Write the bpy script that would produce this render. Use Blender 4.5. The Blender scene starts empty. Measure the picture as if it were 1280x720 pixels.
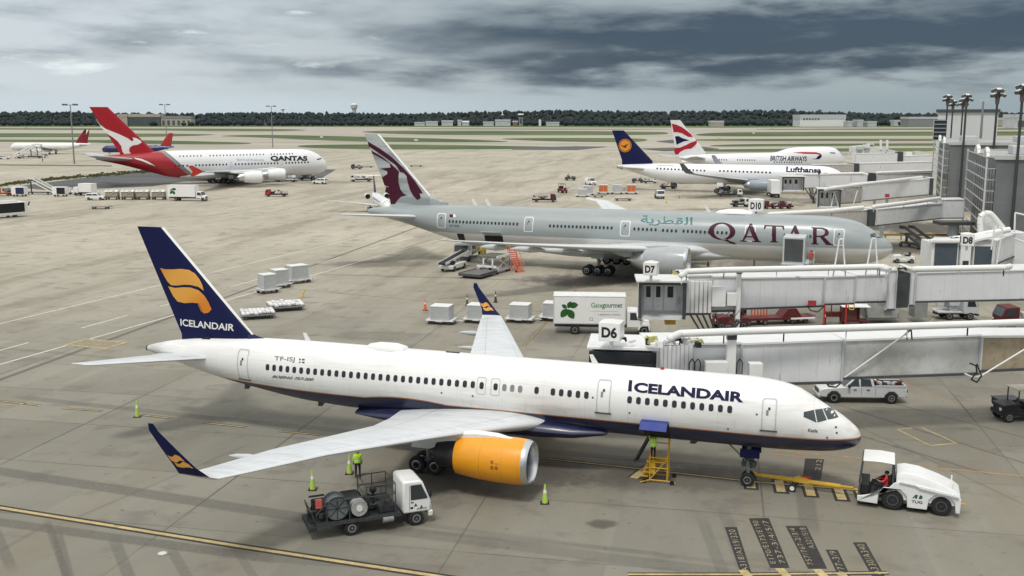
import bpy, bmesh, math, random
from math import radians, degrees, sin, cos, tan, pi, sqrt, floor, atan2, hypot, asin
from mathutils import Vector, Matrix
random.seed(7)
SC = bpy.context.scene
COL = SC.collection
# ---------------------------------------------------------------- camera
FPX, PITCH, CAMH = 1270.6, radians(9.531), 20.88      # focal length in photo pixels, tilt down, eye height
cd = bpy.data.cameras.new('camera'); cam = bpy.data.objects.new('camera', cd); COL.objects.link(cam)
cam.location = (0, 0, CAMH); cam.rotation_euler = (pi/2-PITCH, 0, 0)
cd.sensor_width = 36; cd.lens = FPX/1280*36; cd.clip_end = 30000; cd.clip_start = .5
SC.camera = cam
# ---------------------------------------------------------------- world and sun
SUN_EL, SUN_AZ = radians(62), radians(200)
SC.view_settings.view_transform = 'Standard'; SC.view_settings.look = 'None'
SC.view_settings.exposure = 0.25; SC.view_settings.gamma = 1
class E:
    """tiny expression layer over math nodes"""
    def __init__(s, nt, k): s.nt = nt; s.k = k
    def op(s, o, *a):
        n = s.nt.nodes.new('ShaderNodeMath'); n.operation = o
        for i, q in enumerate((s,)+a):
            if isinstance(q, E): s.nt.links.new(q.k, n.inputs[i])
            else: n.inputs[i].default_value = q
        return E(s.nt, n.outputs[0])
    def __add__(s, b): return s.op('ADD', b)
    __radd__ = __add__
    def __sub__(s, b): return s.op('SUBTRACT', b)
    def __rsub__(s, b): return s.op('MULTIPLY', -1).op('ADD', b)
    def __mul__(s, b): return s.op('MULTIPLY', b)
    __rmul__ = __mul__
    def __truediv__(s, b): return s.op('DIVIDE', b)
    def gt(s, b): return s.op('GREATER_THAN', b)
    def lt(s, b): return s.op('LESS_THAN', b)
    def mx(s, b): return s.op('MAXIMUM', b)
    def mn(s, b): return s.op('MINIMUM', b)
    def ab(s): return s.op('ABSOLUTE')
    def fl(s): return s.op('FLOOR')
    def fr(s): return s.op('FRACT')
    def pw(s, b): return s.op('POWER', b)
    def sm(s, a, b):
        n = s.nt.nodes.new('ShaderNodeMapRange'); n.interpolation_type = 'SMOOTHSTEP'
        s.nt.links.new(s.k, n.inputs[0]); n.inputs[1].default_value = a; n.inputs[2].default_value = b
        return E(s.nt, n.outputs[0])
    def rng(s, a, b, c, d):
        n = s.nt.nodes.new('ShaderNodeMapRange')
        s.nt.links.new(s.k, n.inputs[0])
        for i, q in enumerate((a, b, c, d)): n.inputs[i+1].default_value = q
        return E(s.nt, n.outputs[0])
def col4(c): return (c[0], c[1], c[2], 1)
def mixc(nt, f, a, b):
    n = nt.nodes.new('ShaderNodeMix'); n.data_type = 'RGBA'
    for i, q in ((0, f), (6, a), (7, b)):
        if isinstance(q, E): nt.links.new(q.k, n.inputs[i])
        elif i == 0: n.inputs[0].default_value = q
        else: n.inputs[i].default_value = col4(q)
    return E(nt, n.outputs[2])
def sep(nt, sock):
    n = nt.nodes.new('ShaderNodeSeparateXYZ'); nt.links.new(sock, n.inputs[0])
    return [E(nt, o) for o in n.outputs]
def comb(nt, x, y, z):
    n = nt.nodes.new('ShaderNodeCombineXYZ')
    for i, q in enumerate((x, y, z)):
        if isinstance(q, E): nt.links.new(q.k, n.inputs[i])
        else: n.inputs[i].default_value = q
    return n.outputs[0]
def noise(nt, vec, scale, detail=4, rough=.55, dist=0.0):
    n = nt.nodes.new('ShaderNodeTexNoise'); nt.links.new(vec, n.inputs['Vector'])
    n.inputs['Scale'].default_value = scale; n.inputs['Detail'].default_value = detail
    n.inputs['Roughness'].default_value = rough; n.inputs['Distortion'].default_value = dist
    return E(nt, n.outputs[0])
W = bpy.data.worlds.new('World'); SC.world = W; W.use_nodes = True
wn = W.node_tree; wn.nodes.clear()
wo = wn.nodes.new('ShaderNodeOutputWorld'); bg = wn.nodes.new('ShaderNodeBackground'); bg2 = wn.nodes.new('ShaderNodeBackground')
ms = wn.nodes.new('ShaderNodeMixShader')
sky = wn.nodes.new('ShaderNodeTexSky'); sky.sky_type = 'NISHITA'; sky.sun_disc = False
sky.sun_elevation = SUN_EL; sky.sun_rotation = SUN_AZ
wn.links.new(sky.outputs[0], bg.inputs[0]); bg.inputs[1].default_value = .10
tc = wn.nodes.new('ShaderNodeTexCoord'); dx, dy, dz = sep(wn, tc.outputs['Generated'])
az = dx.op('ARCTAN2', dy); el = dz.mx(0.0)
elw = el.pw(.8)
cv = comb(wn, az*7.5, elw*30.0, 3.3)
n1 = noise(wn, cv, .55, 6, .5, .15)
n2 = noise(wn, comb(wn, az*11.0, elw*38.0, 9.1), 1.0, 6, .55, .1)
# a heavy dark bank of cloud to the right of the view, brighter breaks to the left
bank = (el - 0.066 - az*0.02 + (n2-.5)*.10).ab().sm(.048, .010) * (az + (n1-.5)*.6).sm(-.20, .10)
upper = el.sm(.075, .13)
dens = (n1*1.2 + n2*.7 - .45).sm(.36, .74)*el.sm(.012, .045)
light = mixc(wn, az.sm(-.5, .25), (.53, .585, .62), (.31, .365, .39))
mid = mixc(wn, az.sm(-.4, .4), (.255, .30, .335), (.145, .19, .22))
c0 = mixc(wn, dens, light, mid)
c1 = mixc(wn, bank*.97, c0, (.040, .064, .096))
br = (n2-.56).sm(.0, .16) * (az).sm(.0, -.25) * el.sm(.02, .05)
c2 = mixc(wn, br*.75, c1, (.82, .87, .88))
hz = el.sm(.036, .006)
c3 = mixc(wn, hz*.85, c2, mixc(wn, az.sm(-.3, .4), (.51, .59, .635), (.255, .32, .345)))
c4 = mixc(wn, el.sm(.14, .6), c3, (.88, .88, .86))
wn.links.new(c4.k, bg2.inputs[0]); bg2.inputs[1].default_value = 1.0
wn.links.new(bg.outputs[0], ms.inputs[1]); wn.links.new(bg2.outputs[0], ms.inputs[2]); ms.inputs[0].default_value = .96
wn.links.new(ms.outputs[0], wo.inputs[0])
sd = bpy.data.lights.new('sun', 'SUN'); sd.energy = 1.5; sd.angle = radians(10); sd.color = (1, .96, .9)
so = bpy.data.objects.new('sun', sd); COL.objects.link(so)
so.rotation_euler = (pi/2-SUN_EL, 0, pi-SUN_AZ + pi)
_sv = Vector((sin(SUN_AZ)*cos(SUN_EL), cos(SUN_AZ)*cos(SUN_EL), sin(SUN_EL)))
so.rotation_euler = _sv.to_track_quat('Z', 'Y').to_euler()
# ---------------------------------------------------------------- pixel <-> place
def ray(px, py):
    a = (px-640)/FPX; b = (360-py)/FPX
    return Vector((a, cos(PITCH)+b*sin(PITCH), -sin(PITCH)+b*cos(PITCH)))
def g(px, py, z=0.0):
    d = ray(px, py); t = (z-CAMH)/d.z
    return Vector((d.x*t, d.y*t, z))
# ---------------------------------------------------------------- materials
MATS = {}
def newmat(name):
    m = bpy.data.materials.new(name); m.use_nodes = True
    nt = m.node_tree; b = nt.nodes['Principled BSDF']
    return m, nt, b
def paint(name, c, rough=.45, metal=0., var=.08, scale=1.2, spec=.35, coat=0., grime=0., bump=0., emit=0.):
    if name in MATS: return MATS[name]
    m, nt, b = newmat(name)
    t = nt.nodes.new('ShaderNodeTexCoord')
    n = noise(nt, t.outputs['Object'], scale, 5, .6)
    k = n.rng(.3, .7, 1-var, 1+var)
    cc = comb(nt, k*c[0], k*c[1], k*c[2])
    ce = E(nt, cc)
    if grime:
        n2 = noise(nt, t.outputs['Object'], scale*3.1, 6, .7)
        ce = mixc(nt, n2.sm(.48, .72)*grime, ce, (.09, .08, .065))
    nt.links.new(ce.k, b.inputs['Base Color'])
    nt.links.new((n*.3+(rough-.15)).k, b.inputs['Roughness'])
    b.inputs['Metallic'].default_value = metal; b.inputs['Specular IOR Level'].default_value = spec
    b.inputs['Coat Weight'].default_value = coat; b.inputs['Coat Roughness'].default_value = .15
    if emit:
        b.inputs['Emission Color'].default_value = col4(c); b.inputs['Emission Strength'].default_value = emit
    MATS[name] = m
    return m
def fmat(name, fn, rough=.35, metal=0., coat=.3):
    """material whose colour is fn(nt, x, y, z, coord) of the object's own coordinates"""
    if name in MATS: return MATS[name]
    m, nt, b = newmat(name)
    t = nt.nodes.new('ShaderNodeTexCoord'); x, y, z = sep(nt, t.outputs['Object'])
    c = fn(nt, x, y, z, t)
    nt.links.new(c.k, b.inputs['Base Color'])
    n = noise(nt, t.outputs['Object'], .8, 4)
    nt.links.new((n*.25+(rough-.12)).k, b.inputs['Roughness'])
    b.inputs['Metallic'].default_value = metal; b.inputs['Coat Weight'].default_value = coat; b.inputs['Coat Roughness'].default_value = .2
    MATS[name] = m
    return m
WHITE = paint('white_paint', (.78, .78, .77), .35, var=.03, coat=.3)
WHITED = paint('worn_white_paint', (.70, .70, .68), .5, var=.07, grime=.22)
SILVER = paint('bare_metal', (.62, .63, .65), .32, 1., var=.05)
STEEL = paint('galvanised_steel', (.36, .37, .37), .5, .6, var=.12)
DGREY = paint('dark_grey_paint', (.07, .075, .08), .5, var=.15)
MGREY = paint('mid_grey_paint', (.22, .23, .24), .5, var=.12, grime=.2)
LGREY = paint('light_grey_paint', (.50, .52, .53), .45, var=.06, grime=.08)
BLACK = paint('black_paint', (.015, .015, .017), .5)
RUBBER = paint('tyre_rubber', (.022, .022, .023), .85, var=.25, scale=6)
GLASS = paint('dark_glass', (.03, .04, .045), .12, var=.1, coat=.6)
CABG = paint('windscreen_glass', (.025, .042, .046), .1, var=.1, coat=.8)
NAVY = paint('navy_paint', (.003, .006, .055), .6, spec=.25)
YEL = paint('yellow_paint', (.60, .36, .03), .5, var=.1, grime=.25)
ORANGE = paint('orange_paint', (.72, .27, .008), .4, var=.04, coat=.2)
RED = paint('red_paint', (.45, .03, .025), .5, var=.1, grime=.25)
DRED = paint('dull_red_paint', (.105, .013, .015), .55, var=.15, grime=.3)
HIVIS = paint('hi_vis_fabric', (.42, .70, .05), .8, var=.1, scale=9)
LIME = paint('lime_plastic', (.42, .60, .10), .6, var=.1)
ORCONE = paint('orange_plastic', (.80, .12, .02), .6)
TROU = paint('dark_cloth', (.02, .022, .03), .9)
SKIN = paint('skin', (.38, .21, .14), .6)
REDCL = paint('red_cloth', (.62, .04, .04), .85)
MAROON = paint('maroon_paint', (.055, .004, .018), .5, spec=.25)
PINKM = paint('worn_yellow_line', (.46, .36, .17), .85, var=.25, scale=1.5, grime=.45)
WLINE = paint('white_line_paint', (.60, .58, .52), .85, var=.2, scale=2, grime=.1)
BLINE = paint('black_line_paint', (.035, .033, .032), .85, var=.3, scale=2)
# ---------------------------------------------------------------- mesh building
class MB:
    def __init__(s): s.v = []; s.f = []; s.mi = []; s.m = 0; s.uv = None
    def add(s, vs, fs):
        o = len(s.v); s.v += [tuple(v) for v in vs]
        s.f += [tuple(i+o for i in f) for f in fs]; s.mi += [s.m]*len(fs); return s
    def box(s, c, d, rz=0, ry=0, rx=0):
        hx, hy, hz = d[0]/2, d[1]/2, d[2]/2
        R = Matrix.Rotation(rz, 3, 'Z') @ Matrix.Rotation(ry, 3, 'Y') @ Matrix.Rotation(rx, 3, 'X')
        vs = [Vector(c)+R @ Vector((x*hx, y*hy, z*hz)) for x in (-1, 1) for y in (-1, 1) for z in (-1, 1)]
        return s.add(vs, [(0, 1, 3, 2), (4, 6, 7, 5), (0, 4, 5, 1), (2, 3, 7, 6), (0, 2, 6, 4), (1, 5, 7, 3)])
    def bb(s, x0, x1, y0, y1, z0, z1): return s.box(((x0+x1)/2, (y0+y1)/2, (z0+z1)/2), (abs(x1-x0), abs(y1-y0), abs(z1-z0)))
    def bar(s, a, b, w, h=None):
        """box beam from a to b"""
        a, b = Vector(a), Vector(b); h = h or w; d = b-a; L = d.length
        if L < 1e-6: return s
        z = d/L; up = Vector((0, 0, 1)) if abs(z.z) < .95 else Vector((1, 0, 0))
        x = z.cross(up).normalized(); y = x.cross(z)
        vs = [p+x*(i*w/2)+y*(j*h/2) for p in (a, b) for i, j in ((-1, -1), (1, -1), (1, 1), (-1, 1))]
        return s.add(vs, [(0, 3, 2, 1), (4, 5, 6, 7)]+[(i, (i+1) % 4, 4+(i+1) % 4, 4+i) for i in range(4)])
    def cyl(s, a, b, r0, r1=None, n=14, caps=True):
        a, b = Vector(a), Vector(b); r1 = r0 if r1 is None else r1; d = (b-a).normalized()
        up = Vector((0, 0, 1)) if abs(d.z) < .95 else Vector((1, 0, 0))
        x = d.cross(up).normalized(); y = d.cross(x)
        vs = [p+(x*cos(2*pi*i/n)+y*sin(2*pi*i/n))*r for p, r in ((a, r0), (b, r1)) for i in range(n)]
        fs = [(i, (i+1) % n, n+(i+1) % n, n+i) for i in range(n)]
        if caps: fs += [tuple(range(n-1, -1, -1)), tuple(range(n, 2*n))]
        return s.add(vs, fs)
    def tube(s, pts, r, n=8):
        for a, b in zip(pts, pts[1:]): s.cyl(a, b, r, r, n)
        return s
    def prism(s, poly, a, b, ax='y'):
        """polygon in the xz plane extruded along y from a to b (or xy along z, yz along x)"""
        f = {'y': lambda p, t: (p[0], t, p[1]), 'z': lambda p, t: (p[0], p[1], t), 'x': lambda p, t: (t, p[0], p[1])}[ax]
        n = len(poly); vs = [f(p, a) for p in poly]+[f(p, b) for p in poly]
        return s.add(vs, [tuple(range(n)), tuple(range(2*n-1, n-1, -1))]+[(i, n+i, n+(i+1) % n, (i+1) % n) for i in range(n)])
    def loft(s, rings, c0=True, c1=True):
        n = len(rings[0]); vs = [p for r in rings for p in r]
        fs = [(k*n+i, k*n+(i+1) % n, (k+1)*n+(i+1) % n, (k+1)*n+i) for k in range(len(rings)-1) for i in range(n)]
        if c0: fs.append(tuple(range(n-1, -1, -1)))
        if c1: fs.append(tuple(range((len(rings)-1)*n, len(rings)*n)))
        return s.add(vs, fs)
    def lathe(s, prof, o, ax='x', n=24, c0=False, c1=False):
        o = Vector(o)
        A = {'x': (Vector((1, 0, 0)), Vector((0, 1, 0)), Vector((0, 0, 1))), 'y': (Vector((0, 1, 0)), Vector((1, 0, 0)), Vector((0, 0, 1))), 'z': (Vector((0, 0, 1)), Vector((1, 0, 0)), Vector((0, 1, 0)))}[ax]
        rings = [[o+A[0]*t+(A[1]*cos(2*pi*i/n)+A[2]*sin(2*pi*i/n))*r for i in range(n)] for t, r in prof]
        return s.loft(rings, c0, c1)
    def ball(s, c, r, n=12, sq=(1, 1, 1)):
        c = Vector(c); rings = []
        for k in range(1, n//2):
            t = pi*k/(n//2)
            rings.append([c+Vector((sin(t)*cos(2*pi*i/n)*r*sq[0], sin(t)*sin(2*pi*i/n)*r*sq[1], cos(t)*r*sq[2])) for i in range(n)])
        return s.loft(rings)
    def build(s, name, mats, parent=None, ang=35, bevel=0, loc=None, rz=0):
        me = bpy.data.meshes.new(name); me.from_pydata(s.v, [], s.f)
        if not isinstance(mats, (list, tuple)): mats = [mats]
        for m in mats: me.materials.append(m)
        if len(mats) > 1: me.polygons.foreach_set('material_index', [min(i, len(mats)-1) for i in s.mi])
        if s.uv:
            ul = me.uv_layers.new(name='uv')
            for l in me.loops: ul.data[l.index].uv = s.uv[l.vertex_index]
        bm = bmesh.new(); bm.from_mesh(me); bmesh.ops.recalc_face_normals(bm, faces=bm.faces); bm.to_mesh(me); bm.free()
        me.shade_smooth()
        me.set_sharp_from_angle(angle=radians(ang))
        o = bpy.data.objects.new(name, me); COL.objects.link(o)
        if parent: o.parent = parent
        if loc is not None: o.location = loc
        o.rotation_euler[2] = rz
        if bevel:
            b = o.modifiers.new('bevel', 'BEVEL'); b.width = bevel; b.segments = 2; b.limit_method = 'ANGLE'; b.angle_limit = radians(40)
        return o
def tag(o, label=None, cat=None, group=None, kind=None):
    for k, v in (('label', label), ('category', cat), ('group', group), ('kind', kind)):
        if v: o[k] = v
    return o
def empty(name, label, cat, loc, rz=0, group=None, z=0):
    o = bpy.data.objects.new(name, None); COL.objects.link(o); o.empty_display_size = .5
    o.location = (loc[0], loc[1], loc[2] if len(loc) > 2 and z == 0 else z); o.rotation_euler = (0, 0, rz)
    return tag(o, label, cat, group)
def kids(o): return [c for c in bpy.data.objects if c.parent == o]
def dup(root, loc, rz, label, group=None, sc=None):
    def cp(o, par):
        c = o.copy(); COL.objects.link(c); c.parent = par
        for ch in KM.get(o.name, []): cp(ch, c)
        return c
    KM = {}
    for o in bpy.data.objects:
        if o.parent: KM.setdefault(o.parent.name, []).append(o)
    r = cp(root, None); r.location = (loc[0], loc[1], loc[2] if len(loc) > 2 else 0); r.rotation_euler = (0, 0, rz); r['label'] = label
    if group: r['group'] = group
    if sc: r.scale = sc if hasattr(sc, '__len__') else (sc,)*3
    return r
def setlab(o, label): o['label'] = label; return o
def struct(o): o['kind'] = 'structure'; return o
def sheet(name, pts, z, mat, kind='structure'):
    """flat ground sheet from world points"""
    b = MB(); b.add([(p[0], p[1], z) for p in pts], [tuple(range(len(pts)))])
    o = b.build(name, mat)
    if kind: o['kind'] = kind
    return o
def ribbon(pts, w, z, mat, name='line', kind='structure', dash=None):
    b = MB(); P = [Vector((p[0], p[1], 0)) for p in pts]
    for a, c in zip(P, P[1:]):
        d = (c-a); L = d.length
        if L < 1e-6: continue
        d /= L; n = Vector((-d.y, d.x, 0))*w/2
        segs = [(0, L)]
        if dash:
            segs = []; t = 0
            while t < L: segs.append((t, min(L, t+dash[0]))); t += dash[0]+dash[1]
        for t0, t1 in segs:
            q = [a+d*t0-n, a+d*t1-n, a+d*t1+n, a+d*t0+n]
            b.add([(v.x, v.y, z) for v in q], [(0, 1, 2, 3)])
    o = b.build(name, mat)
    if kind: o['kind'] = kind
    return o
# flat shapes (text or polygons) turned into a fine mesh that can be laid on a curved skin
def flat_mesh(polys=None, text=None, bold=0., shear=0., spacing=1., font=None):
    if text is not None:
        cu = bpy.data.curves.new('t', 'FONT'); cu.body = text; cu.size = 1; cu.offset = bold; cu.shear = shear
        cu.resolution_u = 4; cu.space_character = spacing
    else:
        cu = bpy.data.curves.new('t', 'CURVE'); cu.dimensions = '2D'; cu.fill_mode = 'BOTH'
        for p in polys:
            sp = cu.splines.new('POLY'); sp.points.add(len(p)-1); sp.use_cyclic_u = True
            for i, q in enumerate(p): sp.points[i].co = (q[0], q[1], 0, 1)
    ob = bpy.data.objects.new('t', cu); COL.objects.link(ob)
    dg = bpy.context.evaluated_depsgraph_get(); dg.update()
    me = bpy.data.meshes.new_from_object(ob.evaluated_get(dg))
    bpy.data.objects.remove(ob); bpy.data.curves.remove(cu)
    return me
def decal(name, mat, parent, fn, polys=None, text=None, step=None, box=None, quad=None, bold=0., shear=0., spacing=1., mats=None):
    """fn maps (u, v) to a place on the skin. box/quad: where the shape's bounding box goes in (u, v)."""
    me = flat_mesh(polys, text, bold, shear, spacing)
    bm = bmesh.new(); bm.from_mesh(me); bpy.data.meshes.remove(me)
    if not bm.verts: bm.free(); return None
    if box or quad:
        xs = [v.co.x for v in bm.verts]; ys = [v.co.y for v in bm.verts]
        x0, x1, y0, y1 = min(xs), max(xs), min(ys), max(ys)
        if box: quad = [(box[0], box[1]), (box[2], box[1]), (box[2], box[3]), (box[0], box[3])]
        for v in bm.verts:
            a = (v.co.x-x0)/(x1-x0 or 1); b = (v.co.y-y0)/(y1-y0 or 1)
            q = [Vector(p) for p in quad]
            p = (q[0]*(1-a)+q[1]*a)*(1-b)+(q[3]*(1-a)+q[2]*a)*b
            v.co.x, v.co.y = p.x, p.y
    if step:
        for ax in (0, 1):
            lo = min(v.co[ax] for v in bm.verts); hi = max(v.co[ax] for v in bm.verts)
            k = floor(lo/step)+1
            while k*step < hi:
                no = Vector((1, 0, 0)) if ax == 0 else Vector((0, 1, 0))
                bmesh.ops.bisect_plane(bm, geom=bm.verts[:]+bm.edges[:]+bm.faces[:], plane_co=no*k*step, plane_no=no)
                k += 1
    for v in bm.verts: v.co = Vector(fn(v.co.x, v.co.y))
    me = bpy.data.meshes.new(name); bm.to_mesh(me); bm.free(); me.materials.append(mat)
    o = bpy.data.objects.new(name, me); COL.objects.link(o)
    if parent: o.parent = parent
    return o
def rrect(cx, cy, w, h, r, n=4, rev=False):
    p = []
    for k, (sx, sy) in enumerate(((1, 1), (-1, 1), (-1, -1), (1, -1))):
        for i in range(n+1):
            a = pi/2*k+pi/2*i/n
            p.append((cx+sx*(w/2-r)+r*cos(a), cy+sy*(h/2-r)+r*sin(a)))
    return p[::-1] if rev else p
def wheel_mesh(r, w, key={}):
    k = (round(r, 3), round(w, 3))
    if k not in key:
        b = MB(); b.lathe([(-w*.5, r*.55), (-w*.5, r*.86), (-w*.36, r*.97), (-w*.1, r), (w*.1, r), (w*.36, r*.97), (w*.5, r*.86), (w*.5, r*.55)], (0, 0, 0), 'y', 24, True, True)
        c = MB(); c.lathe([(-w*.51, r*.53), (-w*.53, r*.45), (-w*.40, r*.38), (-w*.42, r*.18), (-w*.5, r*.14)], (0, 0, 0), 'y', 20, False, True)
        c.lathe([(w*.51, r*.53), (w*.53, r*.45), (w*.40, r*.38), (w*.42, r*.18), (w*.5, r*.14)], (0, 0, 0), 'y', 20, False, True)
        for i in range(6):
            a = i*pi/3
            c.cyl((cos(a)*r*.28, -w*.5, sin(a)*r*.28), (cos(a)*r*.28, w*.5, sin(a)*r*.28), r*.05, n=6)
        o1 = b.build('wheel', RUBBER); o2 = c.build('rim', paint('rim_grey', (.34, .35, .35), .5, .2))
        key[k] = (o1.data, o2.data); bpy.data.objects.remove(o1); bpy.data.objects.remove(o2)
    return key[k]
def wheel(parent, x, y, r, w, name='wheel', z=None):
    a, b = wheel_mesh(r, w)
    o = bpy.data.objects.new(name, a); COL.objects.link(o); o.parent = parent; o.location = (x, y, r if z is None else z)
    if parent.parent is None:
        q = bpy.data.objects.new('rim', b); COL.objects.link(q); q.parent = o
    else:
        me = bpy.data.meshes.get('gearwheel_%.3f_%.3f' % (r, w))
        if not me:
            bm = bmesh.new(); bm.from_mesh(a); k = len(bm.faces); bm.from_mesh(b)
            bm.faces.ensure_lookup_table()
            for f in bm.faces[k:]: f.material_index = 1
            me = bpy.data.meshes.new('gearwheel_%.3f_%.3f' % (r, w)); bm.to_mesh(me); bm.free()
            me.materials.append(RUBBER); me.materials.append(SILVER); me.shade_smooth(); me.set_sharp_from_angle(angle=radians(35))
        o.data = me
    return o
# ================================================================ ground
AX = radians(78.5)          # direction of the slab joints
def concrete(nt, x, y, z, t):
    u = x*cos(AX)+y*sin(AX); v = x*(-sin(AX))+y*cos(AX)
    S = 7.55
    n = noise(nt, comb(nt, u*.35, v, 0.), .35, 5, .6)
    nb = noise(nt, comb(nt, x, y, 0.), .022, 4, .6)
    fine = noise(nt, comb(nt, x, y, 0.), 5.0, 4, .7)
    cu = (u/S).fl(); cvv = ((v+2.9)/S).fl()
    wn_ = nt.nodes.new('ShaderNodeTexWhiteNoise'); nt.links.new(comb(nt, cu, cvv, 1.0), wn_.inputs[0])
    cell = E(nt, wn_.outputs[0])
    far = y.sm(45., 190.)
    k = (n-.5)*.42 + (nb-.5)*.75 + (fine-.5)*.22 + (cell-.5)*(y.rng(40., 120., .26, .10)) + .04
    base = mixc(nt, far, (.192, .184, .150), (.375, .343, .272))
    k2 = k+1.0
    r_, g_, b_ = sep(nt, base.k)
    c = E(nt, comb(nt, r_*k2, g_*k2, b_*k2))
    # joints with sealant and seepage
    ju = ((u/S).fr()-.5).ab()*S; jv = (((v+2.9)/(S*2)).fr()-.5).ab()*S*2-S*.5
    jn = noise(nt, comb(nt, x, y, 0.), .9, 3)
    j = (S/2-ju).sm(.05, .02).mx((S/2-jv).sm(.075, .03))
    seep = (S/2-ju).mn(S/2-jv).sm(.55, .0)*jn.sm(.45, .7)
    c = mixc(nt, seep*y.sm(170., 60.)*.30, c, (.12, .108, .095))
    jf = noise(nt, comb(nt, x*.06, y*.06, 5.), 1., 3).sm(.40, .60)*y.sm(210., 70.)*.55+y.sm(130., 60.)*.3
    c = mixc(nt, j*jf, c, (.05, .046, .042))
    # cracks patched darker, oil spots
    sp = noise(nt, comb(nt, x, y, 0.), 1.6, 3, .6)
    c = mixc(nt, sp.sm(.66, .73)*.65, c, (.07, .065, .058))
    sp2 = noise(nt, comb(nt, x+40., y*1.3, 0.), .28, 5, .65)
    c = mixc(nt, sp2.sm(.52, .68)*.5, c, (.115, .102, .088))
    # brown washed dirt
    wd = noise(nt, comb(nt, u*.12, v, 3.), .16, 5, .6)
    c = mixc(nt, wd.sm(.48, .66)*.5, c, (.185, .162, .112))
    # scrubbed tyre tracks that turned vehicles and aircraft left: straight bands
    for (a0, a1, w, d) in BANDS:
        p, q = g(*a0), g(*a1); dd = (q-p); L = dd.length; dd /= L
        s_ = (x-p.x)*dd.x+(y-p.y)*dd.y; w_ = ((x-p.x)*(-dd.y)+(y-p.y)*dd.x).ab()
        m = w_.sm(w*.62, w*.38)*s_.sm(-1.5, .5)*s_.sm(L+1.5, L-.5)*fine.sm(.25, .5)
        c = mixc(nt, m*d, c, (.085, .078, .068))
    for (p0, rx, ry, d) in STAIN_SHADE_SPOTS:
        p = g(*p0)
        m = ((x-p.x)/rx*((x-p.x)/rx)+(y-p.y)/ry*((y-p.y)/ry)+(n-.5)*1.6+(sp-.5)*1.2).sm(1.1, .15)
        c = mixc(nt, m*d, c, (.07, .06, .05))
    return c
BANDS = [((-40, 583), (430, 655), 1.15, .62), ((430, 655), (900, 715), 1.1, .38), ((-20, 650), (330, 697), .9, .62), ((330, 697), (560, 712), .9, .35),
         ((100, 645), (300, 560), .3, .3), ((-20, 700), (60, 655), .3, .3), ((60, 655), (90, 740), .35, .5), ((-5, 665), (12, 705), .5, .5), ((72, 670), (85, 720), .5, .55), ((145, 680), (165, 730), .55, .5), ((216, 690), (245, 740), .5, .45),
         ((300, 695), (330, 740), .4, .35), ((480, 650), (1000, 715), .45, .25),
         ((30, 497), (260, 522), .9, .45), ((260, 522), (900, 585), .9, .45), ((540, 665), (800, 690), .5, .3), ((-30, 432), (190, 452), .8, .3),
         ((-20, 482), (560, 270), .55, .8), ((300, 355), (700, 392), .35, .4), ((400, 343), (760, 353), .5, .65),
         ((1060, 510), (1300, 585), .28, .6), ((1060, 540), (1225, 590), .25, .6), ((1050, 522), (1300, 640), .2, .35), ((1120, 505), (1300, 552), .25, .5),
         ((640, 230), (1000, 195), .6, .35), ((700, 260), (860, 215), .5, .4), ((260, 270), (500, 232), .7, .35), ((560, 270), (900, 205), .5, .4),
         ((880, 655), (905, 720), .6, .35), ((905, 640), (940, 740), .7, .3), ((1005, 610), (1012, 660), 1.0, .45), ((560, 500), (640, 440), .4, .3)]
STAIN_SHADE_SPOTS = [((752, 655), .9, .7, .8), ((600, 598), 8, 3.2, .7), ((860, 598), 10, 2.5, .5), ((700, 590), 9, 2.6, .45), ((430, 520), 10, 3, .4), ((745, 350), 11, 6, .9), ((470, 330), 9, 4, .5), ((800, 352), 6, 6, .6), ((300, 232), 22, 9, .6), ((410, 228), 14, 8, .4),
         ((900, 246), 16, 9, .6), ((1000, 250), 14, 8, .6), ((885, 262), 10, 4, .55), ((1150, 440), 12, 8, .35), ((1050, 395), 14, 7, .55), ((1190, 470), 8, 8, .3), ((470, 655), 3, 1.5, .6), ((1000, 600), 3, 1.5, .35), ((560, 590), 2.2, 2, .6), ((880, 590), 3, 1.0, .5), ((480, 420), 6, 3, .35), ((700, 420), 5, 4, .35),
         ((1150, 285), 16, 14, .95), ((1120, 310), 10, 9, .8), ((1205, 300), 9, 9, .9), ((1100, 262), 12, 8, .6), ((980, 330), 12, 7, .7), ((620, 330), 7, 5, .45)]  # spots beneath the right-hand bridges paint their shade into the concrete
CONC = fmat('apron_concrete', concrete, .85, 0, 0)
def grassm(nt, x, y, z, t):
    n = noise(nt, t.outputs['Object'], .006, 5, .6); f = noise(nt, t.outputs['Object'], .08, 4, .7)
    c = mixc(nt, n.sm(.35, .65), (.040, .075, .016), (.095, .125, .035))
    return mixc(nt, f.sm(.5, .75)*.5, c, (.17, .14, .07))
GRASS = fmat('grass', grassm, .95, 0, 0)
def runm(nt, x, y, z, t):
    n = noise(nt, comb(nt, x*.2, y, 0.), .02, 5, .6)
    return mixc(nt, n.sm(.3, .7), (.29, .265, .22), (.42, .385, .32))
RUNW = fmat('taxiway_concrete', runm, .9, 0, 0)
def asph(nt, x, y, z, t):
    n = noise(nt, comb(nt, x*.3, y, 0.), .07, 5, .6)
    return mixc(nt, n.sm(.3, .7), (.055, .06, .065), (.105, .105, .10))
ASPH = fmat('asphalt', asph, .9, 0, 0)
sheet('ground', [(-9000, -300), (9000, -300), (9000, 12000), (-9000, 12000)], -.05, GRASS)
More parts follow.
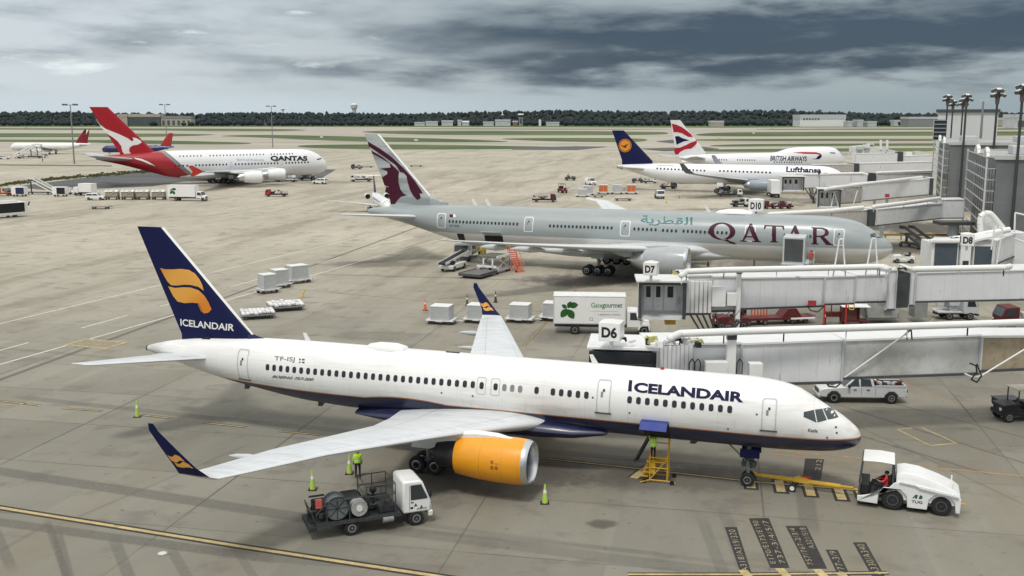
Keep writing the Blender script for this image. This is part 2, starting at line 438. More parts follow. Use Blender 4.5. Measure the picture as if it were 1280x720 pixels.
# apron: up to the far edge of the ramp
edge = [(-200, 198), (100, 190.5), (330, 187.5), (500, 186.8), (700, 187.5), (760, 190), (860, 196), (1000, 192), (1300, 186)]
ap = [(-700, -200), (700, -200)]+[tuple(g(px, py)[:2]) for px, py in edge[::-1]]
ap = [(-900, -200), (900, -200), (900, g(1300, 186).y)]+[tuple(g(px, py)[:2]) for px, py in edge[::-1]]+[(-900, g(-200, 198).y)]
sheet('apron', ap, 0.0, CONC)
def gp(pts): return [tuple(g(px, py)[:2]) for px, py in pts]
# light taxiway and runway concrete beyond the ramp, with mown grass islands between
sheet('taxiway', gp([(-300, 159.2), (400, 158.6), (900, 159.6), (1500, 158.4), (1500, 200), (1000, 200), (500, 200), (-300, 206)]), -.02, RUNW)
isl = [
 [(-300, 160), (100, 160.2), (330, 160.8), (400, 162.5), (330, 164.6), (100, 162), (-300, 162)],
 [(430, 164), (560, 163), (820, 164.4), (838, 166), (830, 168.8), (640, 169.2), (500, 168.2)],
 [(880, 165.5), (1000, 164.8), (1500, 163.4), (1500, 168.8), (1000, 170.4), (862, 170.6)],
 [(930, 160.8), (1500, 160), (1500, 162), (960, 162.6)], [(500, 160.4), (800, 161), (860, 161.8), (700, 162), (520, 161.4)],
 [(-300, 166.4), (100, 166.6), (240, 167.2), (282, 168.4), (200, 171.2), (100, 171.6), (-300, 171.4)],
 [(258, 170), (330, 168.2), (470, 171.2), (560, 173.2), (660, 177.6), (560, 178), (430, 177), (330, 172)],
 [(620, 172.8), (700, 172.2), (800, 172.8), (812, 174.6), (800, 178), (720, 177.4), (640, 175)],
 [(-300, 174.4), (100, 174.4), (200, 175.4), (325, 178.4), (300, 181), (150, 179.6), (100, 177.4), (-300, 177)],
 [(365, 181.2), (480, 180.2), (600, 181.6), (725, 184.2), (660, 186.4), (480, 187.2), (380, 185)],
 [(862, 173.8), (1000, 173.6), (1500, 173), (1500, 175.8), (1000, 176.6), (860, 176.2)],
 [(895, 180.6), (1000, 179.4), (1500, 178.4), (1500, 181.6), (1000, 182.6), (880, 183.6)],
 [(870, 187), (1000, 185.4), (1500, 184), (1500, 188), (950, 190), (860, 189.2)]]
def smooth(P, n=3):
    for _ in range(n): P = [q for a, c in zip(P, P[1:]+P[:1]) for q in ((a[0]*.75+c[0]*.25, a[1]*.75+c[1]*.25), (a[0]*.25+c[0]*.75, a[1]*.25+c[1]*.75))]
    return P
for st in isl: sheet('grass_island', gp(smooth(st)), .02, GRASS)
sheet('service_road', gp([(-200, 203.5), (140, 206.8), (140, 208), (-200, 205)]), .02, ASPH)
sheet('asphalt_pad', gp([(35, 231), (110, 222), (160, 216), (250, 208), (420, 212), (400, 224), (230, 227), (190, 233), (60, 238), (20, 234)]), .02, ASPH)
sheet('asphalt_shoulder', gp([(640, 185.2), (720, 183.0), (760, 183.6), (720, 187.5), (640, 187.0)]), .16, ASPH)
sheet('asphalt_shoulder', gp([(820, 177.0), (850, 173.8), (870, 178), (840, 179)]), .2, ASPH)
sheet('asphalt_shoulder', gp([(800, 186.0), (880, 183.8), (900, 186.4), (830, 189)]), .22, ASPH)
# low weeds between the two ramps on the left
b = MB(); rr = random.Random(3)
for i in range(900):
    t = rr.random(); px = t*190; py = 232-18*t**.8+rr.gauss(0, .9); p = g(px, max(py, 205)); h = rr.uniform(.1, .5)*(2 if rr.random() < .05 else 1); a = rr.random()*pi; w = rr.uniform(.3, 1.1)
    b.add([(p.x-cos(a)*w, p.y-sin(a)*w, 0), (p.x+cos(a)*w, p.y+sin(a)*w, 0), (p.x+cos(a)*w*.5, p.y+sin(a)*w*.5, h), (p.x-cos(a)*w*.6, p.y-sin(a)*w*.6, h*.8)], [(0, 1, 2, 3)])
tag(b.build('weeds', paint('weeds', (.09, .10, .035), .95)), kind='stuff')
# ---- painted lines
def yline(pts, w=.16, bw=.42, dash=None, name='taxi_line'):
    P = [g(*p) for p in pts]
    ribbon(P, bw, .004, BLINE, name+'_border', dash=dash); ribbon(P, w, .008, PINKM, name, dash=dash)
yline([(-60, 625), (300, 683), (545, 720), (760, 752)], .26, .62)
yline([(-10, 500), (50, 507)], .13, .36); yline([(-10, 507), (45, 504)], .08, .1)
yline([(80, 510.5), (128, 514)], .13, .36)
yline([(175, 518.5), (215, 523)], .13, .36); yline([(255, 528.5), (308, 534)], .13, .36); yline([(350, 539), (402, 544)], .13, .36)
yline([(520, 556), (680, 573), (800, 586), (940, 602), (1080, 613)], .16, .42)
yline([(785, 718), (930, 718), (1110, 716)], .16, .4)
yline([(655, 432), (700, 385), (720, 362)], .10, .26)
def wl(pts, w=.14, dash=None): ribbon([g(*p) for p in pts], w, .006, WLINE, 'service_lane_line', dash=dash)
wl([(-20, 409.5), (330, 325), (520, 280), (570, 268)], .22); wl([(-30, 464), (330, 362), (480, 318), (560, 297)], .22)
wl([(-40, 449), (200, 383), (330, 347), (450, 315), (540, 290)], .2, dash=(7, 7))
wl([(700, 302), (1000, 240)], .2); wl([(640, 255), (760, 225), (880, 195)], .3)
# yellow markings right of the nose
yl2 = lambda pts, w=.14: ribbon([g(*p) for p in pts], w, .006, PINKM, 'stand_line')
yl2([(1122, 537), (1163, 557), (1196, 554), (1152, 534.5)]); yl2([(1122, 537), (1140, 535)])
OLINE = paint('worn_orange_line', (.40, .22, .10), .85, var=.3, scale=1.5, grime=.4)
ribbon([g(*p) for p in [(970, 563), (1070, 572), (1160, 584), (1300, 597)]], .16, .006, OLINE, 'stand_line')
ribbon([g(*p) for p in [(960, 567), (1060, 577), (1150, 590)]], .08, .006, OLINE, 'stand_line')
ribbon([g(*p) for p in [(1130, 478), (1180, 500), (1300, 520)]], .08, .006, OLINE, 'stand_line')
yl2([(1148, 420), (1172, 392)], .1)
# drain covers, ground pit and utility box outline
for (px, py, w, h, lab) in ((120, 430, 2.2, 1.2, 'square pit cover with yellow edging on the ramp left of the blue fin'),):
    p = g(px, py); c = empty('pit_cover', lab, 'pit cover', p, radians(-20))
    MB().bb(-w, w, -h, h, .004, .03).build('plate', paint('pit_plate', (.25, .22, .15), .8, var=.3, scale=3), c)
    q = MB(); q.bb(-w-.25, w+.25, -h-.25, -h, .004, .04); q.bb(-w-.25, w+.25, h, h+.25, .004, .04); q.bb(-w-.25, -w, -h, h, .004, .04); q.bb(w, w+.25, -h, h, .004, .04)
    q.build('frame', PINKM, c)
p = g(203, 692); c = empty('manhole_cover', 'round light manhole cover in the ramp at lower left', 'manhole cover', p)
MB().cyl((0, 0, .0), (0, 0, .02), .3, n=20).build('ring', MGREY, c); MB().cyl((0, 0, .02), (0, 0, .03), .2, n=20).build('lid', paint('pale_lid', (.6, .58, .5), .7), c)
# stop boards painted on the ramp
def board(quad, rows, stub=True, tm=PINKM):
    """quad: TL, TR, BR, BL ground pixels; rows of text run down its length"""
    q = [g(*p) for p in quad]
    b = MB(); b.add([(p.x, p.y, .006) for p in q], [(0, 1, 2, 3)]); struct(b.build('stop_board_paint', BLINE))
    n = len(rows)
    for i, tx in enumerate(rows):
        a0, a1 = (i+.22)/n, (i+.78)/n
        L = lambda a, b_: (q[0]*(1-a)+q[1]*a)*(1-b_)+(q[3]*(1-a)+q[2]*a)*b_
        if not tx: continue
        t0, t1 = (.06, .92) if len(tx) > 9 or n == 1 else ((.05, .55) if i else (.42, .96))
        qq = [L(a1, t1), L(a1, t0), L(a0, t0), L(a0, t1)]
        struct(decal('stop_board_text', tm, None, lambda u, v: (u, v, .010), text=tx, quad=[(p.x, p.y) for p in qq], bold=-.012, spacing=1.15))
PALEY = paint('faded_cream_text', (.36, .31, .20), .85, var=.3, scale=4, grime=.4)
board([(906, 659), (921, 659), (940, 719), (927, 720)], ['A318/A319/320'], tm=PALEY)
board([(936, 648), (961, 647.5), (987, 710), (963, 710)], ['E170/E175/E190', '737-3/4/5/7'], tm=PALEY)
board([(982, 657.5), (1008, 657.5), (1034, 711), (1010, 711)], ['757/767-2/3/4', 'A321/S18'], tm=PALEY)
board([(1032, 687), (1047, 687.5), (1063, 720), (1048, 720)], ['777-3/9'], tm=PALEY)
board([(1066, 678), (1082, 678), (1107, 722), (1091, 722)], ['A330/A340'], tm=PALEY)
board([(1006.5, 573), (1030, 574), (1026, 600), (1003, 599)], ['', '212'], tm=PALEY)
for px in (938, 975, 1012, 1050, 1078):                                    # cross bars on the lead-in line
    p = g(px, 603+(px-938)*.125)
    for w, z, m in ((1.05, .007, BLINE), (.62, .011, PINKM)):
        b = MB(); d = Vector((cos(radians(80)), sin(radians(80)), 0)); n = Vector((d.y, -d.x, 0))
        L = 1.2 if w > .8 else .95; A = [p-d*L-n*w/2*.8, p-d*L+n*w/2*.8, p+d*L*.95+n*w/2*.8, p+d*L*.95-n*w/2*.8]
        b.add([(v.x, v.y, z) for v in A], [(0, 1, 2, 3)]); struct(b.build('stop_bar_paint', m))
for px, py in ((805, 589),):
    p = g(px-3, py+1); d = Vector((cos(radians(60)), sin(radians(60)), 0)); n = Vector((d.y, -d.x, 0))
    for w, z, m in ((.8, .007, BLINE), (.5, .011, PINKM)):
        A = [p-d*1.2-n*w/2, p-d*1.2+n*w/2, p+d*1.2+n*w/2, p+d*1.2-n*w/2]; b = MB(); b.add([(v.x, v.y, z) for v in A], [(0, 1, 2, 3)]); struct(b.build('stop_bar_paint', m))
for px, py in ((286+0, 1), (930, 714), (976, 712), (1023, 713), (1054, 719)):
    if py < 10: continue
    p = g(px+1, py+2); b = MB(); b.add([(p.x-.10, p.y-.55, .012), (p.x+.32, p.y-.55, .012), (p.x+.18, p.y+.28, .012), (p.x-.26, p.y+.28, .012)], [(0, 1, 2, 3)]); struct(b.build('stop_bar_paint', PINKM))
# ================================================================ aircraft
def pchip(xs, ys):
    n = len(xs); h = [xs[i+1]-xs[i] for i in range(n-1)]; d = [(ys[i+1]-ys[i])/h[i] for i in range(n-1)]
    m = [d[0]]+[0 if d[i-1]*d[i] <= 0 else 3*(h[i-1]+h[i])/((2*h[i]+h[i-1])/d[i-1]+(h[i]+2*h[i-1])/d[i]) for i in range(1, n-1)]+[d[-1]]
    def f(x):
        if x <= xs[0]: return ys[0]
        if x >= xs[-1]: return ys[-1]
        i = max(k for k in range(n-1) if xs[k] <= x); t = (x-xs[i])/h[i]
        return ((1+2*t)*(1-t)**2*ys[i]+t*(1-t)**2*h[i]*m[i]+t*t*(3-2*t)*ys[i+1]+t*t*(t-1)*h[i]*m[i+1])
    return f
class Plane:
    def __init__(s, name, label, pose, st, n=48):
        s.nx, s.ny, s.a = pose[0], pose[1], radians(pose[2]); s.st = st
        s.root = empty(name, label, 'airliner', (s.nx, s.ny, 0), s.a+pi)
        s.zt, s.zb, s.hw = [pchip([q[0] for q in st], [q[k] for q in st]) for k in (1, 2, 3)]
        s.L = st[-1][0]
    def zc(s, x): return (s.zt(x)+s.zb(x))/2
    def surf(s, x, z, off=.012):
        """point on the starboard skin at station x and height z"""
        zc = s.zc(x); rz = max(.05, (s.zt(x)-s.zb(x))/2); k = max(-.999, min(.999, (z-zc)/rz)); th = asin(k)
        hw = s.hw(x)
        return Vector((x, hw*cos(th)+off*cos(th), zc+rz*sin(th)+off*sin(th)))
    def ang(s, x, th, off=.012):
        zc = s.zc(x); rz = (s.zt(x)-s.zb(x))/2; th = radians(th)
        return Vector((x, (s.hw(x)+off)*cos(th), zc+(rz+off)*sin(th)))
    def toloc(s, q):
        dx, dy = q[0]-s.nx, q[1]-s.ny
        return Vector((-(dx*cos(s.a)+dy*sin(s.a)), dx*sin(s.a)-dy*cos(s.a), q[2]))
    def pl(s, px, py, w=0.):
        """where a line of sight meets the vertical plane y=w of the aircraft"""
        d = ray(px, py); o = s.toloc((0, 0, CAMH)); e = s.toloc(Vector((d.x, d.y, 0))+Vector((s.nx, s.ny, 0))); e.z = d.z
        t = (w-o.y)/e.y; return o+e*t
    def sk(s, px, py):
        """where a line of sight meets the skin: station and height"""
        w = max(s.hw(s.L*.5), .5)*.9; p = s.pl(px, py, w)
        for _ in range(12):
            w = .5*w+.5*s.surf(min(max(p.x, .05), s.L-.05), p.z, 0).y; p = s.pl(px, py, w)
        return (p.x, p.z)
    def fus(s, mat, n=48, name='fuselage', seg=90):
        b = MB(); rings = []
        xs = [s.L*(i/seg) for i in range(seg+1)]
        xs = sorted(set([s.L*.06*(i/18)**2 for i in range(19)]+[s.L*(.06+.94*i/seg) for i in range(1, seg+1)]))
        for x in xs:
            zc = s.zc(x); rz = max(.01, (s.zt(x)-s.zb(x))/2); hw = max(.01, s.hw(x))
            rings.append([(x, hw*cos(2*pi*i/n), zc+rz*sin(2*pi*i/n)) for i in range(n)])
        b.loft(rings); s.f = b.build(name, mat, s.root, ang=40); return s.f
    def airfoil(s, secs, name, mats, parent=None, mirror=False, n=12, camber=.0, loc=None):
        """secs: (x, y, z, chord, thickness, cant degrees)"""
        b = MB(); rings = []; uv = []
        cs = [(1-cos(pi*i/n))/2 for i in range(n+1)]
        for k, (x, y, z, c, t, cant) in enumerate(secs):
            ca = radians(cant); nv = Vector((0, -sin(ca), cos(ca))); R = []
            up = [(q, 5*t*(.2969*sqrt(q)-.126*q-.3516*q*q+.2843*q**3-.1015*q**4)+camber*4*q*(1-q)) for q in cs]
            lo = [(q, -5*t*(.2969*sqrt(q)-.126*q-.3516*q*q+.2843*q**3-.1015*q**4)+camber*4*q*(1-q)) for q in cs]
            for q, v in up[::-1]+lo[1:-1]:
                p = Vector((x+q*c, y, z))+nv*v*c
                if mirror: p.y = -p.y
                R.append(p); uv.append((q, k/(len(secs)-1)))
            rings.append(R)
        b.loft(rings); b.uv = uv
        return b.build(name, mats, parent or s.root, ang=50)
    def engine(s, x, y, z, L, R, mat, tail=1.0, wingz=None, pyl=None, lipm=SILVER, core=DGREY, mirror=False, cone=True, pm=None):
        y = -y if mirror else y
        b = MB(); b.lathe([(.075*L, R*.975), (.22*L, R), (.42*L, R*1.0), (.68*L, R*.955), (.88*L, R*.88), (L, R*.82), (L, R*.785), (.8*L, R*.76)], (x, y, z), 'x', 40)
        e = b.build('engine', mat, s.root, ang=40)
        b = MB(); b.lathe([(.26*L, R*.77), (.12*L, R*.775), (.045*L, R*.80), (.01*L, R*.845), (0, R*.88), (.012*L, R*.915), (.04*L, R*.95), (.075*L, R*.976)], (x, y, z), 'x', 40)
        b.build('inlet_lip', lipm, e, ang=60)
        b = MB(); b.lathe([(.26*L, R*.78), (.262*L, R*.2), (.17*L, R*.14), (.10*L, .01)], (x, y, z), 'x', 32)
        for i in range(22):
            a = 2*pi*i/22; u = Vector((0, cos(a), sin(a))); v = Vector((0, -sin(a), cos(a))); o = Vector((x, y, z))
            p = [o+Vector((.235*L, 0, 0))+u*R*.2, o+Vector((.255*L, 0, 0))+u*R*.2+v*R*.05, o+Vector((.25*L, 0, 0))+u*R*.76+v*R*.17, o+Vector((.225*L, 0, 0))+u*R*.76+v*R*.04]
            b.add(p, [(0, 1, 2, 3)])
        b.build('fan', paint('fan_blades', (.10, .10, .11), .35, .6), e)
        b = MB(); b.lathe([(.75*L, R*.70), (L, R*.70), (L+tail*.5, R*.64), (L+tail, R*.52), (L+tail, R*.49), (L*.9, R*.5)], (x, y, z), 'x', 32, c1=False)
        if cone: b.lathe([(L*.9, R*.36), (L+tail*.9, R*.33), (L+tail*1.45, R*.10), (L+tail*1.5, .01)], (x, y, z), 'x', 24)
        b.build('exhaust_nozzle', core, e, ang=50)
        if pyl:
            b = MB(); rings = []
            for (px_, z0, z1, w) in pyl:      # station, underside, top, half width
                rings.append([(px_, y-w, z0), (px_, y+w, z0), (px_, y+w, z1-w*.5), (px_, y+w*.5, z1), (px_, y-w*.5, z1), (px_, y-w, z1-w*.5)])
            b.loft(rings); b.build('pylon', pm or mat, e, ang=35)
        return e
    def window(s, cache, x, z, w, h, mat=GLASS, frame=None):
        """one cabin window laid on the skin; neighbours on the same section share the mesh"""
        p = s.surf(x, z, .014)
        key = (round(s.zc(x), 2), round(s.hw(x), 2), round(s.zt(x), 2), round(z, 2))
        if key not in cache:
            me = flat_mesh([rrect(0, 0, w, h, w*.42, 3)]); bm = bmesh.new(); bm.from_mesh(me); bpy.data.meshes.remove(me)
            for v in bm.verts:
                q = s.surf(x, z+v.co.y, .016); v.co = Vector((v.co.x, q.y-p.y, q.z-p.z))
            me = bpy.data.meshes.new('cabin_window'); bm.to_mesh(me); bm.free(); me.materials.append(mat)
            if frame:
                o_ = frame
            cache[key] = me
        o = bpy.data.objects.new('cabin_window', cache[key]); COL.objects.link(o); o.parent = s.root; o.location = p
        return o
    def windows(s, cache, a, b, pitch, w, h, mat=GLASS, n=None):
        p, q = s.sk(*a), s.sk(*b); L = abs(q[0]-p[0]); n = n or max(1, round(L/pitch)+1)
        for i in range(n):
            t = i/(n-1) if n > 1 else 0
            s.window(cache, p[0]+(q[0]-p[0])*t, p[1]+(q[1]-p[1])*t, w, h, mat)
    def door(s, quad, mat=LGREY, lw=.07, sill=True, win=True, handle=True, name='passenger_door', fill=None):
        """quad: BL, BR, TR, TL in pixels"""
        q = [s.sk(*p) for p in quad]; x0 = (q[0][0]+q[3][0])/2; x1 = (q[1][0]+q[2][0])/2; z0 = (q[0][1]+q[1][1])/2; z1 = (q[2][1]+q[3][1])/2
        cx, cz, w, h = (x0+x1)/2, (z0+z1)/2, abs(x1-x0), abs(z1-z0)
        fn = lambda u, v: s.surf(u, v, .016)
        d = decal(name, mat, s.root, fn, polys=[rrect(cx, cz, w, h, w*.18), rrect(cx, cz, w-lw*2, h-lw*2, w*.14, rev=True)], step=.35)
        if win: decal('door_window', GLASS, d, lambda u, v: s.surf(u, v, .02), polys=[rrect(cx, cz+h*.2, w*.16, w*.2, w*.07)])
        if handle:
            decal('handle', MGREY, d, lambda u, v: s.surf(u, v, .02), polys=[rrect(cx+w*.12, cz+h*.08, w*.16, h*.16, .02), ])
        if sill:
            b = MB(); p, r = s.surf(cx-w*.58, cz-h*.5, .0), s.surf(cx+w*.58, cz-h*.5, .0); b.bar(p+Vector((0, 0, .02)), r+Vector((0, 0, .02)), .16, .08); b.build('sill', DGREY, d)
        return d
    def text(s, txt, quad, mat, bold=.0, shear=0, spacing=1., step=.3, name='lettering', off=.018):
        q = [s.sk(*p) for p in quad]
        return decal(name, mat, s.root, lambda u, v: s.surf(u, v, off), text=txt, quad=q, bold=bold, shear=shear, spacing=spacing, step=step)
    def poly(s, pts, mat, name='emblem', step=.3, off=.018, parent=None):
        return decal(name, mat, parent or s.root, lambda u, v: s.surf(u, v, off), polys=[[s.sk(*p) for p in P] for P in pts], step=step)
    def fin(s, TEt, LEt, LEb, TEb, mat, fillet=None, t=.10, zroot=None, extra=None):
        """vertical tail from four pixels (top trailing, top leading, root leading, root trailing)"""
        a, b_, c, d = [s.pl(*p, 0.) for p in (TEt, LEt, LEb, TEb)]
        s.fq = (a, b_, c, d); zr = (c.z+d.z)/2
        secs = []
        for k in range(9):
            u = k/8; le = c.lerp(b_, u); te = d.lerp(a, u); z = zr+(((a.z+b_.z)/2)-zr)*u
            secs.append((le.x, 0, z, te.x-le.x, t*(1-.25*u), 90))
        lo = secs[0]; secs.insert(0, (lo[0]-.2, 0, lo[2]-1.2, lo[3]+.2, t, 90))
        s.fsecs = secs
        f = s.airfoil(secs, 'vertical_tail', mat); s.finobj = f
        if fillet:
            e = s.pl(*fillet, 0.); b = MB()
            m = c.lerp(b_, .02)
            rings = []
            for k in range(9):
                u = k/8; x = e.x+(c.x+.6-e.x)*u; ztop = e.z-.12+(m.z-e.z+.05)*(u**2.0); w = .04+.16*u
                rings.append([(x, -w*2.4, e.z-.7), (x, w*2.4, e.z-.7), (x, w, ztop-.1), (x, 0, ztop+.05), (x, -w, ztop-.1)])
            b.loft(rings); b.build('dorsal_fillet', mat, f, ang=60)
        return f
    def finy(s, x, z, off=.02):
        S = s.fsecs; z = min(max(z, S[0][2]), S[-1][2])
        for k in range(len(S)-1):
            if z <= S[k+1][2] or k == len(S)-2:
                u = (z-S[k][2])/(S[k+1][2]-S[k][2]); break
        x0 = S[k][0]*(1-u)+S[k+1][0]*u; c = S[k][3]*(1-u)+S[k+1][3]*u; t = S[k][4]*(1-u)+S[k+1][4]*u
        q = min(max((x-x0)/c, 0.0), 1.0)
        return 5*t*(.2969*sqrt(q)-.126*q-.3516*q*q+.2843*q**3-.1015*q**4)*c+off
    def findecal(s, polys=None, text=None, quad=None, mat=None, name='fin_emblem', bold=0, off=.02, step=.4):
        cv = lambda p: (lambda q: (q.x, q.z))(s.pl(p[0], p[1], .25))
        fn = lambda u, v: (u, s.finy(u, v, off), v)
        return decal(name, mat, s.finobj, fn, polys=[[cv(p) for p in P] for P in polys] if polys else None, text=text, quad=[cv(p) for p in quad] if quad else None, bold=bold, step=step)
    def gear(s, x, y, r, w, axles, track, ztop, name='main_landing_gear', strut=.16, tilt=0, doors=True, dm=None):
        """bogie: axles at the given offsets, wheels either side of the strut"""
        b = MB(); b.cyl((x, y, r*1.2), (x, y, ztop), strut, strut*1.25, 14); b.cyl((x, y, r*.9), (x, y, r*2.6), strut*.75, n=12)
        if len(axles) > 1: b.bar((x+axles[0], y, r), (x+axles[-1], y, r), strut*1.3, strut*1.5)
        for a in axles: b.cyl((x+a, y-track/2-w*.3, r), (x+a, y+track/2+w*.3, r), strut*.5, n=10)
        b.bar((x, y, ztop*.55), (x+ztop*.5, y, ztop), strut*.8); b.bar((x-.02, y-strut, r*2.2), (x-strut*2.6, y-strut, ztop*.62), strut*.5); b.bar((x-.02, y+strut, r*2.2), (x-strut*2.6, y+strut, ztop*.62), strut*.5)
        gr = b.build(name, paint('gear_grey', (.24, .25, .26), .45, .3, var=.2, scale=4, grime=.5), s.root)
        for a in axles:
            for sd_ in (-1, 1): wheel(gr, x+a, y+sd_*track/2, r, w, 'wheel')
        if doors:
            b = MB(); sy = 1 if y >= 0 else -1
            if abs(y) < .5:
                for q in (-1, 1): b.box((x-.1, q*(track/2+.28), ztop-.35), (1.1, .05, .5), rx=q*.12)
            else: b.box((x, y+sy*(track/2+.1), ztop-.75), (1.7, .06, 1.1), rx=sy*.1)
            b.build('gear_door', dm or WHITE, gr, bevel=.02)
        return gr
def wingmat(name, c, le=(.62, .64, .66), lec=.055, flap=.72, lines=12):
    def fn(nt, x, y, z, t):
        u, v, _ = sep(nt, t.outputs['UV'])
        n = noise(nt, comb(nt, x*.4, y*2.0, z), 1.2, 5, .6)
        base = mixc(nt, n.sm(.3, .7), (c[0]*.86, c[1]*.87, c[2]*.88), (c[0]*1.06, c[1]*1.06, c[2]*1.06))
        base = mixc(nt, u.lt(lec), base, le)
        fl = (u-flap).ab().lt(.0045).mx((u-.14).ab().lt(.0035))
        sp = ((v*lines).fr()-.5).ab().gt(.488)*u.gt(.05)
        st = noise(nt, comb(nt, u*3, v*60., 0.), 3.0, 4, .6).sm(.52, .75)*u.gt(.4)*.22
        base = mixc(nt, fl*.55, base, (.12, .12, .13)); base = mixc(nt, sp*.22, base, (.2, .2, .2))
        return mixc(nt, st, base, (.25, .23, .2))
    return fmat(name, fn, .38, .0, .15)
def quadp(x0, y0, x1, y1, dy=0): return [(x0, y1), (x1, y1+dy), (x1, y0+dy), (x0, y0)]
def zoomp(pts, ox, oy, k=4.): return [(ox+x/k, oy+y/k) for x, y in pts]
# ---------------------------------------------------------------- 1. the navy, white and yellow twinjet in front
def liv757(nt, x, y, z, t):
    n = noise(nt, comb(nt, x*.3, y, z*2.5), .9, 6, .65)
    w = mixc(nt, n.sm(.45, .75)*.5, (.80, .80, .79), (.58, .56, .53))
    seam = ((x/2.54).fr()-.5).ab().gt(.4955)
    lap = (z-5.3).ab().lt(.012).mx((z-4.05).ab().lt(.010)); rv = ((x*6.).fr().lt(.35))*((x/2.54).fr()-.5).ab().gt(.49)
    st = noise(nt, comb(nt, x*2.2, y, z*.35), 1.6, 5, .7)
    w = mixc(nt, st.sm(.52, .75)*(z.sm(5.2, 3.4))*.30, w, (.36, .33, .28))
    w = mixc(nt, x.sm(43.5, 47.)*.45*n.sm(.3, .6), w, (.25, .23, .21))
    w = mixc(nt, seam*.22, w, (.25, .25, .25)); w = mixc(nt, lap*.14, w, (.25, .25, .25))
    zl = 3.50+(x-24.).mx(0.)*(29.5-x).mx(0.)*.03+(x-33.).mx(0.)*.012
    low = z.lt(zl)*x.lt(43.); lo2 = z.lt(zl+.07)*x.lt(43.)
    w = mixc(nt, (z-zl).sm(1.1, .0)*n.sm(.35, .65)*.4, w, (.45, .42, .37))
    c = mixc(nt, lo2, w, (.42, .14, .02))
    return mixc(nt, low, c, mixc(nt, n.sm(.35, .7), (.008, .012, .055), (.03, .032, .07)))
P1 = Plane('airliner', 'large white airliner in the foreground with navy fin, navy belly and yellow engine', (19.26, 53.97, -18.63),
  [(0, 3.55, 3.33, .03), (.12, 3.84, 3.08, .36), (.5, 4.22, 2.84, .74), (1.1, 4.66, 2.66, 1.08), (1.9, 5.12, 2.54, 1.38), (2.5, 5.46, 2.50, 1.53), (3.4, 5.98, 2.45, 1.70), (4.6, 6.28, 2.41, 1.82), (6.4, 6.43, 2.39, 1.88), (30.5, 6.45, 2.36, 1.88),
   (34, 6.45, 2.52, 1.80), (38, 6.40, 3.02, 1.50), (41.5, 6.22, 3.60, 1.10), (44.5, 5.84, 4.30, .68), (46.5, 5.42, 4.80, .32), (46.95, 5.28, 4.9, .2)])
P1.fus(fmat('livery_white_navy_belly', liv757))
b = MB(); b.lathe([(46.9, .2), (47.08, .19), (47.1, .13), (46.9, .12)], (0, 0, 5.09), 'x', 16, False, True); b.build('exhaust_outlet', DGREY, P1.root)
WM1 = wingmat('wing_grey', (.60, .625, .64))
f = P1.fin((171.5, 283), (204.5, 284), (322, 418), (227.5, 424), NAVY, fillet=(342, 423.5))
b = MB(); S = P1.fsecs                                                         # bright leading edge
for k in range(1, len(S)-1):
    A, B = S[k], S[k+1]; b.loft([[(q[0]-.05, 0, q[2]), (q[0]+.12, .11, q[2]), (q[0]+.2, 0, q[2]), (q[0]+.12, -.11, q[2])] for q in (A, B)])
b.build('leading_edge', WHITE, f)
Z = lambda pts: zoomp(pts, 80, 270)
def orangel(nt, x, y, z, t):
    return mixc(nt, (x*.55+z*.9).op('SINE').sm(-.8, .9), (.66, .20, .008), (.74, .36, .06))
ORL = fmat('emblem_orange', orangel, .4)
P1.findecal([Z([(472, 262), (500, 268), (540, 268), (580, 265), (620, 270), (650, 288), (672, 315), (688, 345), (697, 374), (670, 355), (635, 346), (600, 344), (560, 349), (530, 348), (510, 330), (492, 300)])], mat=ORL, name='fin_emblem')
P1.findecal([Z([(513, 354), (550, 361), (590, 357), (630, 358), (670, 371), (700, 398), (722, 432), (738, 466), (722, 484), (700, 487), (686, 476), (672, 437), (640, 434), (600, 437), (562, 430), (538, 402)])], mat=ORL, name='fin_emblem')
P1.findecal([Z([(668, 440), (678, 441), (694, 478), (686, 480)])], mat=paint('emblem_shade', (.35, .15, .02), .5), name='fin_emblem', off=.03)
P1.findecal(text='ICELANDAIR', quad=Z([(574, 551), (851, 575), (853, 541), (573, 516)]), mat=WHITE, bold=.02, name='fin_lettering')
b = MB(); q = P1.pl(258, 426, .3); b.box((q.x, .35, q.z), (.7, .05, .5), ry=.4, rx=.3); b.build('fin_root_vent', BLACK, f)
for s_ in (1, -1):
    P1.airfoil([(41.2, .7, 4.95, 4.4, .10, -4), (41.9, 1.6, 5.05, 3.6, .10, -7), (45.6, 7.1, 5.62, 1.55, .09, -7), (46.0, 7.35, 5.65, 1.0, .06, -7)], 'tailplane', WM1, mirror=s_ < 0)
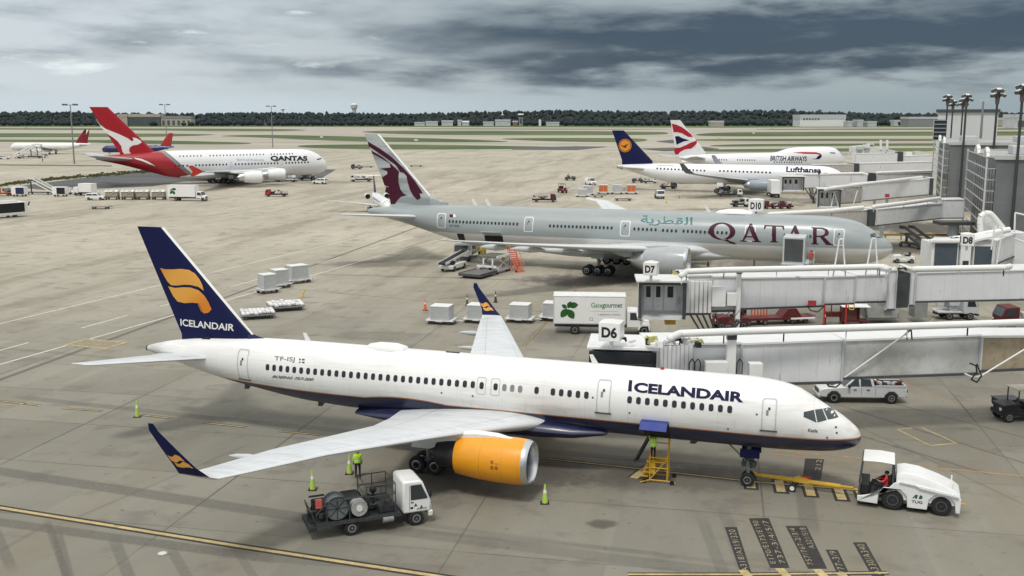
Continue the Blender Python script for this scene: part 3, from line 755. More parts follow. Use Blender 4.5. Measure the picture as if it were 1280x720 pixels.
# wings with blended winglets
def wing757(s_):
    le = lambda w: 18.5+.526*(w-1.88)
    secs = [(16.9, .9, 2.75, 10.3, .13, -5), (18.0, 1.88, 2.95, 9.0, .13, -5), (le(4.2), 4.2, 3.17, 6.9, .12, -5), (le(7.1), 7.1, 3.6, 5.0, .115, -5), (le(10.5), 10.5, 3.98, 4.0, .11, -5), (le(14.5), 14.5, 4.38, 3.0, .105, -5), (le(18.7)-.1, 18.7, 4.6, 2.1, .10, -5),
            (le(19.7)-.1, 19.7, 4.66, 1.8, .10, -12)]
    w = P1.airfoil(secs, 'wing', WM1, mirror=s_ < 0, n=16)
    wl_ = [(le(19.7)-.1, 19.7, 4.66, 1.8, .10, -12), (le(19.7)+.15, 20.0, 4.80, 1.65, .09, -38), (le(19.7)+.7, 20.22, 5.25, 1.2, .08, -62), (le(19.7)+1.5, 20.45, 6.1, .85, .08, -70), (le(19.7)+2.3, 20.64, 6.95, .5, .08, -72), (le(19.7)+2.5, 20.7, 7.3, .28, .06, -72)]
    q = P1.airfoil(wl_[1:], 'winglet', NAVY, parent=w, mirror=s_ < 0)
    P1.airfoil(wl_[:2], 'winglet_root', WM1, parent=w, mirror=s_ < 0)
    o = []                                                                      # orange flag on the winglet, both faces
    for sd_ in (1, -1):
        for (u0, u1, v0, v1) in ((.15, .85, .22, .30), (.22, .92, .32, .40)):
            pts = []
            for i in range(9):
                u = u0+(u1-u0)*i/8; pts.append((u, v0+.02*sin(i*.8)))
            for i in range(8, -1, -1):
                u = u0+(u1-u0)*i/8; pts.append((u, v1+.02*sin(i*.8)))
            def fn(u, v, sd_=sd_):
                k = v*(len(wl_)-2); i = min(int(k), len(wl_)-3); t = k-i; A, B = wl_[i+1], wl_[i+2]
                L = [A[j]*(1-t)+B[j]*t for j in range(6)]; ca = radians(L[5])
                th = 5*L[4]*(.2969*sqrt(u)-.126*u-.3516*u*u+.2843*u**3-.1015*u**4)*L[3]+.014
                p = Vector((L[0]+u*L[3], L[1], L[2]))+Vector((0, -sin(ca), cos(ca)))*th*sd_
                return (p.x, p.y*s_, p.z)
            decal('winglet_emblem', ORL, q, fn, polys=[pts])
    for x, y, z, L in ((22.6, 5.0, 2.95, 3.6), (24.6, 8.9, 3.4, 3.0), (26.3, 12.5, 3.85, 2.6), (27.9, 15.6, 4.3, 2.1)):     # flap track fairings
        b = MB(); b.lathe([(0, .02), (L*.15, .13), (L*.45, .2), (L*.8, .13), (L, .02)], (x, y*s_, z-.1), 'x', 12); b.build('flap_fairing', LGREY, w)
    P1.engine(17.0, 6.35*s_, 2.2, 4.3, 1.29, fmat('cowl_orange', cowlm, .35), tail=1.3, core=paint('dark_nozzle', (.05, .05, .055), .4, .5, var=.2),
              pyl=[(18.1, 3.26, 3.48, .08), (19.0, 3.0, 3.66, .2), (20.2, 2.8, 3.70, .24), (21.8, 2.6, 3.5, .22), (23.2, 2.8, 3.4, .14), (24.2, 3.1, 3.4, .04)], pm=WHITE)
    return w
def cowlm(nt, x, y, z, t):
    n = noise(nt, comb(nt, x*.6, y, z), 2., 5, .6)
    c = mixc(nt, n.sm(.4, .7)*.4, (.80, .325, .008), (.64, .26, .012))
    ln = (x-19.7).ab().lt(.013).mx((x-18.4).ab().lt(.008)).mx((x-17.47).ab().lt(.012))
    return mixc(nt, ln*.5, c, (.2, .1, .01))
W1 = wing757(1); wing757(-1)
e_ = [o for o in bpy.data.objects if o.name.startswith('engine') and o.parent == P1.root][0]
decal('engine_plate', paint('plate_brown', (.30, .12, .01), .6), e_, lambda u, v: (u, 6.35+sqrt(max(0, 1.28**2-(v-2.14)**2))+.02, v), polys=[rrect(18.65+.25*i, 2.14+.3*j, .17, .2, .05) for i in range(2) for j in range(2)], step=.2)
b = MB(); b.loft([[(x, s_*y, z) for y, z in ((w*.1, -h), (w, -h*.7), (w*1.1, 0), (w*.6, h*.8)) for s_ in (1,)] for x, w, h in ((15, .01, .01), (15.1, .02, .02))]) if 0 else None
# wing to body fairing
b = MB(); rings = []
for x, w, zt_, zb_ in ((14.2, 1.3, 2.9, 2.3), (16.0, 1.95, 3.15, 2.0), (18, 2.15, 3.35, 1.86), (22, 2.2, 3.35, 1.82), (26, 2.15, 3.2, 1.84), (28.5, 1.9, 2.9, 1.95), (30.5, 1.2, 2.5, 2.1)):
    zc, rz = (zt_+zb_)/2, (zt_-zb_)/2; rings.append([(x, w*cos(2*pi*i/28), zc+rz*sin(2*pi*i/28)) for i in range(28)])
b.loft(rings); b.build('wing_fairing', P1.f.data.materials[0], P1.root)
# cabin windows and doors
C1 = {}; WF = paint('window_dark', (.018, .02, .024), .15, coat=.5)
P1.windows(C1, (334.5, 459), (591, 480.8), .508, .27, .40, WF, n=None)
P1.windows(C1, (602, 482), (602, 482), 1, .27, .40, WF, 1); P1.windows(C1, (619.5, 483.5), (619.5, 483.5), 1, .27, .40, WF, 1)
GW = paint('window_shade_down', (.22, .23, .24), .4)
P1.windows(C1 := dict(C1), (630.5, 484.5), (650.2, 486.4), .508, .27, .40, GW, 3) if 0 else [P1.windows({}, p, p, 1, .27, .40, GW, 1) for p in ((630.5, 484.5), (640.3, 485.4), (650.2, 486.4))]
P1.windows(C1, (670.8, 488), (670.8, 488), 1, .27, .40, WF, 1)
P1.windows(C1, (691.2, 489.9), (733, 494), .508, .27, .40, WF, 5)
P1.windows(C1, (787, 499.8), (912.2, 511.8), .508, .27, .40, WF, 12)
P1.door([(298, 474), (311.5, 475), (314, 437), (302, 436)]); P1.door([(745.5, 516), (763, 517.5), (765.5, 474.5), (748, 473.6)]); P1.door([(951, 538.5), (970, 539.5), (972, 498), (953.5, 496.8)])
for q in ((602, 482.3), (619.5, 484)):
    P1.door([(q[0]-5.7, q[1]+10.6), (q[0]+5.7, q[1]+11), (q[0]+5.7, q[1]-10.8), (q[0]-5.7, q[1]-11.2)], sill=False, win=False, handle=False, name='emergency_exit', lw=.04)
NAVYT = paint('navy_lettering', (.004, .006, .045), .6, spec=.2)
P1.text('I', [(785.0, 489.0), (789.6, 489.4), (790.6, 475.6), (786.4, 475.1)], NAVYT, bold=.05)
P1.text('CELANDAIR', [(792.2, 490.2), (929.3, 503.4), (930.3, 490.4), (793.2, 477.6)], NAVYT, bold=.045)
P1.text('TF-ISJ', zoomp([(1052, 208), (1152, 214), (1155, 187), (1054, 181)], 80, 400), DGREY, step=.5)
P1.text('BOEING 757-200', zoomp([(1040, 288), (1247, 304), (1250, 291), (1044, 275)], 80, 400), DGREY, bold=.02, shear=.35)
P1.text('Katla', [(1010, 539.6), (1022, 540.6), (1022.5, 536.5), (1010.5, 535.5)], DGREY, bold=.02)
Z = lambda pts: zoomp(pts, 80, 400)
P1.poly([Z([(1176, 193), (1184, 193), (1184, 201), (1176, 201)]), Z([(1190, 194), (1204, 195), (1204, 202), (1190, 202)]), Z([(1175, 208), (1183, 208), (1183, 214), (1175, 214)]), Z([(1190, 208), (1203, 209), (1203, 216), (1190, 215)])], DGREY, 'flag')
# cockpit glazing
for P in ([(1004.5, 521), (1004.8, 515), (1017.5, 512.3), (1020.8, 528.3)], [(1018.6, 512.1), (1028, 511.0), (1033.6, 525), (1022, 528.0)], [(1029, 510.8), (1040, 509.5), (1048.5, 521.5), (1035, 524.5)]):
    P1.poly([P], CABG, 'cockpit_window', step=.15)
    # the same panes on the port side
for o in [o for o in bpy.data.objects if o.parent == P1.root and o.name.startswith('cockpit_window')]:
    m = o.data.copy()
    for v in m.vertices: v.co.y = -v.co.y
    m.flip_normals(); q = bpy.data.objects.new('cockpit_window', m); COL.objects.link(q); q.parent = P1.root
# satcom dome, blade aerials, small fittings
q = P1.pl(484, 428, 0.); b = MB(); b.loft([[(q.x+dx_*1.5, hw_*cos(a*pi/9), 6.35+h_*max(0, sin(a*pi/9))) for a in range(18)] for dx_, hw_, h_ in ((-1.0, .03, .05), (-.85, .45, .28), (-.4, .62, .42), (.3, .6, .42), (.8, .4, .28), (1.0, .03, .05))]); b.build('satcom_dome', WHITE, P1.root)
for px, py in ((385, 421), (744, 447)):
    q = P1.pl(px, py, 0.); b = MB(); b.prism([(q.x-.25, 6.38), (q.x+.15, 6.38), (q.x+.35, 6.98), (q.x+.15, 7.0)], -.03, .03); b.build('blade_aerial', WHITE, P1.root)
q = P1.pl(828, 460, 0.); MB().cyl((q.x, 0, 6.4), (q.x, 0, 6.56), .14, .1).build('beacon', RED, P1.root)
q = P1.pl(566, 437, 0.); MB().box((q.x, 0, 6.46), (.9, .12, .06)).build('upper_vent', BLACK, P1.root)
for px, dz in ((313, -.25), (404, -.25), (745, -.2), (871, -.15)):
    q = P1.pl(px, 520, 0.); z = P1.zb(q.x); b = MB(); b.prism([(q.x-.3, z+.1), (q.x+.3, z+.1), (q.x+.35, z+dz-.1), (q.x+.05, z+dz-.1)], -.03, .03); b.build('belly_aerial', DGREY, P1.root)
for px, py in ((552, 491), (591, 495), (741, 497), (787, 516), (946, 518), (910, 536), (1045, 534), (1046, 541), (1034, 547)):
    x, z = P1.sk(px, py); decal('static_port', DGREY, P1.root, lambda u, v: P1.surf(u, v, .016), polys=[rrect(x, z, .11, .11, .05)])
# open forward cargo door hinged at its top
xa, za = P1.sk(799, 531); xb, zb2 = P1.sk(836, 534.5)
decal('cargo_opening', BLACK, P1.root, lambda u, v: P1.surf(u, v, .02), polys=[rrect((xa+xb)/2-.1, 3.2, 1.55, 1.15, .1)], step=.2)
BLUEP = paint('door_blue', (.015, .035, .22), .5)
b = MB(); p = P1.surf((xa+xb)/2-.1, 3.80, .02); b.loft([[(p.x+sx*.78, p.y+dy_, p.z+dz_) for dy_, dz_ in ((0, 0), (.42, .02), (.78, -.34), (.84, -.30), (.46, .10), (0, .08))] for sx in (-1, 1)])
b.build('cargo_door', BLUEP, P1.root, bevel=.02)
P1.gear(6.0, 0, .40, .22, [0], .52, 2.4, 'nose_landing_gear', strut=.10, dm=NAVY)
q = [o for o in bpy.data.objects if o.name == 'nose_landing_gear'][0]
b = MB()
for i in range(16): b.box((6.0+random.uniform(-.3, .3), random.uniform(-.3, .3), random.uniform(.75, 1.7)), (random.uniform(.08, .3),)*3, rz=random.random())
b.build('steering_unit', paint('oily_grey', (.11, .115, .12), .5, .4, var=.5, scale=6), q)
for s_ in (1, -1):
    P1.gear(24.3, 3.66*s_, .52, .36, [-.58, .58], 1.0, 2.9, strut=.17)
# ---------------------------------------------------------------- 2. the pale grey and maroon twinjet behind it
def liv777(nt, x, y, z, t):
    n = noise(nt, comb(nt, x*.2, y, z*2.), .7, 6, .6)
    up = mixc(nt, n.sm(.3, .7), (.275, .315, .32), (.32, .355, .36))
    lo = mixc(nt, n.sm(.3, .7)*.6, (.66, .66, .65), (.52, .51, .48))
    seam = ((x/3.2).fr()-.5).ab().gt(.4965)
    c = mixc(nt, z.sm(4.50, 4.62), lo, up)
    return mixc(nt, seam*.15, c, (.2, .2, .2))
NOSE7 = [(0, 4.62, 4.35, .04), (.15, 5.0, 3.95, .5), (.7, 5.6, 3.35, 1.15), (1.6, 6.2, 2.85, 1.75), (2.8, 6.95, 2.5, 2.25), (4.0, 7.6, 2.32, 2.6), (5.6, 8.05, 2.22, 2.88), (8, 8.32, 2.18, 3.05), (10.5, 8.38, 2.18, 3.1)]
P2 = Plane('airliner', 'long pale grey airliner with a maroon antelope head on its fin', (48.3, 128.0, -19.2),
   NOSE7+[(52, 8.38, 2.18, 3.1), (57, 8.38, 2.6, 3.0), (62, 8.3, 3.8, 2.5), (67, 8.1, 5.2, 1.75), (71, 7.75, 6.1, .95), (73.6, 7.45, 6.6, .35), (74.0, 7.3, 6.7, .12)])
P2.fus(fmat('livery_silver_blue', liv777))
WM2 = wingmat('wing_pale', (.62, .64, .64), lec=.07)
def fin777(nt, x, y, z, t):
    n = noise(nt, comb(nt, x*.12, 0., z*1.5), .5, 3, .5)
    return mixc(nt, n.sm(.42, .60), (.25, .28, .29), (.42, .45, .455))
P2.fin((455.5, 168), (473.5, 167), (543, 243), (488, 256.5), fmat('fin_streaked_grey', fin777, .4), fillet=(560, 252.5), t=.09)
b = MB(); S = P2.fsecs
for k in range(1, len(S)-1):
    b.loft([[(q[0]-.08, 0, q[2]), (q[0]+.2, .2, q[2]), (q[0]+.3, 0, q[2]), (q[0]+.2, -.2, q[2])] for q in (S[k], S[k+1])])
b.build('leading_edge', WHITE, P2.finobj)
Z = lambda pts: zoomp(pts, 400, 110)
P2.findecal([Z([(234, 267), (300, 304), (360, 348), (408, 392), (455, 442), (490, 488), (515, 528), (499, 527), (505, 550), (488, 560), (466, 538), (450, 508), (438, 470), (432, 440), (418, 425), (400, 420), (380, 388), (320, 344), (240, 292)])], mat=MAROON)
P2.findecal([Z([(252, 312), (310, 345), (360, 385), (395, 418), (392, 440), (392, 470), (402, 508), (418, 528), (436, 536), (404, 544), (386, 562), (372, 581), (350, 581), (346, 556), (332, 535), (345, 532), (322, 520), (326, 497), (345, 495), (318, 486), (306, 448), (335, 430), (334, 416), (296, 403), (352, 398), (345, 372), (300, 350), (258, 328)])], mat=MAROON)
P2.findecal([Z([(400, 425), (414, 420), (425, 440), (434, 445), (440, 462), (448, 500), (468, 540), (450, 545), (420, 530), (402, 508), (392, 470)])], mat=MAROON, name='fin_emblem') if 0 else None
for s_ in (1, -1):
    P2.airfoil([(64.2, 1.0, 6.5, 7.2, .10, -5), (65.4, 2.2, 6.65, 6.2, .10, -6), (72.0, 10.2, 7.45, 2.4, .09, -6), (72.7, 10.75, 7.5, 1.5, .06, -6)], 'tailplane', WM2, mirror=s_ < 0)
    le = lambda w: 24.3+.735*(w-3.1)
    w = P2.airfoil([(21.0, 1.6, 3.3, 18.5, .12, -6), (23.6, 3.1, 3.5, 15.6, .12, -6), (le(10), 10, 4.35, 9.0, .115, -6), (le(18), 18, 5.3, 5.9, .105, -6), (le(26), 26, 6.35, 3.6, .10, -7), (le(30), 30, 6.95, 2.5, .10, -8), (47.0, 31.4, 7.15, 1.7, .09, -9), (48.4, 32.4, 7.35, .5, .08, -9)], 'wing', WM2, mirror=s_ < 0, n=16)
    for x, y, z, L in ((35, 7, 3.4, 6), (37, 13, 4.2, 5.5), (40, 19.5, 5.1, 4.6), (43, 25, 5.9, 3.4)):
        b = MB(); b.lathe([(0, .02), (L*.15, .28), (L*.45, .42), (L*.8, .28), (L, .02)], (x, y*s_, z-.15), 'x', 12); b.build('flap_fairing', LGREY, w)
    P2.engine(24.2, 9.6*s_, 2.85, 5.6, 1.98, paint('cowl_silver', (.38, .41, .42), .3, var=.05, coat=.3), tail=1.6, core=SILVER, pyl=[(25.8, 4.3, 4.82, .1), (27.2, 4.0, 5.0, .3), (29.5, 3.4, 4.9, .36), (32.5, 3.2, 4.6, .3), (35, 3.9, 4.3, .05)], pm=paint('pylon_grey', (.45, .48, .49)))
    P2.gear(36.9, 5.5*s_, .66, .5, [-1.45, 0, 1.45], 1.4, 3.6, strut=.22, dm=LGREY)
b = MB(); rings = []
for x, w, zt_, zb_ in ((20, 1.8, 3.1, 2.3), (23, 2.9, 3.9, 1.9), (27, 3.5, 4.3, 1.7), (36, 3.6, 4.3, 1.62), (42, 3.4, 4.0, 1.7), (46, 2.6, 3.4, 2.0), (48, 1.2, 2.8, 2.2)):
    zc, rz = (zt_+zb_)/2, (zt_-zb_)/2; rings.append([(x, w*cos(2*pi*i/28), zc+rz*sin(2*pi*i/28)) for i in range(28)])
b.loft(rings); b.build('wing_fairing', LGREY, P2.root)
P2.gear(5.9, 0, .5, .36, [0], .8, 2.6, 'nose_landing_gear', strut=.14, dm=LGREY)
C2 = {}
for a, c in (((562, 276.8), (646.5, 280.2)), ((687.5, 282.4), (764.5, 285)), ((793, 286.2), (819.5, 287.2)), ((828.8, 288), (845, 288.8)), ((854.5, 288.9), (881, 290.2)), ((886, 290.2), (908, 291.2))):
    P2.windows(C2, a, c, .533, .29, .42, WF)
TEALW = paint('teal_window', (.02, .11, .10), .2, coat=.4)
C3 = {}; P2.windows(C3, (966, 293.2), (981, 294), .533*2.1, .3, .42, TEALW); P2.windows(C3, (1001, 295), (1013, 295.6), .533*2.1, .3, .42, TEALW)
for q in (quadp(547, 266.5, 557.8, 285), quadp(655.5, 271, 667, 290), quadp(775.5, 276, 788, 295.5), quadp(931, 282, 944.5, 302), quadp(1042, 286, 1055.5, 307)):
    P2.door(q, mat=WHITE, lw=.11, sill=False)
# serif capitals drawn as outlines on a unit cell
def ser(ch):
    if ch == 'Q':
        o = [(.5+.5*cos(a*pi/24), .5+.5*sin(a*pi/24)) for a in range(48)]; i = [(.5+.30*cos(-a*pi/24), .5+.43*sin(-a*pi/24)) for a in range(48)]
        return [o, i, [(.40, .07), (.62, -.04), (.82, -.20), (1.02, -.24), (.95, -.12), (.80, -.06), (.66, .06)]]
    if ch == 'A': return [[(0, 0), (.34, 0), (.34, .05), (.22, .07), (.30, .26), (.62, .26), (.69, .07), (.57, .05), (.57, 0), (1, 0), (1, .05), (.91, .07), (.57, 1.02), (.47, 1.02), (.12, .07), (0, .05)], [(.325, .33), (.455, .72), (.59, .33)][::-1]]
    if ch == 'T': return [[(.30, 0), (.70, 0), (.70, .05), (.60, .07), (.60, .93), (.88, .93), (.95, .76), (1, .76), (.98, 1), (.02, 1), (0, .76), (.05, .76), (.12, .93), (.40, .93), (.40, .07), (.30, .05)]]
    if ch == 'R': return [[(0, 0), (.36, 0), (.36, .05), (.27, .07), (.27, .45), (.42, .45), (.72, 0), (1.05, 0), (1.05, .05), (.95, .07), (.62, .48), (.82, .58), (.86, .74), (.78, .92), (.56, 1), (0, 1), (0, .95), (.09, .93), (.09, .07), (0, .05)], [(.27, .53), (.27, .92), (.5, .92), (.64, .86), (.67, .74), (.62, .6), (.46, .53)]]
def serword(pl_, chs, mat):
    for ch, quad in chs:
        P = ser(ch); q = [Vector((*pl_.sk(*p), 0)) for p in quad]
        m = lambda u, v: (q[0]*(1-u)+q[1]*u)*(1-v)+(q[3]*(1-u)+q[2]*u)*v
        decal('lettering', mat, pl_.root, lambda u, v: pl_.surf(u, v, .02), polys=[[tuple(m(u, v)[:2]) for u, v in p] for p in P], step=.3)
serword(P2, [('Q', quadp(886, 277.6, 919.5, 299.3, 1.2)), ('A', quadp(925, 279.5, 951.5, 301.8, .9)), ('T', quadp(955, 281.3, 980.5, 302.3, 1)), ('A', quadp(980.5, 282.0, 1006.5, 303.8, 1)), ('R', quadp(1014, 284.0, 1040, 305.2, 1))], MAROON)
TEALT = paint('teal_lettering', (.02, .15, .16), .4)
P2.text('\uFE94\uFEF3\uFEAE\uFEC4\uFED8\uFEDF\uFE8D', [(801, 281.6), (865.5, 284), (866, 271.5), (801.5, 269)], TEALT, bold=.012, name='lettering')
P2.text('A7-BEJ', [(561.5, 283.8), (574, 284.4), (574, 281.2), (561.5, 280.6)], DGREY, bold=.01)
P2.poly([[(562, 268), (566.5, 268), (566.5, 271.6), (562, 271.4)]], MAROON, 'flag'); P2.poly([[(566.5, 268), (569.4, 268), (569.4, 271.7), (566.5, 271.6)]], WHITE, 'flag')
for P in ([(1087.5, 293), (1094.3, 290.3), (1096, 298), (1090, 298.4)], [(1095.3, 290), (1101, 289.4), (1103.7, 297), (1097, 297.8)], [(1102, 289.2), (1106.5, 289.8), (1111.5, 295.7), (1104.9, 296.8)]):
    P2.poly([P], CABG, 'cockpit_window', step=.3)
for px, py in ((595, 251), (612, 250.5), (887, 260.5)):
    q = P2.pl(px, py, 0.); b = MB(); b.prism([(q.x-.3, 8.3), (q.x+.3, 8.3), (q.x+.7, 9.3), (q.x+.45, 9.35)], -.04, .04); b.build('blade_aerial', WHITE, P2.root)
q = P2.pl(919, 261, 0.); b = MB(); b.loft([[(q.x+dx_*2.6, hw_*cos(a*pi/9), 8.3+h_*max(0, sin(a*pi/9))) for a in range(18)] for dx_, hw_, h_ in ((-1.0, .03, .05), (-.85, .7, .4), (-.4, .95, .6), (.3, .95, .6), (.8, .6, .4), (1.0, .03, .05))]); b.build('satcom_dome', WHITE, P2.root)
# open rear cargo door and bulk hatch
xa, _ = P2.sk(605, 290); xb, _ = P2.sk(628, 292)
decal('cargo_opening', BLACK, P2.root, lambda u, v: P2.surf(u, v, .03), polys=[rrect((xa+xb)/2, 3.55, abs(xa-xb), 1.75, .15)], step=.3)
b = MB(); p = P2.surf((xa+xb)/2, 4.45, .02); b.loft([[(p.x+sx*abs(xa-xb)/2, p.y+a_, p.z+c_) for a_, c_ in ((0, 0), (1.0, .5), (1.75, .6), (1.78, .72), (.95, .64), (0, .12))] for sx in (-1, 1)]); b.build('cargo_door', LGREY, P2.root, bevel=.02)
xa, _ = P2.sk(576, 295); decal('cargo_opening', BLACK, P2.root, lambda u, v: P2.surf(u, v, .03), polys=[rrect(xa, 4.0, 1.1, 1.0, .1)], step=.3)
# ---------------------------------------------------------------- 3. the double-deck red and white four-jet
def far(nt): pass
P3POSE = (-62.2, 344.6, 24.8)
P3 = Plane('airliner', 'double deck white airliner with red fin bearing a leaping white kangaroo', P3POSE,
  [(0, 4.9, 4.5, .05), (.4, 6.0, 3.7, .95), (1.4, 7.2, 2.9, 1.9), (3, 8.6, 2.3, 2.75), (5, 9.7, 1.95, 3.2), (8, 10.4, 1.8, 3.5), (12, 10.55, 1.75, 3.57), (44, 10.55, 1.75, 3.57), (50, 10.5, 2.2, 3.5), (57, 10.2, 4.0, 2.95), (63, 9.8, 5.8, 2.1), (68, 9.4, 7.1, 1.2), (71.5, 9.0, 7.9, .5), (72.3, 8.8, 8.2, .15)])
REDQ = (.36, .008, .018)
# livery edge found from the line where red meets white
pA, pB = P3.sk(200, 189), P3.sk(236, 220)
def liv380(nt, x, y, z, t):
    n = noise(nt, comb(nt, x*.2, y, z*2.), .5, 5, .6)
    w = mixc(nt, n.sm(.35, .7)*.4, (.80, .81, .82), (.62, .64, .66))
    k = (x-pA[0])-(z-pA[1])*((pB[0]-pA[0])/(pB[1]-pA[1]))
    w = mixc(nt, k.gt(-1.6), w, (.22, .22, .23))
    return mixc(nt, k.gt(0.)*x.lt(70.), w, mixc(nt, n.sm(.4, .7), REDQ, (.27, .008, .016)))
P3.fus(fmat('livery_white_red_rear', liv380), n=40)
P3.fin((111.5, 133.4), (134.5, 134), (197, 188.5), (152, 200), paint('fin_red', REDQ, .35, coat=.2), t=.09)
Z = lambda pts: zoomp(pts, 0, 110)
P3.findecal([Z([(470, 140), (500, 183), (530, 205), (560, 217), (600, 233), (640, 252), (658, 266), (668, 262), (663, 247), (680, 250), (704, 263), (708, 273), (690, 283), (664, 287), (648, 298), (645, 315), (655, 328), (690, 345), (735, 362), (778, 391), (752, 381), (718, 363), (680, 350), (645, 338), (625, 334), (612, 318), (606, 290), (590, 268), (566, 248), (530, 225), (505, 195)])], mat=WHITE, step=1.2, off=.06)
WM3 = wingmat('wing_far_grey', (.30, .31, .32), lec=.04)
for s_ in (1, -1):
    P3.airfoil([(60.5, 1.2, 8.0, 10.5, .10, -6), (62, 2.4, 8.2, 9.0, .10, -7), (71.5, 14.6, 9.6, 3.4, .09, -7), (72.4, 15.2, 9.7, 2.4, .06, -7)], 'tailplane', wingmat('tail_far_grey', (.45, .46, .47)), mirror=s_ < 0)
    le = lambda w: 21+.68*(w-3.6)
    w = P3.airfoil([(18, 2.0, 2.9, 20, .12, -6), (20, 3.6, 3.2, 17.7, .13, -6), (le(13), 13, 4.2, 12, .11, -4), (le(25), 25, 4.9, 8, .10, -4), (le(36), 36, 5.5, 4.6, .10, -4), (le(39.4), 39.4, 5.7, 3.4, .09, -4)], 'wing', WM3, mirror=s_ < 0, n=14)
    b = MB(); b.prism([(le(39.4)+.6, 5.7), (le(39.4)+3.4, 4.4), (le(39.4)+4.4, 4.5), (le(39.4)+3.6, 5.7), (le(39.4)+4.8, 7.4), (le(39.4)+3.6, 7.5)], s_*39.3, s_*39.5); b.build('wingtip_fence', RED, w)
    for x, y, z, R in ((17.5, 14.9, 3.1, 1.85), (26.8, 25.7, 3.1, 1.85)):
        P3.engine(x, y*s_, z, 5.6, R, paint('cowl_white', (.78, .79, .79), .35), tail=1.5, core=SILVER, pyl=[(x+1.4, z+1.3, z+1.9, .1), (x+4, z+1.2, z+2.2, .34), (x+8, z+1.2, z+1.9, .3), (x+11, z+1.6, z+1.8, .05)])
    P3.gear(33, 6.0*s_, .7, .5, [-.8, .8], 1.5, 3.0, strut=.24, name='wing_landing_gear'); P3.gear(36.5, 2.7*s_, .7, .5, [-1.7, 0, 1.7], 1.5, 2.6, strut=.24)
b = MB(); rings = []
for x, w, zt_, zb_ in ((14, 2.2, 3.2, 1.7), (19, 4.0, 4.4, 1.3), (26, 4.5, 4.7, 1.15), (38, 4.5, 4.6, 1.15), (43, 3.6, 3.8, 1.4), (48, 1.6, 2.9, 1.8)):
    zc, rz = (zt_+zb_)/2, (zt_-zb_)/2; rings.append([(x, w*cos(2*pi*i/24), zc+rz*sin(2*pi*i/24)) for i in range(24)])
b.loft(rings); b.build('wing_fairing', LGREY, P3.root)
P3.gear(5.2, 0, .6, .45, [0], 1.0, 2.3, 'nose_landing_gear', strut=.18)
P3.text('QANTAS', [(338, 201.8), (384.4, 202.2), (384, 195), (338, 194.8)], paint('charcoal_lettering', (.01, .012, .015), .6), bold=.05, step=.5, off=.05)
P3.text('Spirit of Australia', [(296, 201.5), (330, 202.0), (330, 198.6), (296, 198)], paint('pale_lettering', (.40, .42, .44), .5), step=.5, off=.05)
def fwin(P, segs, pitch, w, h, m=None, cap=100):
    """small windows of a far aircraft: one object each"""
    c = {}
    for a, b_ in segs: P.windows(c, a, b_, pitch, w, h, m or WF)
fwin(P3, [((225, 195.3), (251, 194.8)), ((262.5, 194.6), (329, 193.0)), ((339, 192.9), (365.5, 192.0))], 1.05, .42, .5, paint('window_mid', (.10, .11, .12), .3))
fwin(P3, [((219, 207.3), (234, 207)), ((245, 206.6), (283, 205.6)), ((294.5, 205.3), (347, 204.0)), ((357.5, 203.6), (385, 202.9))], 1.05, .5, .6)
P3.poly([zoomp([(668, 348), (705, 354), (742, 368), (778, 391), (745, 380), (712, 366), (680, 356)], 0, 110)], WHITE, 'fin_emblem_tail', step=.6, off=.05)
P3.poly([[(395.5, 198.8), (401, 197.2), (402.5, 198.6), (397, 200.2)]], CABG, 'cockpit_window', step=.4)
for q in ((289, 203.6), (352, 201.5)):
    P3.door(quadp(q[0]-1.2, q[1]-1, q[0]+1.2, q[1]+5.0), sill=False, win=False, handle=False, lw=.12)
# ---------------------------------------------------------------- 4. white twinjet with a blue fin and yellow disc
def livW(name, grey=.55):
    def fn(nt, x, y, z, t):
        n = noise(nt, comb(nt, x*.2, y, z*2.), .5, 5, .6)
        return mixc(nt, n.sm(.35, .7)*.4, (.80, .81, .82), (.62, .64, .65))
    return fmat(name, fn)
LW = livW('livery_white')
P4 = Plane('airliner', 'white airliner with a dark blue fin carrying a yellow disc', (90.6, 278.6, -18.5),
  [(0, 4.9, 4.6, .05), (.3, 5.4, 4.0, .6), (1.2, 6.3, 3.1, 1.4), (2.6, 7.0, 2.6, 2.05), (4.5, 7.55, 2.3, 2.55), (7, 7.75, 2.2, 2.8), (9, 7.8, 2.15, 2.82), (44, 7.8, 2.15, 2.82), (50, 7.8, 2.9, 2.6), (56, 7.6, 4.5, 1.9), (60, 7.4, 5.6, 1.2), (62.9, 7.1, 6.2, .45), (63.3, 6.9, 6.4, .2)])
P4.fus(LW, n=36)
P4.fin((765, 163), (779.8, 163), (815.5, 199.8), (777.5, 201.5), NAVY, t=.09)
cx, cy, R = 781.3, 181.9, 8.1
disc = lambda r, n=28: [(cx+r*cos(2*pi*i/n), cy+r*1.02*sin(2*pi*i/n)) for i in range(n)]
P4.findecal([disc(R), disc(R*.91)[::-1], disc(R*.82)], mat=ORANGE, step=.8, off=.05)
P4.findecal([zoomp([(386, 283), (392, 289), (400, 291), (408, 284), (424, 280), (412, 289), (407, 296), (418, 297), (404, 299), (394, 294), (384, 286)], 680, 110)], mat=NAVY, name='fin_emblem', off=.09, step=.8)
decal('apu_cone', DGREY, P4.root, lambda u, v: P4.surf(u, v, .02), polys=[[(61.2, 5.75), (63.2, 6.3), (63.3, 6.9), (62.8, 7.12), (61.2, 7.2)]], step=.4)
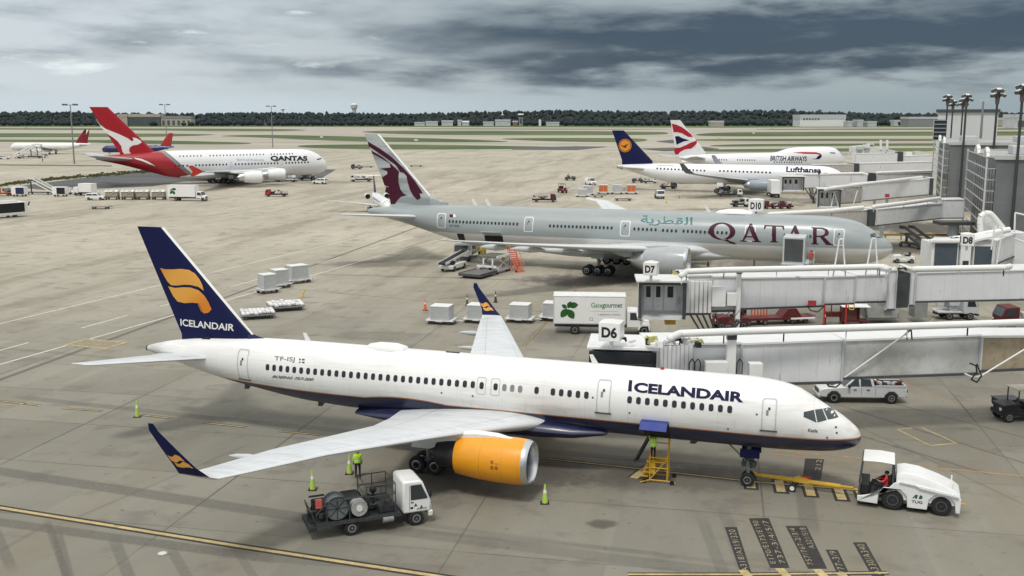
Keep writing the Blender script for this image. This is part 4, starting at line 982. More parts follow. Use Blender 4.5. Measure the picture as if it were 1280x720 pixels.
for s_ in (1, -1):
    P4.airfoil([(53.5, 1.0, 6.2, 6.4, .10, -5), (54.6, 2.0, 6.3, 5.4, .10, -6), (61.2, 9.1, 7.1, 2.2, .09, -6), (61.8, 9.7, 7.15, 1.4, .06, -6)], 'tailplane', wingmat('tail_far_grey', (.4, .41, .42)), mirror=s_ < 0)
    le = lambda w: 20.5+.60*(w-2.8)
    w = P4.airfoil([(18.6, 1.4, 3.0, 12.5, .12, -5), (20.2, 2.8, 3.2, 10.6, .13, -5), (le(9), 9, 4.0, 7.2, .11, -6), (le(18), 18, 5.1, 4.8, .10, -6), (le(27), 27, 6.3, 2.9, .10, -7), (le(29.2), 29.2, 6.7, 2.3, .09, -12)], 'wing', WM3, mirror=s_ < 0, n=14)
    P4.airfoil([(le(29.2), 29.2, 6.7, 2.3, .09, -30), (le(29.2)+1.2, 30.0, 7.6, 1.8, .08, -60), (le(29.2)+2.6, 30.6, 9.2, 1.1, .08, -66)], 'winglet', paint('winglet_grey', (.10, .115, .13), .4), parent=w, mirror=s_ < 0)
    P4.engine(19.0, 9.37*s_, 2.75, 5.2, 1.6, paint('cowl_blue_grey', (.30, .34, .38), .35), tail=1.4, core=SILVER, pyl=[(20.6, 3.9, 4.3, .1), (22.5, 3.8, 4.6, .3), (26, 3.5, 4.4, .3), (29, 3.9, 4.1, .05)])
    P4.gear(32.6, 5.3*s_, .68, .5, [-.95, .95], 1.4, 3.2, strut=.2)
P4.gear(6.7, 0, .5, .36, [0], .8, 2.4, 'nose_landing_gear', strut=.14)
fwin(P4, [((821.5, 210.6), (880.5, 213.2)), ((900, 213.6), (944, 215)), ((947.8, 215.2), (962.5, 215.8))], 1.06, .5, .55)
P4.text('Lufthansa', [(982.5, 214.8), (1026.5, 216.2), (1027, 209.8), (983, 208.2)], NAVYT, bold=.04, step=.5, off=.05)
P4.text('Lufthansa Group', [(822, 207.6), (842, 208.3), (842, 206.4), (822, 205.7)], MGREY, step=.5, off=.05)
P4.poly([[(1044, 208.5), (1049, 208.6), (1050.5, 210.6), (1045, 210.4)]], CABG, 'cockpit_window', step=.4)
# ---------------------------------------------------------------- 5. white four-jet with a humped upper deck
P5 = Plane('airliner', 'white humped airliner with red, white and blue waves on its fin', (119.5, 369, 22.5),
  [(0, 5.4, 5.0, .05), (.5, 6.6, 4.3, 1.0), (1.8, 8.0, 3.4, 1.9), (3.2, 9.2, 2.9, 2.4), (4.4, 10.0, 2.6, 2.7), (7, 10.5, 2.3, 3.0), (10, 10.62, 2.2, 3.2), (20, 10.55, 2.2, 3.25), (25, 10.0, 2.2, 3.25), (29, 9.0, 2.2, 3.25), (32, 8.75, 2.2, 3.25), (50, 8.7, 2.4, 3.2), (58, 8.6, 4.0, 2.7), (64, 8.4, 5.8, 1.7), (68.2, 8.1, 7.0, .7), (69, 7.9, 7.3, .3)])
P5.fus(LW, n=36)
P5.fin((838, 150), (850, 150), (881.5, 185.6), (844.5, 194), paint('fin_white', (.8, .8, .8), .4), t=.09)
Z = lambda pts: zoomp(pts, 680, 110)
REDB = paint('emblem_red', (.42, .015, .03), .4)
P5.findecal([Z([(640, 178), (664, 184), (690, 196), (715, 214), (735, 230), (745, 246), (720, 244), (690, 226), (665, 220), (650, 222)]), Z([(652, 318), (655, 300), (680, 298), (710, 285), (730, 274), (748, 268), (762, 262), (766, 272), (752, 288), (735, 302), (705, 306), (680, 320), (672, 332), (658, 332)])], mat=REDB, step=1., off=.06)
P5.findecal([Z([(656, 242), (672, 240), (690, 250), (726, 262), (700, 266), (680, 275), (664, 284)])], mat=NAVY, step=1., off=.06)
decal('speed_ribbon', REDB, P5.root, lambda u, v: P5.surf(u, v, .03), polys=[[P5.sk(*p) for p in [(991, 190.6), (1005, 190.0), (1020, 190.3), (1025.5, 191.8), (1026.5, 194), (1020, 192.6), (1005, 192.3)]]], step=1)
decal('speed_ribbon', NAVY, P5.root, lambda u, v: P5.surf(u, v, .03), polys=[[P5.sk(*p) for p in [(1026.5, 192.5), (1027.3, 195.5), (1024, 199), (1014, 199), (1020, 198), (1022.5, 195)]]], step=1)
P5.text('BRITISH AIRWAYS', [(962.5, 200.8), (1008, 201.6), (1008.5, 195.4), (963, 194.6)], NAVYT, bold=.02, step=.5, off=.05)
fwin(P5, [((893, 199.5), (908, 199.8)), ((922, 199.8), (943, 200.2)), ((968, 202.6), (1002, 203))], 1.02, .45, .5)
P5.poly([[(1037, 190.3), (1043.5, 190.6), (1045, 192), (1038, 191.8)]], CABG, 'cockpit_window', step=.4)
for s_ in (1, -1):
    P5.airfoil([(58.5, 1.0, 7.1, 9, .10, -6), (60, 2.4, 7.3, 7.6, .10, -7), (68.0, 10.4, 8.2, 2.8, .09, -7), (68.6, 11, 8.3, 2.0, .06, -7)], 'tailplane', wingmat('tail_far_grey', (.4, .41, .42)), mirror=s_ < 0)
    le = lambda w: 21+.86*(w-3.25)
    w = P5.airfoil([(18, 1.8, 3.0, 17, .12, -6), (20.4, 3.25, 3.2, 14.6, .13, -6), (le(12), 12, 3.8, 9.0, .11, -4), (le(22), 22, 4.2, 6.0, .10, -4), (le(31), 31, 4.5, 3.6, .10, -5)], 'wing', WM3, mirror=s_ < 0, n=14)
    P5.airfoil([(le(31)+.2, 31, 4.5, 3.2, .09, -40), (le(31)+2.0, 31.6, 5.6, 1.2, .08, -70)], 'winglet', WHITE, parent=w, mirror=s_ < 0)
    for x, y, z in ((22.5, 11.8, 2.4), (31.5, 20.8, 2.5)):
        P5.engine(x, y*s_, z, 4.6, 1.35, paint('cowl_navy', (.02, .03, .12), .35), tail=1.4, core=SILVER, pyl=[(x+1.4, z+1.1, z+1.5, .1), (x+4, z+1., z+1.8, .3), (x+8, z+1, z+1.6, .25), (x+9, z+1.3, z+1.5, .05)])
    P5.gear(33, 5.5*s_, .62, .45, [-.75, .75], 1.2, 3.0, strut=.2)
P5.gear(7.8, 0, .6, .4, [0], .9, 2.4, 'nose_landing_gear', strut=.16)
# ---------------------------------------------------------------- 6. smaller aircraft
def smalljet(name, label, pose, L, R, zc, bodym, finm, span, finh, rear=False, ttail=False, sweep=.5):
    P = Plane(name, label, pose, [(0, zc-.15, zc-.35, .03), (.2, zc+.15, zc-.7, R*.3), (1., zc+.55*R, zc-.95*R, R*.66), (2.4, zc+.93*R, zc-R, R*.92), (4, zc+R, zc-R, R), (L*.66, zc+R, zc-R, R), (L*.84, zc+R*.95, zc-R*.3, R*.72), (L*.97, zc+R*.8, zc+R*.35, R*.25), (L, zc+R*.7, zc+R*.45, R*.1)])
    P.fus(bodym, n=28, seg=40)
    c = L*.16; x0 = L*.80; zt = zc+R*.9
    secs = [(x0+k*c*.28*sweep*2, 0, zt+(finh-zt)*k/3-(.5 if k == 0 else 0), c*(1-.2*k), .09, 90) for k in range(4)]
    P.fsecs = secs; P.finobj = P.airfoil(secs, 'vertical_tail', finm)
    ht = finh-.1 if ttail else zc+R*.4; hx = secs[-1][0] if ttail else L*.85
    for s_ in (1, -1):
        P.airfoil([(hx, .05, ht, c*.8, .09, -3), (hx+span*.1, span*.19, ht+(.1 if ttail else .5), c*.35, .08, -3)], 'tailplane', WM3 if not ttail else WHITE, mirror=s_ < 0)
        w = P.airfoil([(L*.34, R*.5, zc-R*.75, L*.20, .12, -5), (L*.40, R*1.0, zc-R*.72, L*.155, .12, -5), (L*.49, span*.26, zc-R*.3, L*.085, .11, -5), (L*.57, span*.5, zc+R*.15, L*.04, .10, -5)], 'wing', LGREY if ttail else WM3, mirror=s_ < 0, n=10)
        P.airfoil([(L*.57, span*.5, zc+R*.15, L*.04, .09, -50), (L*.60, span*.515, zc+R*.15+1.5, L*.018, .08, -75)], 'winglet', bodym if not ttail else WHITE, parent=w, mirror=s_ < 0)
        if rear: P.engine(L*.70, (R+.95)*s_, zc+R*.45, L*.10, R*.52, WHITE, tail=.5, core=DGREY, pyl=[])
        else: P.engine(L*.33, span*.155*s_, zc-R*1.0+.0, L*.10, R*.50, bodym, tail=.9, core=SILVER, pyl=[(L*.35, zc-R*.8, zc-R*.5, .1), (L*.44, zc-R*.8, zc-R*.45, .15)])
        P.gear(L*.52, span*.095*s_, .5, .35, [0], .8, zc-R*.8, strut=.14)
    P.gear(L*.1, 0, .35, .22, [0], .45, zc-R*.9, 'nose_landing_gear', strut=.09)
    P.poly([[(0, 0)]*3], GLASS) if 0 else None
    for sd_ in (1, -1):
        for th0, th1 in ((30, 58), (62, 88)):
            decal('cockpit_window', GLASS, P.root, lambda u, v, sd_=sd_: (lambda q: (q.x, q.y*sd_, q.z))(P.ang(u, v, .02)), polys=[[(1.0, th0), (1.7, th0), (1.9, th1), (1.25, th1)]], step=None)
    c_ = {}
    for i in range(int(L*.5/1.0)):
        x = L*.2+i*1.0
        for sd_ in (1,): P.window(c_, x, zc+R*.3, .35, .45, WF)
    return P
def head(px0, py0, px1, py1):
    a, b_ = g(px0, py0), g(px1, py1); return degrees(atan2((a-b_).y, (a-b_).x))
# regional jet with a T tail, nose towards the viewer, behind the maroon-marked fin
smalljet('regional_jet', 'small white regional jet with T tail, behind the maroon antelope fin', (-26.2, 215, -76), 28, 1.25, 2.4, WHITE, paint('fin_darkblue', (.02, .03, .08), .4), 24, 7.4, rear=True, ttail=True)
p = g(14, 192.5); P6 = smalljet('airliner', 'small white airliner with dark red tail, at far left behind the red finned jet', (p.x, p.y, 178), 47, 2.2, 4.3, WHITE, paint('fin_darkred', (.20, .01, .02), .4), 40, 14.0)
decal('fin_emblem', WHITE, P6.finobj, lambda u, v: (u, -P6.finy(u, v, .05), v), polys=[[(44.6, 11.0), (46.5, 13.9), (45.2, 13.9)]])
decal('fin_emblem', BLACK, P6.finobj, lambda u, v: (u, -P6.finy(u, v, .05), v), polys=[[(42.8, 12.0), (43.8, 12.0), (45.0, 13.9), (44.2, 13.9)]])
def livsw(nt, x, y, z, t): return mixc(nt, x.gt(30.), (.012, .018, .10), (.016, .024, .13))
p = g(128, 197); SWB = fmat('livery_royal_blue', livsw)
P7 = smalljet('airliner', 'royal blue airliner with red tail, mostly hidden behind the double deck airliner', (p.x-8, p.y+20, 182), 39, 1.9, 3.9, SWB, paint('fin_coral', (.36, .03, .03), .5), 34, 12.4)
def swap(): pass
# ================================================================ beyond the airfield
def zat(y, py): d = ray(640, py); return CAMH+d.z/d.y*y
def xat(y, px, py=150): d = ray(px, py); return d.x/d.y*y
rr = random.Random(11)
def ridge(x, y):                                   # low wooded rise behind the runways
    t = min(1, max(0, (y-2560)/560)); return (t*t*(3-2*t))*(25+3.5*sin(x/310.)+2.5*sin(x/117.+1)+2*sin(x/531.+2)+(.0022*x))
b = MB(); nx, ny = 90, 14; ys = [2540+i*i*13.0 for i in range(ny)]
vs = [(-4500+9000*i/nx, ys[j], ridge(-4500+9000*i/nx, ys[j])-.3) for j in range(ny) for i in range(nx+1)]
b.add(vs, [(j*(nx+1)+i, j*(nx+1)+i+1, (j+1)*(nx+1)+i+1, (j+1)*(nx+1)+i) for j in range(ny-1) for i in range(nx)])
def woodf(nt, x, y, z, t):
    n = noise(nt, t.outputs['Object'], .03, 5, .7); n2 = noise(nt, t.outputs['Object'], .25, 3, .6)
    c = mixc(nt, n.sm(.35, .65), (.008, .017, .019), (.017, .029, .026)); return mixc(nt, n2.sm(.45, .7)*.6, c, (.012, .022, .018))
WOOD = fmat('wood_foliage', woodf, .95, 0, 0)
struct(b.build('hills', WOOD))
bm0 = bmesh.new(); bmesh.ops.create_icosphere(bm0, subdivisions=1, radius=1); IV = [v.co.copy() for v in bm0.verts]; IF = [tuple(v.index for v in f.verts) for f in bm0.faces]; bm0.free()
b = MB()
for row in range(10):
    Y = 2570+row*62
    n = 400 if row < 3 else 340
    for i in range(n):
        x = -2300+4600*(i+rr.random())/n; y = Y+rr.uniform(-40, 40)
        if row < 1 and rr.random() < .15: continue
        w = rr.uniform(5, 10); h = rr.uniform(5, 8.5)*(1.1 if rr.random() < .12 else 1); z = ridge(x, y)
        b.add([(x+v.x*w*rr.uniform(.75, 1.2), y+v.y*w, z+h*.8+v.z*h*rr.uniform(.8, 1.2)) for v in IV], IF)
tag(b.build('distant_wood', WOOD, ang=180), kind='stuff')
TANW = paint('tan_wall', (.42, .38, .31), .8, var=.1, scale=.05); WROOF = paint('white_roof', (.50, .52, .53), .6, var=.12, scale=.1); DWALL = paint('dark_wall', (.08, .09, .10), .7, var=.2, scale=.05)
GWALL = paint('grey_cladding', (.24, .25, .26), .6, var=.06, scale=.05)
def building(label, px0, px1, ytop, D, wm, rm, name='hangar', cat='hangar', depth=30, openings=0, roofh=.25, gable=False, om=DWALL):
    x0, x1 = xat(D, px0), xat(D, px1); zt = zat(D, ytop); o = empty(name, label, cat, ((x0+x1)/2, D, 0)); w = (x1-x0)/2
    MB().bb(-w, w, 0, depth, 0, zt*(1-roofh)).build('wall', wm, o)
    r = MB()
    if gable: r.prism([(0-1, zt*(1-roofh)), (depth/2, zt), (depth+1, zt*(1-roofh))], -w-.5, w+.5, 'x')
    else: r.bb(-w-.6, w+.6, -.6, depth+.6, zt*(1-roofh)+.02, zt)
    r.build('roof', rm, o)
    for i in range(openings):
        a = -w+(i+.25)*2*w/openings; MB().bb(a, a+w/openings, -.15, .1, .1+zt*.05, zt*.55).build('opening', om, o)
    return o
building('long low dark building with tan ends in the woods behind the red fin', 158, 200, 142.5, 2545, DWALL, TANW, 'warehouse', 'warehouse', openings=5)
building('tan stone block at the left end of the dark building in the woods', 147, 159, 142.6, 2542, TANW, TANW, 'warehouse', 'warehouse')
building('pale tan building in the woods between two of the left light masts', 201, 239, 145, 2548, TANW, GWALL, 'warehouse', 'warehouse', openings=6)
for (a, c, yt, lab, g_) in ((518, 531, 152.6, 'low white shed at the left end of the far row', 0), (532, 547, 151.4, 'low white flat shed second from left in the far row', 0), (552, 566, 150.4, 'white flat roofed shed in the far row', 0), (572, 576.5, 149.6, 'tall narrow white shed of the far row beside a white tent', 0),
    (577.5, 586, 151.0, 'white tent shaped shed in the far row', 1), (604, 617, 152.0, 'low white shed left of the long pale one', 0), (619, 638, 149.3, 'long pale shed left of the distant control tower', 0), (641, 647, 151.0, 'small red brown block beside the distant control tower', 0),
    (683, 699, 152.4, 'low white shed right of the distant control tower', 0), (889, 905, 151.0, 'beige windowless block alone on the grass', 0), (1060, 1066, 151, 'small white block just right of the white hangar', 0), (1072, 1079, 149.5, 'small pale block midway right of the white hangar', 0), (1085, 1096, 151.5, 'low pale shed right of the white hangar', 0), (1118, 1131, 150, 'low white shed left of the long grey hangar', 0), (1239, 1262, 147, 'grey hangar seen between the two tallest lamp masts', 0)):
    building(lab, a, c, yt, 2530 if a > 1100 or a < 880 else 2300, paint('brick_block', (.25, .13, .10), .8) if a == 641 else (TANW if a in (889, 1239) else WROOF), WROOF, 'shed', 'shed', gable=bool(g_), roofh=.3, openings=0)
h = building('white hangar with a row of dark openings, on the far side of the runways', 1000, 1057, 143.2, 2350, GWALL, WROOF, 'hangar', 'hangar', depth=60, roofh=.38)
kids(h)[1].data.materials[0] = WHITE; kids(h)[0].data.materials[0] = LGREY
for i in range(6):
    x0 = xat(2350, 1004+i*3.6)-h.location.x; MB().bb(x0, x0+3.6, -.9, -.4, 15.5, 19).build('opening', DWALL, h)
building('long grey hangar at the far right edge of the airfield', 1136, 1174, 146.0, 2350, GWALL, WROOF, 'hangar', 'hangar', depth=50, roofh=.22)
building('tall white hangar cut by the right edge of view', 1269, 1300, 142.8, 2000, WROOF, WROOF, 'hangar', 'hangar', depth=50, openings=2)
# control tower
D = 2530; x = xat(D, 651); o = empty('control_tower', 'slim distant control tower with a white cab in front of the woods', 'control tower', (x, D, 0)); zt = zat(D, 142)
MB().bb(-5, 5, -5, 5, 0, zt*.72).build('shaft', GWALL, o); MB().bb(-2.5, 2.5, -5.3, -5.05, 5, zt*.6).build('window_strip', DWALL, o)
b = MB(); b.cyl((0, 0, zt*.72), (0, 0, zt*.80), 5, 7.5, 8); b.cyl((0, 0, zt*.80), (0, 0, zt*.9), 6.5, 7.2, 8); b.build('cab', DWALL, o, ang=20); MB().cyl((0, 0, zt*.9), (0, 0, zt), 7.6, 6.5, 8).build('roof', WHITE, o)
D = 2530; x = xat(D, 675); o = empty('storage_tank', 'slim white tank right of the distant control tower', 'tank', (x, D, 0)); MB().cyl((0, 0, 0), (0, 0, zat(D, 149.5)-1), 3, n=16).build('body', WHITE, o); MB().cyl((0, 0, zat(D, 149.5)-1), (0, 0, zat(D, 149.5)), 3, .5, n=16).build('top', WHITE, o)
def wtower(px, yt, D, r, lab):
    x = xat(D, px); zt = zat(D, yt); o = empty('water_tower', lab, 'water tower', (x, D, 0))
    k = r/9.; b = MB(); b.lathe([(zt-17*k, 5.2*k), (zt-12.5*k, 8.3*k), (zt-9*k, 9.2*k), (zt-3*k, 9.2*k), (zt-.8*k, 7*k), (zt, .5)], (0, 0, 0), 'z', 24); b.build('tank', WHITE, o)
    b = MB(); b.cyl((0, 0, 0), (0, 0, zt-16.5*k), 6.5*k, 5.2*k, 20); b.build('pedestal', WROOF, o)
    MB().lathe([(zt-7.5*k, 9.26*k), (zt-6.*k, 9.26*k)], (0, 0, 0), 'z', 24).build('stripe', MGREY, o)
wtower(443, 129.2, 3400, 11, 'large white water tower standing above the woods')
for px, yt, lab in ((354, 135.5, 'tiny flat water tower above the woods right of the third light mast'), (992, 135.0, 'tiny dark water tower above the woods left of the white hangar'), (1024, 136.2, 'tiny dark water tower above the woods over the white hangar')):
    D = 4200; x = xat(D, px); zt = zat(D, yt); o = empty('water_tower', lab, 'water tower', (x, D, 0)); MB().ball((0, 0, zt-4), 9, sq=(1, 1, .5)).build('tank', MGREY if px > 900 else WROOF, o); MB().cyl((0, 0, 0), (0, 0, zt-7), 2.2, 2.2, 10).build('pedestal', MGREY if px > 900 else WROOF, o)
# apron light masts on the left
for i, (px, yb, yt, lab) in enumerate(((93, 205, 130.5, 'tall lamp mast left of the red fin'), (209, 187, 130.5, 'tall lamp mast just right of the red fin'), (341, 184.5, 132.5, 'tall lamp mast above the white double deck fuselage'))):
    p = g(px, yb); zt = zat(p.y, yt); o = empty('light_mast', lab, 'light mast', p, group=None)
    MB().cyl((0, 0, 0), (0, 0, zt), .38, .2, 12).build('pole', MGREY, o); MB().bar((-3.2, 0, zt-.3), (3.2, 0, zt-.3), .22).build('crossarm', MGREY, o)
    for k in (-3, -1.7, 1.7, 3): MB().box((k, -.3, zt-.1), (1.0, .8, .5), rx=-.4).build('floodlight', DGREY, o)
for px, py in ((477, 165), (402, 172.5), (539, 161.5), (942, 167.5), (899, 175.5), (965, 161), (33, 160.5), (1083, 166), (520, 176.5)):
    p = g(px, py); o = empty('taxiway_sign', 'small %s taxiway sign in the grass %s' % (('pale', 'yellow')[px % 2], {477: 'above the maroon-marked fin', 402: 'left of the maroon-marked fin', 539: 'before the far row of sheds', 942: 'right of the wave-painted fin', 899: 'just right of the wave-painted fin', 965: 'right of the beige block', 33: 'at far left', 1083: 'below the white hangar', 520: 'right of the maroon-marked fin'}[px]), 'sign', p)
    MB().bb(-1.6, 1.6, -.15, .15, .4, 1.8).build('panel', YEL if px % 2 else WHITE, o); q = MB(); q.bb(-1.3, -1.1, -.1, .1, 0, .4); q.bb(1.1, 1.3, -.1, .1, 0, .4); q.build('legs', DGREY, o)
# ================================================================ terminal on the right
def cladm(nt, x, y, z, t):
    n = noise(nt, t.outputs['Object'], .25, 4, .6); l = ((z/1.15).fr()-.5).ab().gt(.465)
    c = mixc(nt, n.sm(.3, .7), (.125, .135, .14), (.165, .175, .18)); return mixc(nt, l*.45, c, (.10, .11, .11))
CLAD = fmat('ribbed_cladding', cladm, .6, 0, 0)
ROOF = paint('gravel_roof', (.36, .37, .36), .9, var=.15, scale=.4)
def block(label, c0, c1, length, zt, lattice=True, name='terminal_wing', wm=None):
    """c0 near-left corner, c1 far-left corner (the lattice face runs between them)"""
    c0, c1 = Vector((*c0, 0)), Vector((*c1, 0)); d = (c1-c0); dep = d.length; a = atan2(d.y, d.x)-pi/2
    o = empty(name, label, 'building', c0, a)
    MB().bb(1.4 if lattice else 0, length, 0, dep, 0, zt-.6).build('wall', wm or CLAD, o)
    MB().bb(1.2 if lattice else -.2, length+.2, -.2, dep+.2, zt-.58, zt-.3).build('roof', ROOF, o)
    q = MB(); 
    for y0, y1 in ((-.3, .1), (dep-.1, dep+.3)): q.bb(1.1 if lattice else -.3, length+.3, y0, y1, zt-.6, zt)
    q.build('parapet', paint('parapet', (.46, .47, .46), .6), o)
    for i in range(int(length/6)):                                              # roof plant
        if i % 2 == 0: MB().bb(5+i*6, 8.5+i*6, dep*.4, dep*.6, zt-.28, zt+1.0).build('roof_plant', LGREY, o, bevel=.05)
    if lattice:
        q = MB()
        n = int(zt/1.7)
        for i in range(n+1):
            z = .4+i*(zt-.7)/n
            q.bar((.1, 0, z), (.1, dep, z), .13); q.bar((.1, 0, z), (1.35, 0, z), .08)
        for j in range(2):
            y = j*dep; q.bar((.1, y, 0), (.1, y, zt), .26)
        q.build('steel_lattice', LGREY, o)
        q = MB()
        for j in range(9): q.bb(1.30, 1.38, j*dep/9+.3, (j+1)*dep/9-.3, 1.0, zt-2.)
        q.build('glazing', paint('lattice_glass', (.03, .042, .044), .3, var=.5, scale=1.), o)
        for k in (0, 1):                                                        # curved duct ends on top
            q = MB(); q.tube([(.2+k*.2, 2+k*dep*.5+1.3*cos(t_*pi/6)*1.6, zt-.3+1.2*sin(t_*pi/6)) for t_ in range(7)], .3, 10); q.build('roof_duct', WHITE, o)
    return o
block('grey ribbed terminal wing with a white steel lattice end, nearest on the right', (69.5, 150), (80.4, 181), 70, 15.4)
block('grey ribbed terminal wing behind the nearest one, with a narrow lattice end', (96.7, 230), (113, 275), 80, 15.4)
o = block('pale square tower building rising behind the grey terminal wings', (xat(330, 1172), 330), (xat(352, 1172), 352), 17.5, 22.6, False, 'terminal_tower', paint('pale_panels', (.55, .58, .58), .5, var=.05, scale=.2))
MB().bb(-.6, 18, -.5, 22.5, 22.4, 23.4).build('dark_cornice', DGREY, o)
c = Vector((xat(262, 1168), 262, 15.1)); o = empty('louvre_screen', 'dark louvred screen on the roof edge of the far terminal wing', 'roof screen', c, radians(-18), z=15.1)
MB().bb(0, 2.8, 0, .3, 0, 5.2).build('panel', paint('dark_louvre', (.02, .025, .035), .4), o); q = MB()
for i in range(6): q.bb(-.1, 2.9, -.12, 0, i*1.0, i*1.0+.12)
q.bb(-.1, .0, -.12, .35, 0, 5.3); q.build('frame', LGREY, o)
q = MB(); c = Vector((xat(285, 1227.5), 285)); o = empty('roof_antenna', 'small T shaped antenna mast between the lamp masts', 'antenna', (c.x, 285, 15.1), z=15.1); zt = zat(285, 126)-15.1
MB().cyl((0, 0, 0), (0, 0, zt), .4, .25, 8).build('pole', MGREY, o); MB().bar((-1.6, 0, zt), (1.3, 0, zt), .4, .5).build('crossarm', LGREY, o)
RUST = paint('rusty_bracket', (.10, .085, .08), .7, var=.3, scale=3)
def lampmast(px, x, y, yt, z0, lab, r=.24, k=1.):
    zt = zat(y, yt)-z0; o = empty('lamp_mast', lab, 'lamp mast', (x, y, z0), z=z0, group=None)
    MB().cyl((0, 0, 0), (0, 0, zt-1.2*k), r, r*.75, 12).build('pole', paint('mast_dark', (.045, .05, .05), .6), o)
    q = MB(); q.cyl((0, 0, zt-2.6*k), (0, 0, zt-.7*k), .30*k, .42*k, 8)
    for i in range(5):
        a = i*2*pi/5+.4; q.bar((0, 0, zt-1.9*k), (cos(a)*.9*k, sin(a)*.9*k, zt-.9*k), .12*k)
    q.build('bracket', RUST, o)
    for i in range(6):
        a = i*2*pi/6+.3; R = (.85 if i % 2 else .6)*k; h = zt-.5*k-(.75*k if i % 2 else 0)
        f = MB().box((cos(a)*R, sin(a)*R, h), (.75*k, .62*k, .42*k), rz=a, ry=.5).build('floodlight', DGREY, o, bevel=.03)
        MB().box((cos(a)*R*.96, sin(a)*R*.96, h+.25*k), (.8*k, .66*k, .10*k), rz=a, ry=.3).build('hood', WHITED, f)
lampmast(1267, 73.0, 147.9, 104, 0, 'tallest lamp mast, nearest the right edge, in front of the near terminal wing')
lampmast(1237, 106.1, 225.9, 109, 0, 'lamp mast second from the right above the terminal roofs', k=1.4, r=.30)
lampmast(1198, 100.3, 228.0, 116.5, 0, 'lamp mast rising along the wall of the far terminal wing', k=1.15, r=.28)
for px, yt, D, lab in ((1183, 117.5, 290, 'leftmost lamp mast above the far terminal wing'), (1190, 124.5, 320, 'low thin lamp mast second from left above the terminal'), (1202.5, 123, 305, 'low lamp mast just right of the one along the wall')):
    lampmast(px, xat(D, px), D, yt, 0, lab, k=1.3, r=.28)
# ================================================================ passenger bridges
BW = paint('bridge_panel', (.50, .515, .54), .5, var=.03, scale=.3, grime=.10); BWD = paint('bridge_panel_worn', (.42, .41, .385), .6, var=.08, scale=.5, grime=.35)
BRN = paint('bridge_panel_stained', (.36, .30, .21), .7, var=.15, scale=.9, grime=.5)
def panelm(nt, x, y, z, t):
    n = noise(nt, t.outputs['Object'], .5, 4, .6); ln = ((x/1.22).fr()-.5).ab().gt(.487)
    st = noise(nt, comb(nt, x*3., y*.5, z*.22), 1.4, 5, .7)
    c = mixc(nt, n.sm(.3, .7), (.68, .69, .705), (.74, .75, .765)); c = mixc(nt, ln*.20, c, (.25, .25, .26))
    c = mixc(nt, st.sm(.54, .76)*.26, c, (.33, .27, .20)); return mixc(nt, (st*n).sm(.33, .42)*.35, c, (.14, .14, .14))
def corrm(nt, x, y, z, t):
    c = ((x*1.2).op('SINE')*.5+.5); n = noise(nt, t.outputs['Object'], .6, 5, .7); return mixc(nt, n.sm(.4, .7)*.5, mixc(nt, c, (.60, .60, .59), (.50, .50, .485)), (.26, .25, .22))
def tun(o, a, c, zb, ytops, wd=2.9, m=None, name='tunnel', roof=True):
    """one telescoping section: a, c bottom corners (px, py) of the near wall at height zb; ytops its two top rows"""
    A = g(a[0], a[1], zb if not isinstance(zb, tuple) else zb[0]); B = g(c[0], c[1], zb if not isinstance(zb, tuple) else zb[1])
    za, zb_ = zat(A.y, ytops[0]), zat(B.y, ytops[1])
    d = (B-A); d.z = 0; n = Vector((-d.y, d.x, 0)).normalized()
    if n.y < 0: n = -n
    n = n*wd; I = o.matrix_world.inverted() if False else None
    L = lambda p: Vector(p)-o.location
    P = [L(A), L(B), L((B.x, B.y, zb_)), L((A.x, A.y, za))]
    b = MB(); b.add(P+[p+n for p in P], [(0, 1, 2, 3), (4, 7, 6, 5), (0, 3, 7, 4), (1, 5, 6, 2), (0, 4, 5, 1)])
    q = b.build(name, m or BW, o)
    if roof:
        u = n.normalized()*.12; up = Vector((0, 0, .02)); th = Vector((0, 0, .16))
        R = [P[3]-u, P[2]-u, P[2]+n+u, P[3]+n+u]
        b = MB(); b.add([p+up for p in R]+[p+up+th for p in R], [(0, 1, 2, 3), (7, 6, 5, 4), (0, 4, 5, 1), (1, 5, 6, 2), (2, 6, 7, 3), (3, 7, 4, 0)]); b.build('roof', WHITE, q, bevel=.02)
        b = MB()                                                                # bottom rail and end frames
        b.bar(P[0]-u*.8+Vector((0, 0, -.06)), P[1]-u*.8+Vector((0, 0, -.06)), .14, .16); b.build('bottom_rail', DGREY, q)
        for p0, p1 in ((P[0], P[3]), (P[1], P[2])): MB().bar(p0-u*.7, p1-u*.7, .12).build('end_frame', LGREY, q)
    return q, A, B, za, n
BW = fmat('bridge_panel_ribs', panelm, .5, 0, .1)
def mkbridge(label, at): return empty('jet_bridge', label, 'jet bridge', (at.x, at.y, 0))
def pipe(o, pts, z, r, m=None, name='air_pipe'):
    P = [g(px, py, z)-o.location for px, py in pts]; b = MB(); b.tube(P, r, 12)
    for p in P: b.ball(p, r*1.03, 10)
    for a, c in zip(P, P[1:]):
        k = max(1, int((c-a).length/4))
        for i in range(k+1): q = a.lerp(c, i/k); b.bar(q, q+Vector((0, 0, -.75)), .07)
    return b.build(name, m or WHITE, o)
